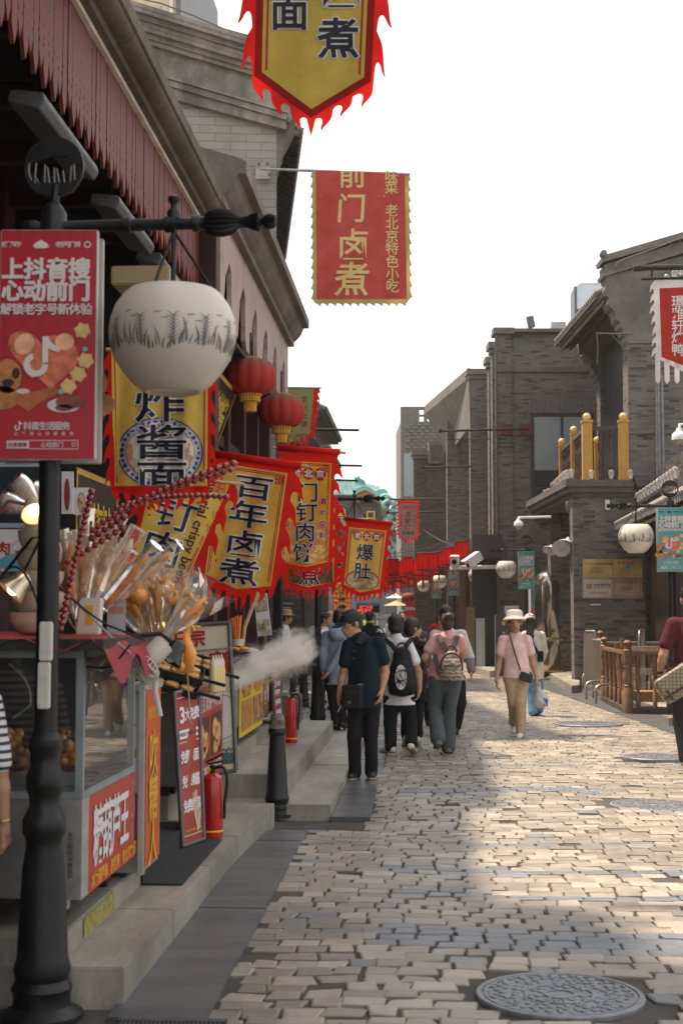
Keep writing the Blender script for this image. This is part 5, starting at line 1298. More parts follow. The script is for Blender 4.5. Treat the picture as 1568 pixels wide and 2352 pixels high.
GLASS = glassy('clear_glass', (.9,.95,.93), .02, .015, 1.5); FILM = glassy('clear_wrap', (1.,.96,.9), .16, .06, 1.4)

# candied-fruit stall
t = thing('food_stall', 'candied fruit stall with glass case and red sign with big white characters', 'food stall', (-2.0, 6.7, .275))
X0, YA, YB, ZB, ZC = -1.5, 6.14, 7.26, .405, .835
s = MB(); s.box((-2.7, YA, ZB), (X0-.012, YB, ZC)); s.build('cabinet', STL, t, bevel=.006)
fm = side(X0, YA+.12, YB-.0, ZB+.0, ZC, 112, 43); o = slab('sign_board', fm, 112, 43, .012, SIGNR, t)
lettering('lettering', [dict(s=c, x=19+i*21, y=19, size=23, sy=1.25, bold=.012) for i, c in enumerate('糖葫芦王')], fm, WHITEP, t, None, .004)
for k in range(6): a = k*math.pi/3; lettering('lettering', [dict(s=c, x=19+i*21+.38*math.cos(a), y=19+.38*math.sin(a), size=23, sy=1.25, bold=.012) for i, c in enumerate('糖葫芦王')], fm, WHITEP, t, None, .0042+k*.0002)
lettering('small_lettering', [dict(s=c, x=9+i*7.2, y=38.5, size=7.4, bold=.02) for i, c in enumerate('冰糖葫芦串 驴打滚 老北京糖葫芦') if c != ' '], fm, SIGNY, t, None, .004)
rr = random.Random(3); sheet('dot_print', [ell(rr.uniform(97, 108), rr.uniform(3, 34), .8, .8, 6) for _ in range(60)], fm, M('pink_print', (.6,.25,.2), .5, 0), t, None, .004)
fm = quad((X0-.10, YA-.008, ZC), (X0+.0, YA-.008, ZC), (X0+.0, YA-.008, ZB), (X0-.10, YA-.008, ZB), 10, 43); slab('corner_post', fm, 10, 43, .13, ALUF, t)
lettering('small_lettering', col_text('手工制作冰糖葫芦', 5, 15, 2.6, 2.6), fm, CBLK, t, None, .003)
s = MB()
for (x, y) in ((X0-.02, YA+.02), (X0-.02, YB-.03), (-2.68, YA+.02), (-2.1, YA+.02), (-2.68, YB-.03)): s.box((x-.018, y-.018, ZC), (x+.018, y+.018, 1.50))
s.box((-2.7, YA, ZC), (X0, YB, ZC+.035)); s.box((-2.7, YA, 1.455), (X0, YA+.035, 1.49)); s.box((X0-.04, YA, 1.455), (X0, YB, 1.49)); s.build('case_frame', M('grey_blue_frame', (.23,.26,.26), .45, .12, 8, dirt=.25), t, bevel=.003)
s = MB(); s.box((X0-.010, YA+.04, ZC+.035), (X0-.004, YB-.05, 1.455)); s.box((-2.66, YA+.006, ZC+.035), (X0-.04, YA+.012, 1.455)); s.build('glass_pane', GLASS, t)
s = MB(); s.box((-2.78, YA-.08, 1.492), (X0+.10, YB+.05, 1.54)); s.build('roof_top', M('dark_counter_board', (.035,.03,.03), .4, .2), t, bevel=.004)
s = MB(); s.box((-2.7, YB-.02, ZC+.035), (X0-.06, YB-.005, 1.46)); s.build('case_back', M('dark_case_back', (.028,.018,.014), .5, .3), t)
for (x, y) in ((-1.62, YA+.15), (-1.62, YB-.15), (-2.5, YA+.15), (-2.5, YB-.15)):
 w_ = MB().lathe([(.045, -.018), (.05, 0), (.045, .018)], (x, y, .327), 18, ax=(1,0,0)).build('wheel', TYRE, t, smooth=40); MB().box((x-.025, y-.03, .335), (x+.025, y+.03, .405)).build('wheel_fork', ALUF, w_)
# goods inside the case
q = random.Random(9)
for k in range(3):
 p0 = Vector((-2.45+k*.36, 6.55, ZC+.04)); tr = thing('food_tray', ['steel tray of dark glazed fruit, left one in the glass case', 'middle steel tray of amber glazed fruit in the glass case', 'right steel tray of brown glazed fruit in the glass case'][k], 'tray', p0, 'trays in the glass case')
 s = MB(); s.box((p0.x-.16, 6.32, p0.z), (p0.x+.16, 6.9, p0.z+.02)); s.box((p0.x-.16, 6.32, p0.z+.02), (p0.x-.15, 6.9, p0.z+.06)); s.box((p0.x+.15, 6.32, p0.z+.02), (p0.x+.16, 6.9, p0.z+.06)); s.box((p0.x-.15, 6.32, p0.z+.02), (p0.x+.15, 6.33, p0.z+.06)); s.build('tray', STEEL, tr)
 s = MB()
 for _ in range(150): s.sphere((p0.x+q.uniform(-.14, .14), q.uniform(6.34, 6.87), p0.z+q.uniform(.03, .20)), q.uniform(.02, .03), 8, 5)
 s.build('glazed_fruit', M('amber_glaze_%d' % k, [(.42,.13,.02), (.62,.26,.03), (.45,.16,.03)][k], .12, .4, 30, coat=.6), tr, smooth='all')
bx = MB().box((-2.42, 6.9, ZC+.04), (-2.22, 7.1, ZC+.30)); tag(bx.build('food_box', M('orange_box', (.45,.16,.03), .5, .25, 8), base=(-2.3, 7, ZC+.04), bevel=.006), 'orange box standing at the back of the glass case', 'box')
# red cloth over the counter
s = MB(); nx, ny = 24, 14; vs = []; fs = []
for j in range(ny+1):
 for i in range(nx+1):
  u, v = i/nx, j/ny; x = -2.75+u*1.42; y = YA-.10+v*1.1; z = 1.548+.012*math.sin(u*19+v*3)*math.sin(v*9+u*4)
  if x > X0+.08: z -= (x-X0-.08)*1.6*(1+.4*math.sin(v*13))
  if v < .1: z -= .06*(1-v/.1)*(.6+.5*math.sin(u*25))
  vs.append((x, y, z))
for j in range(ny):
 for i in range(nx): a = j*(nx+1)+i; fs.append((a, a+1, a+nx+2, a+nx+1))
s.add(vs, fs); tag(s.build('red_cloth', M('faded_red_cloth', (.25,.025,.032), .8, .2, 9, .3), base=(-2, 6.6, 1.54), smooth='all'), 'faded red cloth spread over the roof of the candied fruit stall', 'cloth')
# stacked cream bowls
CER = M('cream_glazed_ware', (.56,.47,.36), .35, .15, 8, dirt=.2, dcol=(.35,.25,.15))
c0_ = at(88, 1452, 6.6); zz = 1.555
for k in range(5):
 r = .135-.009*k; tg = tag(MB().lathe([(r*.62, 0), (r*.8, .02), (r*1.0, .065), (r*1.02, .092), (r*1.05, .10), (r*.97, .102), (r*.9, .06), (r*.5, .03)], (c0_.x, 6.6, zz), 28).build('bowl', CER, base=(c0_.x, 6.6, zz), smooth=50),
  ['bottom', 'second', 'third', 'fourth', 'top'][k] + ' cream bowl of the stack behind the lamp post', 'bowl', 'stacked cream bowls'); zz += .098
s = MB(); s.lathe([(.075, 0), (.06, .05), (.085, .10), (.09, .13), (.07, .135), (.07, .11), (.05, .05)], (c0_.x, 6.6, zz), 24); tag(s.build('candy_jar', CER, base=(c0_.x, 6.6, zz), smooth=50), 'small waisted cream jar on top of the bowl stack holding candy cones', 'jar')
CANDY = foodmat('pink_candy', [(.62,.30,.26), (.66,.45,.33), (.60,.52,.38), (.64,.22,.25), (.40,.45,.42)], 40)
for k, (x, y, dx) in enumerate(((2, 1150, 0), (38, 1105, 1), (70, 1120, 2))):
 a = Vector((c0_.x+.02*k, 6.6, zz+.10)); b_ = at(x, y, 6.45+.06*k); tc_ = thing('candy_cone', ['long pink candy cone leaning left out of the cream jar', 'upright pink candy cone in the cream jar', 'short candy cone nearest the lamp post'][k], 'candy', a, 'wrapped candy cones')
 MB().tube([a, a.lerp(b_, .25), a.lerp(b_, .7), b_], [.012, .022, .042, .034], 12).build('candy', CANDY, tc_, smooth='all'); MB().tube([a, a.lerp(b_, .3), a.lerp(b_, .75), a.lerp(b_, 1.08)], [.016, .028, .055, .050], 12).build('wrapper', FILM, tc_, smooth='all')
# skewers of candied hawthorn
HAW = M('candied_hawthorn', (.26,.012,.014), .16, .3, 30, coat=.8)
def skewer(pts, n, r, label):
 pts = [Vector(p) for p in pts]; ln = [0]
 for i in range(len(pts)-1): ln.append(ln[-1]+(pts[i+1]-pts[i]).length)
 def pos(d):
  for i in range(len(pts)-1):
   if d <= ln[i+1]+1e-9: return pts[i].lerp(pts[i+1], (d-ln[i])/(ln[i+1]-ln[i]))
  return pts[-1]
 t = thing('fruit_skewer', label, 'candied fruit', pts[0], 'skewers of candied hawthorn')
 MB().tube(pts, .004, 6).build('stick', WOODP, t); s = MB()
 for k in range(n):
  p = pos(ln[-1]*(k+.5)/n); s.sphere(p, r*q.uniform(.9, 1.06), 14, 9, sc=(1, 1, .95))
 s.build('fruit', HAW, t, smooth='all'); return t
def bez(a, b_, c, n=14): a, b_, c = Vector(a), Vector(b_), Vector(c); return [a*(1-u)**2+b_*2*u*(1-u)+c*u*u for u in [i/n for i in range(n+1)]]
skewer(bez(at(138, 1452, 6.1), at(160, 1340, 6.1), at(212, 1122, 6.15)), 23, .0155, 'tall curved string of red candied fruit rising beside the lamp post')
skewer(bez(at(208, 1222, 6.2), at(330, 1128, 6.0), at(545, 1062, 5.9)), 22, .0175, 'upper long skewer of red candied fruit reaching out to the right')
skewer(bez(at(262, 1168, 6.25), at(380, 1128, 6.2), at(526, 1142, 6.1)), 20, .0145, 'lower long skewer of red candied fruit reaching out to the right')
skewer(bez(at(290, 1160, 6.35), at(400, 1120, 6.3), at(538, 1076, 6.2)), 15, .015, 'third long skewer half hidden behind the upper one')
skewer([at(205, 1240, 6.3), at(292, 1182, 6.2)], 6, .019, 'short thick candied skewer, upper of two')
skewer([at(150, 1295, 6.4), at(290, 1208, 6.2)], 9, .017, 'short candied skewer, lower one tilted by the wrapped snacks')
# wrapped snacks fanned out behind the post
SN = [foodmat('snack_orange', [(.66,.20,.02), (.70,.30,.05), (.56,.14,.02), (.70,.42,.16)], 30), foodmat('snack_peach', [(.68,.42,.26), (.66,.50,.34), (.60,.30,.14), (.70,.55,.42)], 30), foodmat('snack_mixed', [(.62,.40,.08), (.66,.20,.15), (.40,.36,.10), (.68,.55,.35)], 30)]
cs = at(180, 1445, 6.75)
for k in range(24):
 an = R(-46+k*4.6); L = q.uniform(.30, .46); st_ = cs + Vector((.09*math.sin(an)+q.uniform(-.03, .03), q.uniform(-.12, .12), .05+.03*(k % 3))); d = Vector((math.sin(an)*.75, q.uniform(-.25, .1), math.cos(an))).normalized(); sd = d.cross(Vector((0,1,0))).normalized()
 t = thing('wrapped_snack', 'snack stick in clear wrap in the fan behind the lamp post', 'snack', st_, 'wrapped snack sticks fanned out behind the lamp post')
 w_ = q.uniform(.028, .045); s = MB(); e_ = st_+d*L; m_ = st_+d*L*.55
 n_ = 9; s.tube([st_+d*(.08+(L-.10)*j/n_) + sd*q.uniform(-.012, .012) for j in range(n_+1)], [w_*.72*q.uniform(.35, 1.0)*(1 if 0 < j < n_ else .3) for j in range(n_+1)], 9); s.build('snack', SN[k % 3], t, smooth='all')
 s = MB(); s.tube([st_, st_+d*.12, e_-d*.05, e_+d*.04], [.006, w_*.8, w_*.85, w_*1.1], 6); s.build('wrapper', FILM, t)
 MB().tube([st_-d*.06, st_+d*.1], .003, 5).build('stick', WOODP, t)
p_ = at(204, 1455, 6.5); s = MB(); s.prism([(-.06, 0), (.045, 0), (.055, .17), (-.04, .17)], (p_.x, 6.5, 1.555), (1,0,0), (0,0,1), .07)
t = thing('snack_box', 'white paper box with orange square beside the wrapped snacks', 'box', (p_.x, 6.5, 1.555)); s.build('box', M('white_paper_box', (.62,.56,.50), .6, .08), t, bevel=.003); MB().box((p_.x-.015, 6.497, 1.60), (p_.x+.02, 6.499, 1.69)).build('orange_label', SIGNY, t)
# clear acrylic price card
fm = quad(at(250, 1292, 6.9), at(290, 1294, 6.9), at(288, 1460, 6.9), at(246, 1456, 6.9), 40, 165)
t = thing('price_card', 'tall clear card printed in blue and orange beside the wrapped sugar figures', 'sign', fm(20, 165)); slab('card_board', fm, 40, 165, .006, M('card_blue', (.24,.31,.40), .3, .15), t); face('lower_print', quad(fm(0,62), fm(40,62), fm(40,165), fm(0,165), 40, 103), 40, 103, M('card_pale', (.42,.45,.46), .3, .1), t)
lettering('lettering', col_text('冰糖', 12, 22, 24, 20) + col_text('葫芦', 30, 22, 24, 18) + col_text('现做', 12, 82, 26, 20) + col_text('现卖', 30, 82, 26, 20), fm, M('card_orange', (.60,.20,.08), .5, 0), t, None, .005, .015)
# small lit clip lamps over the goods
def clip_lamp(p, d, r, label, mat, lit=True):
 p = Vector(p); d = Vector(d).normalized(); t = thing('clip_lamp', label, 'lamp', p, 'clip lamps over the goods')
 MB().lathe([(r*.35, -r*.9), (r*.5, -r*.75), (r*.62, -r*.2), (r, r*.6), (r*.96, r*.6), (r*.55, -.15*r)], p, 24, ax=d).build('lamp_shade', mat, t, smooth=50)
 m, nt, b = (MATS['warm_bulb'], None, None) if 'warm_bulb' in MATS else newmat('warm_bulb')
 if b is not None: b.inputs['Emission Color'].default_value = (1, .62, .28, 1); b.inputs['Emission Strength'].default_value = 7; b.inputs['Base Color'].default_value = (.8,.7,.5,1)
 MB().sphere(p + d*r*.25, r*.42, 14, 9).build('bulb', m if lit else MATS['frosted_bulb'], t, smooth='all'); return t
t = clip_lamp(at(78, 1168, 6.3), (.3, -.5, -.55), .065, 'lit clip lamp with pale shade beside the candy cones', CREAM); a = at(70, 1160, 6.35); MB().tube([a, at(20, 1150, 6.4), at(-10, 1190, 6.5), at(0, 1330, 6.6)], .009, 8).build('goose_neck', ALUF, t)
t = clip_lamp(at(40, 1345, 6.35), (-.6, -.3, -.7), .075, 'low metal clip lamp glowing at the left edge over the goods', M('nickel_shade', (.6,.52,.40), .22, .1, 6, metal=.8)); MB().tube([at(52, 1320, 6.4), at(95, 1235, 6.4), at(75, 1235, 6.4), at(0, 1330, 6.5)], .007, 8).build('goose_neck', IRON, t)
clip_lamp(at(190, 1345, 7.0), (-.2, -.2, -.9), .06, 'lit clip lamp glowing among the wrapped snacks', M('nickel_shade', (.6,.52,.40), .22, .1, 6, metal=.8))
clip_lamp(at(410, 1420, 7.5), (-.3, -.2, -.9), .06, 'lit clip lamp inside the bouquet of wrapped sugar figures', CREAM)
# cables slung over the goods
for k, pts in enumerate(([(0, 1330), (48, 1250), (90, 1395), (140, 1470)], [(110, 1320), (180, 1395), (245, 1435), (330, 1468)], [(150, 1500), (195, 1545), (260, 1530), (300, 1480)], [(150, 1360), (215, 1420), (262, 1470), (300, 1500)], [(20, 1525), (78, 1560), (70, 1620), (30, 1650)])):
 P_ = [at(x, y, 6.05+.1*k) for x, y in pts]; pp = [Vector(v) for v in bez(P_[0], P_[1], P_[2])] + [P_[3]]
 tag(MB().tube(pp, .0055, 6).build('cable', IRON if k not in (3, 4) else M('grey_cable', (.30,.30,.28), .5, .1), base=P_[0]), ['black cable looping left of the bowl stack', 'black cable across the wrapped snacks to the fan', 'black cable sagging in front of the glass case', 'grey cable from the post down to the fan', 'white plastic pipe loop at the left of the glass case'][k], 'cable', 'cables slung over the stall')

# blown-sugar stall behind it
t = thing('sugar_stall', 'narrow white stall with a tall orange strip sign in yellow characters', 'food stall', (-1.8, 7.5, .275))
s = MB(); s.box((-2.5, 7.34, .30), (-1.475, 7.78, 1.20)); s.build('cabinet', ALUF, t, bevel=.005)
fm = side(-1.46, 7.32, 7.74, .335, 1.245, 42, 91); slab('strip_sign_board', fm, 42, 91, .015, M('orange_red_sign', (.50,.085,.015), .4, .12, 3), t)
fat([dict(s=c, x=20, y=y, size=26, sx=.95) for c, y in zip('吹糖人', (34, 57, 80))], fm, SIGNY, t, .025); lettering('small_lettering', row_text('老北京传统', 8, 12, 6.5, 7), fm, SIGNY, t, None, .004, .015)
fm = quad((-1.63, 7.30, 1.235), (-1.49, 7.30, 1.235), (-1.49, 7.30, .72), (-1.63, 7.30, .72), 14, 51); slab('end_panel', fm, 14, 51, .03, WHITEP, t)
lettering('lettering', row_text('人糖人', 3.2, 15, 3.9, 4.2), fm, CREDP, t, None, .004, .02); sheet('swoosh_print', [[(1, 27), (3.5, 30), (7, 25.5), (10, 30), (13, 28), (13, 33), (7, 34), (1, 33)]], fm, M('amber_print', (.60,.20,.03), .5, .3, 20), t, None, .004)
s = MB()
for x in (-1.655, -1.475): s.box((x-.015, 7.28, .30), (x+.015, 7.34, 1.26))
s.box((-2.5, 7.29, 1.245), (-1.46, 7.8, 1.275)); s.build('frame', ALUF, t, bevel=.003)
s = MB()
for k in range(2):
 for z in range(9): pass
SLT = M('slotted_steel', (.45,.45,.44), .4, .2, 60, metal=.4); MB().box((-1.70, 7.36, 1.275), (-1.66, 7.40, 1.52)).build('slotted_upright', SLT, t); MB().box((-1.50, 7.36, 1.275), (-1.46, 7.40, 1.46)).build('slotted_upright', SLT, t)
# sugar figures in film bouquets
SUG, nt_, b_ = newmat('amber_sugar'); b_.inputs['Base Color'].default_value = (.75,.34,.06,1); b_.inputs['Roughness'].default_value = .14; b_.inputs['Subsurface Weight'].default_value = .5; b_.inputs['Subsurface Radius'].default_value = (.04,.02,.006); b_.inputs['Coat Weight'].default_value = .5
PAMB = M('amber_sugar_pale', (.72,.43,.15), .2, .2, 20, coat=.4, trans=.3)
def sugar_fig(pts, rad, label, extra=()):
 P_ = [at(x, y, Y) for x, y, Y in pts]; t = thing('sugar_figure', label, 'sugar figure', P_[0], 'blown sugar animal figures')
 s = MB(); s.tube(P_, rad, 14)
 for (x, y, Y, r, sc_) in extra: s.sphere(at(x, y, Y), r, 14, 9, sc=sc_)
 s.build('body', SUG, t, smooth='all'); MB().tube([P_[0], P_[0] + Vector((.02, .02, -.28))], .004, 5).build('stick', WOODP, t); return t
sugar_fig([(320, 1375, 7.3), (318, 1345, 7.3), (311, 1320, 7.3), (304, 1300, 7.3), (308, 1288, 7.3), (316, 1290, 7.3)], [.02, .03, .026, .018, .014, .01], 'amber sugar swan with a long neck at the left of the bouquet', ((318, 1368, 7.3, .045, (1.2, 1, 1)),))
sugar_fig([(345, 1372, 7.4), (343, 1340, 7.4), (350, 1315, 7.4), (362, 1308, 7.4)], [.03, .042, .03, .012], 'amber sugar dragon with a crested head in the bouquet', ((340, 1312, 7.4, .02, (1, 1, 1.4)), (352, 1322, 7.4, .03, (1.3, 1, 1))))
sugar_fig([(430, 1545, 7.6), (438, 1500, 7.6), (428, 1462, 7.6), (440, 1432, 7.6), (446, 1450, 7.6)], [.03, .036, .020, .024, .018], 'glossy amber sugar rooster standing by the black lamp', ((418, 1532, 7.6, .04, (1, .9, .8)), (428, 1455, 7.6, .014, (.7, .7, 1.6)), (452, 1440, 7.6, .012, (2, .7, .7))))
sugar_fig([(440, 1322, 7.6), (432, 1335, 7.6), (420, 1350, 7.6)], [.014, .024, .03], 'small amber sugar bird at the right tip of the bouquet', ((446, 1318, 7.6, .018, (1.3, 1, 1)),))
sugar_fig([(385, 1400, 7.5), (390, 1365, 7.5), (380, 1335, 7.5)], [.04, .05, .03], 'round amber sugar figure in the middle of the bouquet', ((395, 1352, 7.45, .03, (1, 1, 1)),))
base = at(362, 1470, 7.4)
for k in range(15):
 an = R(-38+k*5.8); L = q.uniform(.34, .46); d = Vector((math.sin(an), q.uniform(-.35, .25), math.cos(an)*.95)).normalized(); sd = d.cross(Vector((q.uniform(-.5,.5), 1, 0))).normalized(); nn = sd.cross(d)
 b0 = base + Vector((.05*math.sin(an), q.uniform(-.05, .05), 0)); vs = []; fs = []
 rows = 6; cols = 4
 for j in range(rows+1):
  u = j/rows; wd = .01+.125*u**1.1
  for i in range(cols+1):
   v = (i/cols-.5)*2; vs.append(b0 + d*L*u + sd*wd*v + nn*(.03*math.sin(v*3+k)+q.uniform(-.016, .016)) + d*(q.uniform(-.05, .05) if j == rows else 0))
 for j in range(rows):
  for i in range(cols): a = j*(cols+1)+i; fs.append((a, a+1, a+cols+2, a+cols+1))
 t = thing('wrapped_sugar', 'crumpled clear wrap round a pale sugar stick in the bouquet', 'candy', b0, 'clear wrapped sugar sticks in the bouquet')
 MB().add(vs, fs).build('wrapper', FILM, t); s = MB()
 s.tube([b0, b0+d*L*.4, b0+d*L*.62, b0+d*L*.8], [.004, .010, .024, .008], 10); s.sphere(b0+d*L*.66+sd*.022, .018, 10, 7); s.sphere(b0+d*L*.74-sd*.02, .014, 10, 7); s.tube([b0+d*L*.55, b0+d*L*.6-sd*.05], [.010, .004], 6); s.build('sugar', PAMB if k % 2 else SUG, t, smooth='all')
# white clip fan and black lamp
pf = at(342, 1515, 6.9); ax = Vector((-.55, -.35, -.62)).normalized()
t = thing('clip_fan', 'white plastic clip fan tilted down among cables above the sugar stall', 'fan', pf)
WP = M('off_white_plastic', (.56,.52,.46), .35, .08, 6)
MB().lathe([(.055, -.11), (.058, -.03), (.045, .0), (.03, .03)], pf, 28, ax=ax).build('motor_housing', WP, t, smooth=40)
s = MB(); qd = Vector((0,0,1)).rotation_difference(ax)
for k in range(26): a = 2*math.pi*k/26; s.tube([pf + qd @ Vector((math.cos(a)*r_, math.sin(a)*r_, z_)) for r_, z_ in ((.03, .0), (.085, .015), (.10, .045), (.085, .085), (.02, .10))], .0022, 4)
for r_, z_ in ((.10, .045), (.06, .008), (.06, .095)): s.tube([pf + qd @ Vector((math.cos(a)*r_, math.sin(a)*r_, z_)) for a in np.linspace(0, 2*math.pi, 30)], .004, 5)
s.build('cage', WP, t)
for k in range(3):
 a = 2.09*k; s = MB(); s.add([pf + qd @ Vector((math.cos(a+b2)*r_, math.sin(a+b2)*r_, .05+dz)) for r_, b2, dz in ((.02, -.3, 0), (.085, -.35, -.015), (.088, .45, .02), (.02, .5, .0))], [(0, 1, 2, 3)]); s.build('blade', M('clear_grey_blade', (.5,.52,.52), .3, 0), t)
MB().tube([pf - ax*.05, pf + Vector((.03, .02, -.16)), pf + Vector((.05, .05, -.28))], .014, 8).build('stand', WP, t)
t = clip_lamp(at(398, 1500, 7.0), (-.45, -.25, -.75), .075, 'black clip lamp right of the white fan', M('gloss_black_plastic', (.012,.012,.014), .22, .1), lit=False); MB().tube([at(395, 1475, 7.0), at(370, 1455, 6.95), at(300, 1462, 6.9)], .011, 8).build('arm', IRON, t)
# pans with sesame cakes, noodles, sauce bottles on the pancake cart
t = thing('pancake_cart', 'steel pancake cart with a red picture menu on its street side', 'food cart', (-1.9, 10, .43))
s = MB(); s.box((-2.5, 9.35, .50), (-1.55, 10.7, 1.12)); s.build('cabinet', STL, t, bevel=.008)
fm = side(-1.53, 9.38, 10.62, .47, 1.13, 124, 66); slab('menu_board', fm, 124, 66, .012, M('menu_red', (.33,.035,.025), .42, .12), t)
lettering('lettering', row_text('门钉肉饼', 18, 10, 14, 13) + row_text('牛肉馅饼', 76, 10, 12, 11) + row_text('皇家酥脆肉饼', 12, 58, 9, 8) + row_text('老北京门钉', 74, 58, 9, 8), fm, WHITEP, t, None, .004, .015)
sheet('dark_print', [[(8, 20), (56, 20), (56, 50), (8, 50)], [(66, 20), (116, 20), (116, 50), (66, 50)]], fm, M('dark_photo_print', (.05,.022,.015), .4, .4, 20), t, None, .003)
sheet('pancake_print', [ell(22, 32, 11, 8), ell(40, 38, 13, 8), ell(30, 44, 12, 5), ell(82, 30, 11, 7), ell(98, 36, 13, 9), ell(86, 44, 12, 5)], fm, PANCAKE, t, None, .005)
for k in (9.5, 10.5): MB().lathe([(.04, -.015), (.05, 0), (.04, .015)], (-1.7, k, .48), 16, ax=(1,0,0)).build('wheel', TYRE, t, smooth=40)
GRID = M('cast_pan', (.02,.017,.015), .4, .2); CAKE = foodmat('sesame_cake', [(.45,.20,.06), (.55,.30,.10), (.34,.13,.04), (.60,.38,.16)], 40)
for k, (x, y, Y, ang) in enumerate(((408, 1545, 9.3, -.1), (445, 1528, 9.7, .25), (395, 1575, 9.2, .1))):
 c = at(x, y, Y); t = thing('griddle_pan', ['front tilted dark pan of browned cakes below the sugar rooster', 'rear tilted dark pan of browned cakes', 'ribbed dark pan edge at the stall counter'][k], 'pan', c, 'pans of browned cakes')
 e1_ = Vector((math.cos(ang), .2, -.28)).normalized(); e2_ = Vector((-.1, 1, .25)).normalized(); nn = e1_.cross(e2_).normalized(); s = MB(); s.obox(c, e1_*.17, e2_*.15, nn*.006)
 for q_ in (-1, 1): s.obox(c + e1_*.17*q_ + nn*.02, e1_*.006, e2_*.15, nn*.022); s.obox(c + e2_*.15*q_ + nn*.02, e1_*.17, e2_*.006, nn*.022)
 s.obox(c + e1_*.25 - nn*.0, e1_*.08, e2_*.012, nn*.01); s.build('pan', GRID, t, bevel=.003)
 for i in range(3):
  for j in range(2): MB().lathe([(.035, 0), (.048, .01), (.046, .03), (.03, .036), (0, .037)], c + e1_*(-.10+.10*i) + e2_*(-.06+.12*j) + nn*.008, 18, ax=nn).build('cake', CAKE, t, smooth=50)
for k in range(4):
 c = at(489+k*6.5, 1580, 9.5+.06*k); t = thing('sauce_bottle', 'pale yellow squeeze bottle on the pancake cart', 'bottle', (c.x, c.y, 1.12), 'pale squeeze bottles on the pancake cart')
 MB().lathe([(.024, 0), (.027, .01), (.027, .15), (.022, .17)], (c.x, c.y, 1.12), 16).build('bottle', M('pale_sauce', (.60,.48,.22), .3, .1), t, smooth=40); MB().lathe([(.022, 0), (.023, .03), (.008, .06), (.005, .08)], (c.x, c.y, 1.29), 14).build('cap', WP, t, smooth=40)
# cream board: "authentic stew"
fm = quad(at(372, 1440, 10.95), at(527, 1431, 10.95), at(543, 1770, 10.85), at(392, 1790, 10.85), 155, 340)
t = thing('standing_board', 'large cream standing board with red characters and a grey frame', 'sign board', fm(78, 340)); slab('board', fm, 155, 340, .03, CREAM, t)
s = MB()
for a, b_ in (((0, 0), (155, 0)), ((155, 0), (155, 340)), ((155, 340), (0, 340)), ((0, 340), (0, 0))): s.tube([fm(*a, .004), fm(*b_, .004)], .017, 8)
s.build('frame', GREYM, t, smooth=40); MB().tube([fm(0, 62, .01), fm(157, 58, .02)], .008, 6).build('rope', M('grey_rope', (.25,.24,.21), .8, .2, 40), t)
fat(row_text('正宗', 30, 30, 48, 42) + row_text('卤煮', 66, 92, 62, 60), fm, CREDP, t, .035, .007)
sheet('plate_print', [ell(120, 215, 60, 58)], fm, M('plate_white_print', (.66,.64,.60), .4, .05), t, None, .004, [((153, 0), (1, 0))]); sheet('plate_rim_print', ring(ell(120, 215, 60, 58), 5, 8), fm, M('plate_grey_print', (.35,.38,.36), .5, .1), t, None, .006, [((153, 0), (1, 0))])
rr = random.Random(6)
sheet('figure_print', [p for k in range(12) for p in ([(98+k*4.3, 322), (100+k*4.3, 296+rr.uniform(-6, 5)), (104+k*4.3, 296), (106+k*4.3, 322)], ell(102+k*4.3, 290+rr.uniform(-5, 5), 2.4, 3, 8))], fm, M('teal_figure_print', (.07,.14,.14), .5, .6, 60), t, None, .005)
# red standing board: three free ones
def free_board(TL, TR, BR, BL, label):
 fm = quad(TL, TR, BR, BL, 56, 350); t = thing('standing_board', label, 'sign board', fm(28, 350)); slab('board', fm, 56, 350, .02, M('brick_red_board', (.30,.035,.025), .4, .12, 3, dirt=.15), t); s = MB()
 for a, b_ in (((0, 0), (56, 0)), ((56, 0), (56, 350)), ((56, 350), (0, 350)), ((0, 350), (0, 0))): s.tube([fm(*a, .003), fm(*b_, .003)], .012, 8)
 s.build('frame', GREYM, t, smooth=40)
 fat([dict(s='3', x=14, y=55, size=34, sx=.8, sy=1.5)] + [dict(s=c, x=26+i*11, y=56, size=13, sy=2.3) for i, c in enumerate('大免费')] + [dict(s=c, x=12+i*10.5, y=y, size=12.5, sy=2.4) for y, st_ in ((152, '免费续面'), (208, '免费续酱'), (264, '免费续蒜')) for i, c in enumerate(st_)], fm, WHITEP, t, .035)
 sheet('white_print', [[(6, 90), (50, 90), (50, 110), (6, 110)], [(4, 14), (52, 14), (52, 15.5), (4, 15.5)], [(4, 118), (52, 118), (52, 119.5), (4, 119.5)], [(4, 330), (52, 330), (52, 331.5), (4, 331.5)]], fm, WHITEP, t, None, .004); lettering('small_lettering', [dict(s='THREE FREE ONES', x=28, y=100, size=7.2, sy=1.6)], fm, M('board_dark_text', (.05,.03,.03), .5, 0), t, None, .008, .01)
 lettering('small_lettering', row_text('老北京炸酱面', 11, 320, 7, 6.5), fm, SIGNY, t, None, .005, .01); sheet('scuff_print', [[(30, 240), (40, 232), (44, 262), (50, 280), (46, 318), (38, 330), (34, 300), (30, 275)]], fm, M('torn_sticker', (.42,.33,.22), .8, .4, 30), t, None, .006); return t
free_board(at(400, 1592, 8.98), at(456, 1578, 9.26), at(468, 1926, 9.16), at(420, 1944, 8.87), 'red standing board listing three free extras beside the near fire extinguisher')
free_board(at(626, 1548, 15.6), at(641, 1545, 16.1), at(650, 1690, 16.0), at(634, 1702, 15.5), 'far smaller red standing board near the far fire extinguisher')
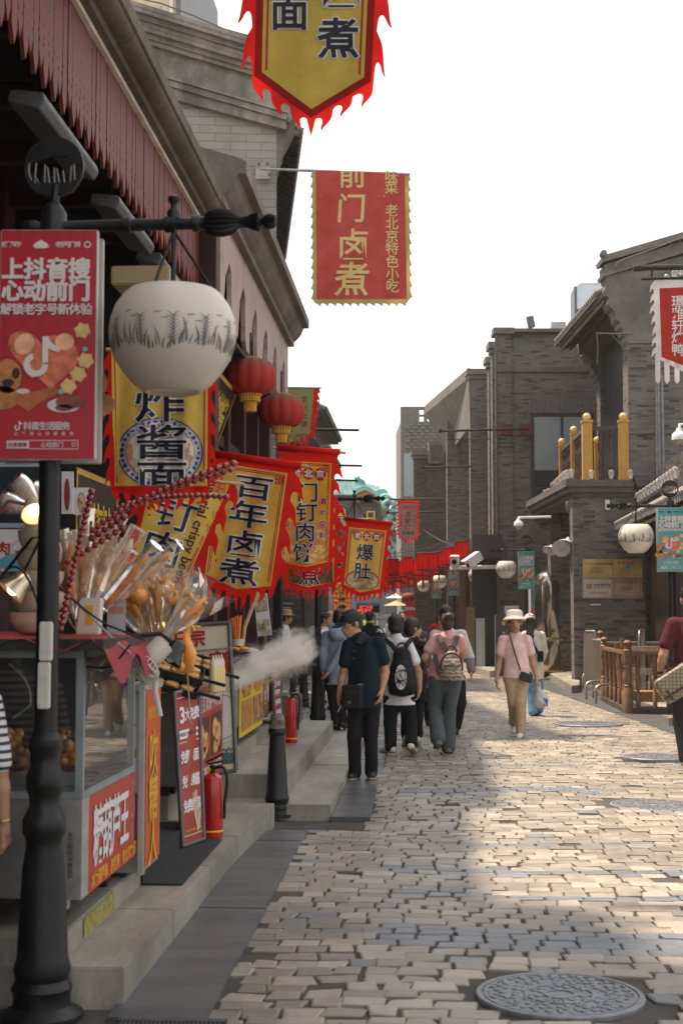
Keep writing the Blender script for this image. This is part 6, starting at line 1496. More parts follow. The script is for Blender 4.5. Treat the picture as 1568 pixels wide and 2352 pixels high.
# yellow-sign cart in the steam
t = thing('fried_food_cart', 'cart with a bright yellow picture sign standing in the steam', 'food cart', (-2.0, 13.9, .43))
s = MB(); s.box((-2.5, 12.9, .60), (-1.73, 14.85, 1.02)); s.build('cabinet', ALUF, t, bevel=.008)
fm = side(-1.71, 13.0, 14.8, .50, 1.05, 180, 55); slab('sign_board', fm, 180, 55, .012, M('lemon_sign', (.66,.50,.04), .45, .1), t)
lettering('lettering', row_text('香煎鸡柳', 20, 8, 18, 15) + row_text('秘制鱿鱼', 110, 8, 18, 15), fm, CREDP, t, None, .005, .015); lettering('small_lettering', [dict(s='Grilled chicken fillet', x=46, y=17, size=7), dict(s='Iron plate squid', x=138, y=17, size=7)], fm, CREDP, t, None, .005)
sheet('food_print', [[(8, 22), (84, 22), (84, 50), (8, 50)]], fm, foodmat('fried_print', [(.42,.16,.03), (.55,.25,.06), (.28,.08,.02), (.60,.36,.14)], 16), t, None, .004); sheet('stew_print', [[(96, 22), (172, 22), (172, 50), (96, 50)]], fm, foodmat('squid_print', [(.34,.10,.03), (.18,.05,.02), (.50,.28,.14), (.40,.22,.05)], 14), t, None, .004)
for k in (13.1, 14.6): MB().lathe([(.05, -.015), (.06, 0), (.05, .015)], (-1.85, k, .49), 16, ax=(1,0,0)).build('wheel', TYRE, t, smooth=40); MB().box((-1.88, k-.03, .5), (-1.82, k+.03, .6)).build('wheel_fork', ALUF, t)
c = at(546, 1478, 12.6); t = thing('skewer_bundle', 'bundle of bright orange sticks standing behind the cream board', 'skewers', c)
s = MB()
for k in range(34): a = q.uniform(0, 6.28); r_ = q.uniform(0, .05); s.tube([c + Vector((r_*math.cos(a)*.6, r_*math.sin(a)*.6, 0)), c + Vector((r_*math.cos(a)*1.8, r_*math.sin(a)*1.5, .235+q.uniform(-.02, .02)))], .0065, 5)
s.build('sticks', M('orange_sticks', (.72,.20,.05), .5, .15, 20), t); MB().lathe([(.045, 0), (.06, .06), (.055, .06)], c - Vector((0,0,.02)), 16).build('tie_band', CREAM, t)
for k, (x, y, Y) in enumerate(((545, 1500, 12.8), (575, 1505, 13.2), (600, 1520, 13.6))):
 c = at(x, y, Y); t = thing('seafood_plate', ['plate of orange crab claws under the orange sticks', 'dish of fried snacks on the yellow sign cart', 'dish of pale fritters in the steam'][k], 'plate', c, 'plates of fried food'); MB().lathe([(.0, -.01), (.10, -.01), (.13, .012), (.125, .014), (.1, 0), (0, 0)], c, 24).build('plate', GRID, t, smooth=40); s = MB()
 for _ in range(12): s.sphere(c + Vector((q.uniform(-.08, .08), q.uniform(-.08, .08), q.uniform(.01, .05))), .03, 9, 6, sc=(q.uniform(.7, 1.6), 1, .7))
 s.build('food', SN[k % 3], t, smooth='all')
c = at(600, 1640, 15.2); t = thing('picture_cart', 'dark cart with small picture panels beyond the yellow sign cart', 'food cart', (-1.95, 15.3, .43)); s = MB(); s.box((-2.5, 14.95, .55), (-1.75, 16.3, 1.0)); s.build('cabinet', STL, t); fm = side(-1.73, 15.0, 16.2, .55, 1.0, 120, 45); slab('picture_board', fm, 120, 45, .01, foodmat('dark_food_board', [(.05,.02,.015), (.22,.05,.02), (.10,.05,.03), (.35,.2,.08)], 9), t); lettering('lettering', row_text('卤煮火烧', 20, 22, 26, 20), fm, WHITEP, t, None, .004, .015)
# small menu stand with photos near the doorway
fm = quad(at(583, 1368, 15.5), at(613, 1362, 15.5), at(624, 1458, 15.5), at(592, 1462, 15.5), 30, 95); t = thing('menu_stand', 'narrow white menu stand with food photos before the dark doorway', 'sign board', fm(15, 95)); slab('board', fm, 30, 95, .02, WHITEP, t); sheet('photo_print', [[(2, 2), (28, 2), (28, 40), (2, 40)], [(2, 58), (28, 58), (28, 93), (2, 93)]], fm, foodmat('noodle_menu', [(.10,.09,.05), (.45,.38,.22), (.25,.22,.10), (.60,.55,.40)], 30), t, None, .004); MB().tube([fm(15, 95), fm(15, 95) + Vector((0,.1,-.9))], .02).build('leg', GREYM, t)
tag(MB().tube([at(600, 1340, 14.9), at(562, 1440, 14.7), at(555, 1500, 14.6)], .022, 8).build('wooden_pole', WOODP, base=at(562, 1440, 14.7)), 'slanting wooden pole under the yellow banners', 'pole')
# menu posters hung at the back of the near shop
for k, (x0, y0, x1, y1, Y, nm, lab, cols) in enumerate(((142, 1083, 168, 1180, 8.3, 'menu', 'narrow white menu poster with a sausage behind the stall', None), (170, 1120, 206, 1182, 8.35, 'menu', 'white menu poster with a noodle bowl behind the stall', None), (-30, 1062, 112, 1212, 8.6, 'dark', 'dark picture poster with pale blue frame at the left edge', None), (-30, 1216, 92, 1312, 8.5, 'blue', 'white and blue poster low at the left edge', None), (40, 1060, 70, 1068, 8.4, 'x', '', None))):
 if nm == 'x': continue
 fm = quad(at(x0, y0, Y), at(x1, y0, Y), at(x1, y1, Y), at(x0, y1, Y), 100, 100); t = thing('menu_poster', lab, 'poster', fm(50, 100), 'menu posters at the back of the near shop'); slab('board', fm, 100, 100, .02, WHITEP if nm != 'dark' else M('dark_poster', (.02,.025,.035), .4, .3), t, 0)
 if nm == 'menu': sheet('food_print', [ell(50, 55, 26, 38)], fm, foodmat('red_noodle_print', [(.35,.08,.03), (.55,.35,.2), (.6,.5,.4), (.25,.05,.02)], 30) if k else M('sausage_red_print', (.25,.04,.025), .4, .3), t, None, .004)
 if nm == 'dark': sheet('edge_print', ring([(0, 0), (100, 0), (100, 100), (0, 100)], 0, 7), fm, M('pale_blue_edge', (.30,.36,.42), .5, .1), t, None, .004); sheet('curve_print', band(ell(50, 85, 42, 60, 30, 3.3, 6.1), 3) + band(ell(50, 95, 46, 60, 30, 3.3, 6.1), 2), fm, M('dark_blue_print', (.03,.05,.12), .5, .1), t, None, .006)
 if nm == 'blue': sheet('sky_print', [ell(60, 80, 36, 22), ell(85, 70, 26, 20)], fm, M('sky_blue_print', (.12,.32,.45), .5, .2), t, None, .004, [((100, 0), (1, 0)), ((0, 100), (0, 1))]); lettering('lettering', row_text('肉', 30, 45, 20, 34), fm, CREDP, t, None, .005, .02)
p_ = at(255, 620, 9.6); p2_ = at(388, 652, 9.6); tag(MB().box((p_.x, 9.6, p2_.z), (p2_.x, 10.3, p_.z+.03)).build('air_curtain', M('tan_perforated', (.34,.26,.14), .6, .2, 60), base=p_, bevel=.01), 'tan perforated box hanging under the valance behind the lamp', 'vent box')

# fire extinguishers
EXR = M('extinguisher_red', (.40,.012,.010), .25, .12, 5, coat=.4)
def extinguisher(p, h, label, sc=1.0, hose=True):
 p = Vector(p); t = thing('fire_extinguisher', label, 'fire extinguisher', p, 'red fire extinguishers on the steps'); r = .075*sc
 MB().lathe([(r*.94, 0), (r, .015), (r, h*.86), (r*.9, h*.94), (r*.5, h*1.0), (r*.25, h*1.02)], p, 32).build('cylinder', EXR, t, smooth=35)
 s = MB(); s.lathe([(.018, 0), (.022, .02), (.022, .05), (.012, .06)], p + Vector((0,0,h*1.0)), 12); s.obox(p + Vector((.02, -.01, h+.075)), (.055*sc, -.01, .012), (0, .012, 0), (0, 0, .006)); s.obox(p + Vector((.015, -.01, h+.105)), (.06*sc, -.01, .03), (0, .012, 0), (0, 0, .007)); s.build('valve_handle', IRON, t, bevel=.003)
 MB().lathe([(r*1.004, h*.085), (r*1.006, h*.12)], p, 32).build('yellow_band', SIGNY, t, smooth='all'); MB().lathe([(.014, 0), (.014, .012)], p + Vector((-.02, -.03, h+.03)), 12, ax=(0,-1,0)).build('pressure_gauge', SIGNY, t)
 if hose: MB().tube(bez(p + Vector((.02, -.02, h+.04)), p + Vector((r*1.9, -r*.6, h+.1)), p + Vector((r*1.15, -r*.4, h*.55)), 10) + [p + Vector((r*1.15, -r*.4, h*.3))], .011, 8).build('hose', IRON, t, smooth=40)
 return t
g1 = gnd(487, 1922, .17); extinguisher((g1.x, g1.y, .17), .415, 'near red fire extinguisher beside the red standing board')
g1 = gnd(669, 1706, .30); extinguisher((g1.x, g1.y, .30), .46, 'far red fire extinguisher with pale hose tip beyond the short bollard', .85)
# bollards
def bollard(p, h, label, cap=True):
 t = thing('bollard', label, 'bollard', p, 'short black iron bollards'); k = h/.83; p = Vector(p)
 MB().lathe([(.135, 0), (.135, .012), (.10, .02), (.096, .05), (.104, .06), (.104, .085), (.094, .095), (.094, .12), (.10, .13), (.10, .155), (.09, .17), (.066, .58*k), (.062, .655*k), (.072, .67*k), (.072, .70*k), (.064, .715*k)], p, 26).build('shaft', IRON, t, smooth=35)
 MB().lathe([(.060, .70*k), (.066, .72*k), (.064, .76*k), (.056, .80*k), (.048, .83*k), (0, .82*k)], p, 20).build('worn_top', M('worn_tape_top', (.14,.12,.09), .6, .9, 30, .5), t, smooth=50); return t
g1 = gnd(636, 1874); bollard((g1.x, g1.y, 0), .83, 'nearest black bollard with a taped worn top at the end of the steps')
g1 = gnd(697, 1624); bollard((g1.x, g1.y, 0), .68, 'second black bollard in the steam behind the stone block')
# stone planter block, carpet, strip of yellow tape lettering
p0 = gnd(642, 1640, .3); tag(MB().box((xat(641, 17.6), 17.0, .30), (xat(692, 17.6), 17.8, .66)).build('stone_block', stone('dark_stone_block', (.10,.09,.08), 3, .35, .7), base=(-1.6, 17.4, .3), bevel=.02), 'dark stone block standing on the upper steps in the steam', 'stone block')
s = MB(); s.box((-1.555, 7.72, .170), (-1.33, 9.25, .178)); s.box((-1.57, 7.72, .178), (-1.545, 9.25, .285)); s.box((-2.3, 7.72, .280), (-1.57, 9.25, .286))
tag(s.build('carpet', M('dark_grey_carpet', (.035,.036,.038), .95, .3, 40, .8, bsc=300), base=(-1.5, 8.5, .17), bevel=.002), 'dark grey carpet runner over the steps by the red standing board', 'carpet')
t = None
lt = side(-1.557, 6.42, 7.05, .172, .27, 63, 10)
s1 = sheet('step_tape', [[(0, 0.5), (63, .5), (63, 9.5), (0, 9.5)]], lt, M('worn_yellow_tape', (.26,.23,.06), .8, .45, 25), None, None, .003, smooth=False); tag(s1, 'worn yellow warning strip stuck on the step below the candied fruit stall', 'sticker')
s = MB(); c = at(640, 1640, 30)
imprint()
# steam drifting from the cart
def steam(name, c, sc, rot, dens, seed):
 m = bpy.data.materials.new('steam_vapour'); m.use_nodes = True; nt = m.node_tree; nt.nodes.clear(); out = nt.nodes.new('ShaderNodeOutputMaterial'); v = nt.nodes.new('ShaderNodeVolumePrincipled'); v.inputs['Color'].default_value = (1,.98,.95,1); v.inputs['Anisotropy'].default_value = .3
 tc = N(nt, 'TexCoord'); ln = N(nt, 'VectorMath', operation='LENGTH'); nt.links.new(tc.outputs['Object'], ln.inputs[0])
 nz = N(nt, 'TexNoise'); nz.inputs['Scale'].default_value = 3.4; nz.inputs['Detail'].default_value = 6; nz.inputs['Roughness'].default_value = .62; nz.inputs['Distortion'].default_value = .6
 mp = N(nt, 'Mapping'); mp.inputs['Location'].default_value = (seed, seed*.7, 0); nt.links.new(tc.outputs['Object'], mp.inputs[0]); nt.links.new(mp.outputs[0], nz.inputs['Vector'])
 fall = mathn(nt, 'SUBTRACT', 1.0, ln.outputs['Value']); d = mathn(nt, 'MULTIPLY', mathn(nt, 'MAXIMUM', mathn(nt, 'SUBTRACT', mathn(nt, 'ADD', mathn(nt, 'MULTIPLY', fall, .55), nz.outputs['Fac']), .665), 0), dens)
 nt.links.new(d, v.inputs['Density']); nt.links.new(v.outputs[0], out.inputs['Volume'])
 o = MB().sphere((0,0,0), 1, 20, 12).build(name, m); o.location = c; o.scale = sc; o.rotation_euler = rot; return o
a = steam('steam', at(590, 1530, 13.0), (.46, .38, .24), (0, R(-18), 0), 50, 1); tag(a, 'white steam cloud drifting right from the yellow sign cart', 'steam'); a['kind'] = 'stuff'
a = steam('steam', at(665, 1500, 13.2), (.42, .34, .30), (0, R(-25), 0), 46, 5); tag(a, 'upper trailing part of the steam reaching the lamp post', 'steam'); a['kind'] = 'stuff'
a = steam('steam', at(540, 1560, 12.6), (.28, .26, .14), (0, R(-10), 0), 48, 9); tag(a, 'low thin start of the steam by the cream board', 'steam'); a['kind'] = 'stuff'
# ------------------------------------------------------------------ people
def _sm(d1, d2, k):
 h = np.clip(.5+.5*(d2-d1)/k, 0, 1); return d2*(1-h)+d1*h-k*h*(1-h)
def _n3(X, Y, Z, s):
 return (np.sin(X*23*s+2.1*np.sin(Z*9*s+1))*np.sin(Z*27*s+1.7*np.sin(Y*19*s)+X*8*s) + .6*np.sin(Y*31*s+Z*15*s+1.3*np.sin(X*17*s)))*.6
def sdf(prims, h=.011, k=.02, wr=0.0, ws=1.0, cut=None):
 """smooth union of round cones and ellipsoids, turned into a mesh by surface nets"""
 lo = np.full(3, 1e9); hi = -lo; bb = []
 for p in prims:
  if p[0] in ('c', 't'): a, b_ = np.array(p[1]), np.array(p[2]); r = max(p[3], p[4]); l, u = np.minimum(a, b_)-r, np.maximum(a, b_)+r
  else: c = np.array(p[1]); r = max(p[2]); l, u = c-r, c+r
  bb.append((l, u))
  if p[0][0] != '-': lo = np.minimum(lo, l); hi = np.maximum(hi, u)
 m = .04+h*2; lo -= m; hi += m; n = np.ceil((hi-lo)/h).astype(int)+1
 D = np.full(n, .5); ax = [lo[i]+h*np.arange(n[i]) for i in range(3)]
 for p, (l, u) in zip(prims, bb):
  i0 = np.maximum(0, np.floor((l-lo-m)/h).astype(int)); i1 = np.minimum(n, np.ceil((u-lo+m)/h).astype(int)+1)
  if np.any(i1 <= i0): continue
  sl = tuple(slice(a, b_) for a, b_ in zip(i0, i1)); X, Y, Z = np.meshgrid(ax[0][sl[0]], ax[1][sl[1]], ax[2][sl[2]], indexing='ij')
  if p[0] in ('c', 't'):
   a = np.array(p[1], float); b_ = np.array(p[2], float); Q = np.stack([X-a[0], Y-a[1], Z-a[2]], -1); ab = b_-a
   if p[0] == 't':
    f = np.array(p[5], float); fl = p[6]; Q = Q + np.outer((Q @ f).ravel(), f).reshape(Q.shape)*(1/fl-1); ab = ab + f*(ab @ f)*(1/fl-1)
   t = np.clip((Q @ ab)/max(ab @ ab, 1e-9), 0, 1); d = np.sqrt(((Q - t[..., None]*ab)**2).sum(-1)) - (p[3]+(p[4]-p[3])*t)
   if p[0] == 't': d = d*(.5+.5*p[6])
  else:
   c = np.array(p[1], float); r = np.array(p[2], float); Q = np.stack([X-c[0], Y-c[1], Z-c[2]], -1)
   if len(p) > 3 and p[3] is not None: Q = Q @ np.array(p[3])      # columns: local axes
   if p[0].endswith('e'): q = Q/r; l_ = np.sqrt((q**2).sum(-1)); d = (l_-1)*min(r)*1.0 if False else (l_-1)*np.sqrt(((q*r)**2).sum(-1))/np.maximum(l_, 1e-6)
   else: rd = p[4]; q = np.abs(Q)-(r-rd); d = np.sqrt((np.maximum(q, 0)**2).sum(-1)) + np.minimum(q.max(-1), 0) - rd
  if p[0][0] == '-': D[sl] = np.maximum(D[sl], -d)
  else: D[sl] = _sm(D[sl], d, k)
 if wr:
  X, Y, Z = np.meshgrid(*ax, indexing='ij'); D = D + wr*_n3(X, Y, Z, ws)
 if cut:
  X, Y, Z = np.meshgrid(*ax, indexing='ij')
  for (c, nn) in cut: D = np.maximum(D, (X-c[0])*nn[0]+(Y-c[1])*nn[1]+(Z-c[2])*nn[2])
 D[0], D[-1] = .5, .5; D[:, 0], D[:, -1] = .5, .5; D[:, :, 0], D[:, :, -1] = .5, .5
 S = D < 0; nx, ny, nz = np.array(S.shape)-1
 cnt = np.zeros((nx, ny, nz)); acc = np.zeros((nx, ny, nz, 3))
 offs_ = [(i, j, k_) for i in (0, 1) for j in (0, 1) for k_ in (0, 1)]
 for a in offs_:
  for axn in range(3):
   if a[axn]: continue
   b_ = list(a); b_[axn] = 1
   s0 = S[a[0]:a[0]+nx, a[1]:a[1]+ny, a[2]:a[2]+nz]; s1 = S[b_[0]:b_[0]+nx, b_[1]:b_[1]+ny, b_[2]:b_[2]+nz]; x = s0 != s1
   if not x.any(): continue
   d0 = D[a[0]:a[0]+nx, a[1]:a[1]+ny, a[2]:a[2]+nz][x]; d1 = D[b_[0]:b_[0]+nx, b_[1]:b_[1]+ny, b_[2]:b_[2]+nz][x]
   p = np.tile(np.array(a, float), (len(d0), 1)); p[:, axn] += d0/(d0-d1); acc[x] += p; cnt[x] += 1
 act = cnt > 0; idx = np.full((nx, ny, nz), -1); I = np.argwhere(act); idx[act] = np.arange(len(I))
 V_ = (I + acc[act]/cnt[act][:, None])*h + lo; F_ = []
 for axn in range(3):
  s0 = S[:-1, :-1, :-1]; sl = [slice(0, -1)]*3; sl[axn] = slice(1, None); s1 = S[tuple(sl)]
  x = np.argwhere(s0 != s1); o1, o2 = [(1, 2), (2, 0), (0, 1)][axn]; x = x[(x[:, o1] > 0) & (x[:, o2] > 0)]
  def g(d1, d2): y = x.copy(); y[:, o1] -= d1; y[:, o2] -= d2; return idx[y[:, 0], y[:, 1], y[:, 2]]
  q = np.stack([g(0, 0), g(1, 0), g(1, 1), g(0, 1)], -1); fl = s0[x[:, 0], x[:, 1], x[:, 2]]; q[~fl] = q[~fl][:, ::-1]
  F_.append(q[(q >= 0).all(1)])
 return V_, np.concatenate(F_)
def obj_sdf(name, parts, mat, parent):
 """parts: list of prim lists with their own resolution, gathered in one mesh"""
 V_ = []; F_ = []; o = 0
 for (pr, kw) in parts:
  v, f = sdf(pr, **kw); V_.append(v); F_.append(f+o); o += len(v)
 me = bpy.data.meshes.new(name); me.from_pydata(np.concatenate(V_).tolist(), [], np.concatenate(F_).tolist()); return link(name, me, mat, parent, smooth='all')
SKIN, nt_, b_ = newmat('skin_tan'); f_ = noise_n(nt_, 30, 4); nt_.links.new(mixc(nt_, f_, (.33,.17,.10), (.44,.25,.165)), b_.inputs['Base Color']); b_.inputs['Roughness'].default_value = .45; b_.inputs['Subsurface Weight'].default_value = .12; b_.inputs['Subsurface Radius'].default_value = (.03,.012,.006)
HAIRM = M('black_hair', (.012,.010,.009), .42, .4, 60, .5, bsc=180)
BRHAIR = M('dark_brown_hair', (.035,.022,.016), .42, .5, 60, .5, bsc=180)
def fab(name, col, rough=.85, **k): return M(name, col, rough, .14, 14, .35, bsc=160, spec=.2, **k)
def hand(w, e, f, side_, curl=.35, sc=1.0):
 """palm and five bent fingers; w wrist, e direction point, f way the back of the palm faces, side_: towards the thumb"""
 w = Vector(w); d = (Vector(e)-w).normalized(); s_ = Vector(side_); s_ = (s_ - d*s_.dot(d)).normalized(); n = d.cross(s_).normalized(); L = .185*sc; pr = [('c', w - d*.03, w + d*.03, .026*sc, .027*sc)]
 for u in (-.024, -.008, .008, .024): pr.append(('c', w + d*.02 + s_*u*.7*sc, w + d*.092*sc + s_*u*sc, .015*sc, .013*sc))
 pn = n if n.dot(Vector(f)) < 0 else -n       # palm side
 for u, fl in ((-.030, .062), (-.010, .078), (.010, .084), (.029, .074)):
  b0 = w + d*.088*sc + s_*u*sc; c1 = curl*(1+.25*random.random()); b1 = b0 + (d*math.cos(c1)+pn*math.sin(c1)).normalized()*fl*.52*sc; b2 = b1 + (d*math.cos(c1*2.3)+pn*math.sin(c1*2.3)).normalized()*fl*.5*sc
  pr += [('c', b0, b1, .0098*sc, .0088*sc), ('c', b1, b2, .0088*sc, .0068*sc)]
 t0 = w + d*.025*sc + s_*.026*sc; t1 = t0 + (d*.7+s_*.62+pn*.25).normalized()*.042*sc; t2 = t1 + (d*.92+s_*.1+pn*.35).normalized()*.032*sc; pr += [('c', t0, t1, .014*sc, .011*sc), ('c', t1, t2, .011*sc, .008*sc)]
 return (pr, dict(h=.0048, k=.006))
def frame_from(f, up=(0,0,1)):
 f = Vector(f).normalized(); u = Vector(up); s_ = f.cross(u).normalized(); u = s_.cross(f).normalized(); return s_, f, u
def V3(v): return np.array(v, float)
def person(label, Jw, f, hf, shirt, trousers, shoes, hair=None, H=1.7, w=1.0, sleeve=.55, hem=None, wide=(.085,.064,.056), flat=.62, h=.011, hairkind='short', skirt=0, thumbs=(1, -1), curl=.35, top_name='shirt', skin=None, group=None, ext=None, hand_l=True, hand_r=True, zg=0.0, sole=None, wr=.0045, chestk=1.0):
 J = {k: Vector(v) for k, v in Jw.items()}; f = Vector(f).normalized(); sk = skin or SKIN
 low = min(J['toeL'].z, J['toeR'].z); dz = zg + .032 - low
 for k in J: J[k] = J[k] + Vector((0,0,dz))
 mid = (J['anL']+J['anR'])/2; t = thing('person', label, 'person', (mid.x, mid.y, zg), group)
 neck = J['neck']; S = (J['chin']-J['top']).length/.225
 s_, ff, u = frame_from(hf, (J['top']-J['chin']).normalized()*.6 + Vector((0,0,1))*.4); hc = J['top']*.52+J['chin']*.48; Rm = np.array([list(s_), list(ff), list(u)]).T
 L = lambda x, y, z: hc + (s_*x + ff*y + u*z)*S
 head = [('e', L(0,-.012,.028), (.076*S, .094*S, .088*S), Rm), ('e', L(0,.022,-.035), (.060*S, .070*S, .080*S), Rm), ('c', L(0,.058,-.088), L(0,.05,-.07), .026*S, .03*S), ('c', L(0,.088,.0), L(0,.104,-.026), .009*S, .014*S), ('c', L(-.012,.098,-.03), L(.012,.098,-.03), .009*S, .009*S),
   ('c', L(-.034,.078,.022), L(.034,.078,.022), .012*S, .012*S), ('c', L(-.018,.086,-.060), L(.018,.086,-.060), .010*S, .010*S), ('e', L(-.079,-.008,-.008), (.010*S, .020*S, .032*S), Rm), ('e', L(.079,-.008,-.008), (.010*S, .020*S, .032*S), Rm)]
 nk = J['chin']*.5 + hc*.5 - ff*.03*S
 body = head + [('c', L(0,-.025,-.06), neck + Vector((0,0,-.03)), .054*S, .062*S)]
 sc = (J['elL']-J['shL']).length
 for q in 'LR':
  body += [('c', J['sh'+q], J['el'+q], .046*w, .041*w), ('c', J['el'+q], J['el'+q].lerp(J['wr'+q], .35), .041*w, .040*w), ('c', J['el'+q].lerp(J['wr'+q], .35), J['wr'+q], .040*w, .027)]
  body += [('c', J['kn'+q], J['an'+q], .045, .036)]
 body += [('t', (J['shL']+J['shR'])/2 + Vector((0,0,-.16)), (J['hipL']+J['hipR'])/2, .11*w, .11*w, f, .5)] + [('c', J['hip'+q], J['kn'+q], .06, .045) for q in 'LR']
 parts = [(body, dict(h=h*.85, k=.018))]
 sd = (J['shR']-J['shL']).normalized()
 fr_ = hf if hf is not None else f
 if hand_l: parts.append(hand(J['wrL'], J['haL'], -sd, f*1.0 if thumbs[0] else sd, curl))
 if hand_r: parts.append(hand(J['wrR'], J['haR'], sd, f*1.0 if thumbs[1] else -sd, curl))
 bd = obj_sdf('body', parts, sk, t)
 # clothes
 ch = (J['shL']+J['shR'])/2; hp = (J['hipL']+J['hipR'])/2; swd = (J['shR']-J['shL']).length/2
 hem_c = hp + Vector((0,0,-.02)) if hem is None else ch.lerp(hp, hem)
 hr = max(.158*w, (J['hipR']-J['hipL']).length/2 + wide[0]*w*1.0)
 pr = [('t', ch + Vector((0,0,-.13)), hem_c + Vector((0,0,.04)), swd*.93*chestk, .165*w, f, flat), ('c', J['shL'] + sd*.03, J['shR'] - sd*.03, .052*w, .052*w), ('c', ch + Vector((0,0,.02)), neck - f*.0, .075*w, .066*S), ('t', hem_c + Vector((0,0,.10)), hem_c + Vector((0,0,-.06-skirt)), .158*w, hr + skirt*.2, f, flat+.10)]
 for q in 'LR':
  e = J['el'+q]; sl = sleeve[0 if q == 'L' else 1] if isinstance(sleeve, tuple) else sleeve
  if sl <= 1: pr.append(('c', J['sh'+q] + Vector((0,0,-.012)), J['sh'+q].lerp(e, sl), .060*w, .060*w+.008*(sl < .9)))
  else: pr += [('c', J['sh'+q] + Vector((0,0,-.01)), e, .062*w, .057*w), ('c', e, e.lerp(J['wr'+q], sl-1), .057*w, .046*w)]
 cuts = [(hem_c + Vector((0,0,-.075-skirt)), (0, 0, -1)), ]
 cuts.append((neck + Vector((0,0,.025)) , tuple((u*.8 + f*.35).normalized()))) if False else None
 obj_sdf(top_name, [(pr, dict(h=h, k=.03, wr=wr, cut=[c for c in cuts if c]))], shirt, t)
 pr = [('t', hp + Vector((0,0,.10)), hp + Vector((0,0,-.04)), .146*w, .150*w, f, .62)]
 for q in 'LR':
  pr += [('c', J['hip'+q] + Vector((0,0,-.02)), J['kn'+q], wide[0]*w, wide[1]), ('c', J['kn'+q], J['an'+q] + Vector((0,0,-.005)), wide[1], wide[2])]
 obj_sdf('trousers', [(pr, dict(h=h, k=.025, wr=wr, ws=.9))], trousers, t)
 for q in 'LR':
  a = J['an'+q]; to = J['toe'+q]; d = (to-a); dn = Vector((d.x, d.y, 0)); dn = dn.normalized() if dn.length > .02 else f
  heel = Vector((a.x, a.y, a.z-.035)) - dn*.05; obj_sdf('shoe', [([('t', heel, to, .044, .040, (0,0,1), .9), ('c', a + Vector((0,0,.0)), heel.lerp(to, .3) + Vector((0,0,.015)), .042, .046)], dict(h=.008, k=.02))], shoes, t)
  if sole:
   nn = d.normalized(); upv = Vector((0,0,1)); obj_sdf('shoe_sole', [([('t', heel + Vector((0,0,-.025)), to + Vector((0,0,-.022)), .048, .043, (0,0,1), .38)], dict(h=.007, k=.01))], sole, t)
 if hair:
  if hairkind == 'short': pr = [('e', L(0,-.02,.036), (.085*S, .102*S, .092*S), Rm), ('e', L(0,-.055,-.02), (.070*S, .060*S, .075*S), Rm), ('-e', L(0,.115,-.045), (.10*S, .105*S, .10*S), Rm), ('-e', L(0,.02,-.10), (.2*S, .10*S, .07*S), Rm)]
  elif hairkind == 'mop': pr = [('e', L(0,-.015,.035), (.093*S, .110*S, .095*S), Rm), ('e', L(0,-.05,-.03), (.084*S, .070*S, .075*S), Rm), ('-e', L(0,.125,-.05), (.09*S, .09*S, .10*S), Rm)]
  elif hairkind == 'bun': pr = [('e', L(0,-.02,.03), (.086*S, .105*S, .095*S), Rm), ('e', L(0,-.06,-.03), (.072*S, .055*S, .075*S), Rm), ('e', L(.02,-.09,.085), (.062*S, .055*S, .055*S), Rm), ('c', L(.05,-.09,.07), L(.10,-.085,.09), .02*S, .006*S), ('c', L(.02,-.10,.10), L(.09,-.10,.125), .016*S, .004*S), ('-e', L(0,.12,-.05), (.10*S, .105*S, .10*S), Rm)]
  elif hairkind == 'long': pr = [('e', L(0,-.02,.03), (.088*S, .105*S, .095*S), Rm), ('t', L(0,-.05,-.02), L(.0,-.09,-.34), .085*S, .06*S, tuple(ff), .55), ('-e', L(0,.12,-.05), (.09*S, .10*S, .12*S), Rm)]
  obj_sdf('hair', [(pr, dict(h=.008, k=.02, wr=.004, ws=2.2))], hair, t)
 return t, J, (L, s_, ff, u, S, Rm)
def zoomA(x, y): return 711.9+x*.24168, 1378+y*.24168
def zoomB(x, y): return 1090.9+x*.30428, 1349.3+y*.30428
def joints(zf, Y, **k): return {n: at(*zf(v[0], v[1]), Y + (v[2] if len(v) > 2 else 0)) for n, v in k.items()}
def cap(t, HF, col, brim=None, label=None, brim_len=.09, up=.035, name='cap'):
 L, s_, ff, u, S, Rm = HF
 pr = [('e', L(0,-.014,up), (.090*S, .108*S, .092*S), Rm)]; cutp = [(L(0,0,up-.008), tuple(-u))]
 o = obj_sdf(name, [(pr, dict(h=.008, k=.01, cut=cutp))], col, t); bp = [('t', L(-.035,.085,up+.004), L(.035,.085,up+.004), .052*S, .052*S, tuple(u), .16), ('t', L(-.028,.09+brim_len*.55,up-.010), L(.028,.09+brim_len*.55,up-.010), .046*S, .046*S, tuple(u), .16)]
 obj_sdf('cap_brim', [(bp, dict(h=.006, k=.02))], brim or col, t); return o
def tubes(name, pts, r, mat, parent, seg=8): return MB().tube(pts, r, seg).build(name, mat, parent, smooth=40)
def ribbon(name, pts, wd, nrm, mat, parent, th=.004):
 pts = [Vector(p) for p in pts]; n = Vector(nrm).normalized(); vs = []; fs = []
 for i, p in enumerate(pts):
  d = (pts[min(i+1, len(pts)-1)]-pts[max(i-1, 0)]).normalized(); b_ = d.cross(n).normalized()*wd/2; vs += [p+b_+n*th, p-b_+n*th, p-b_-n*th, p+b_-n*th]
 for i in range(len(pts)-1):
  for k in range(4): a = i*4; fs.append((a+k, a+(k+1)%4, a+4+(k+1)%4, a+4+k))
 fs += [(3,2,1,0), tuple(len(vs)-4+k for k in range(4))]
 return MB().add(vs, fs).build(name, mat, parent)
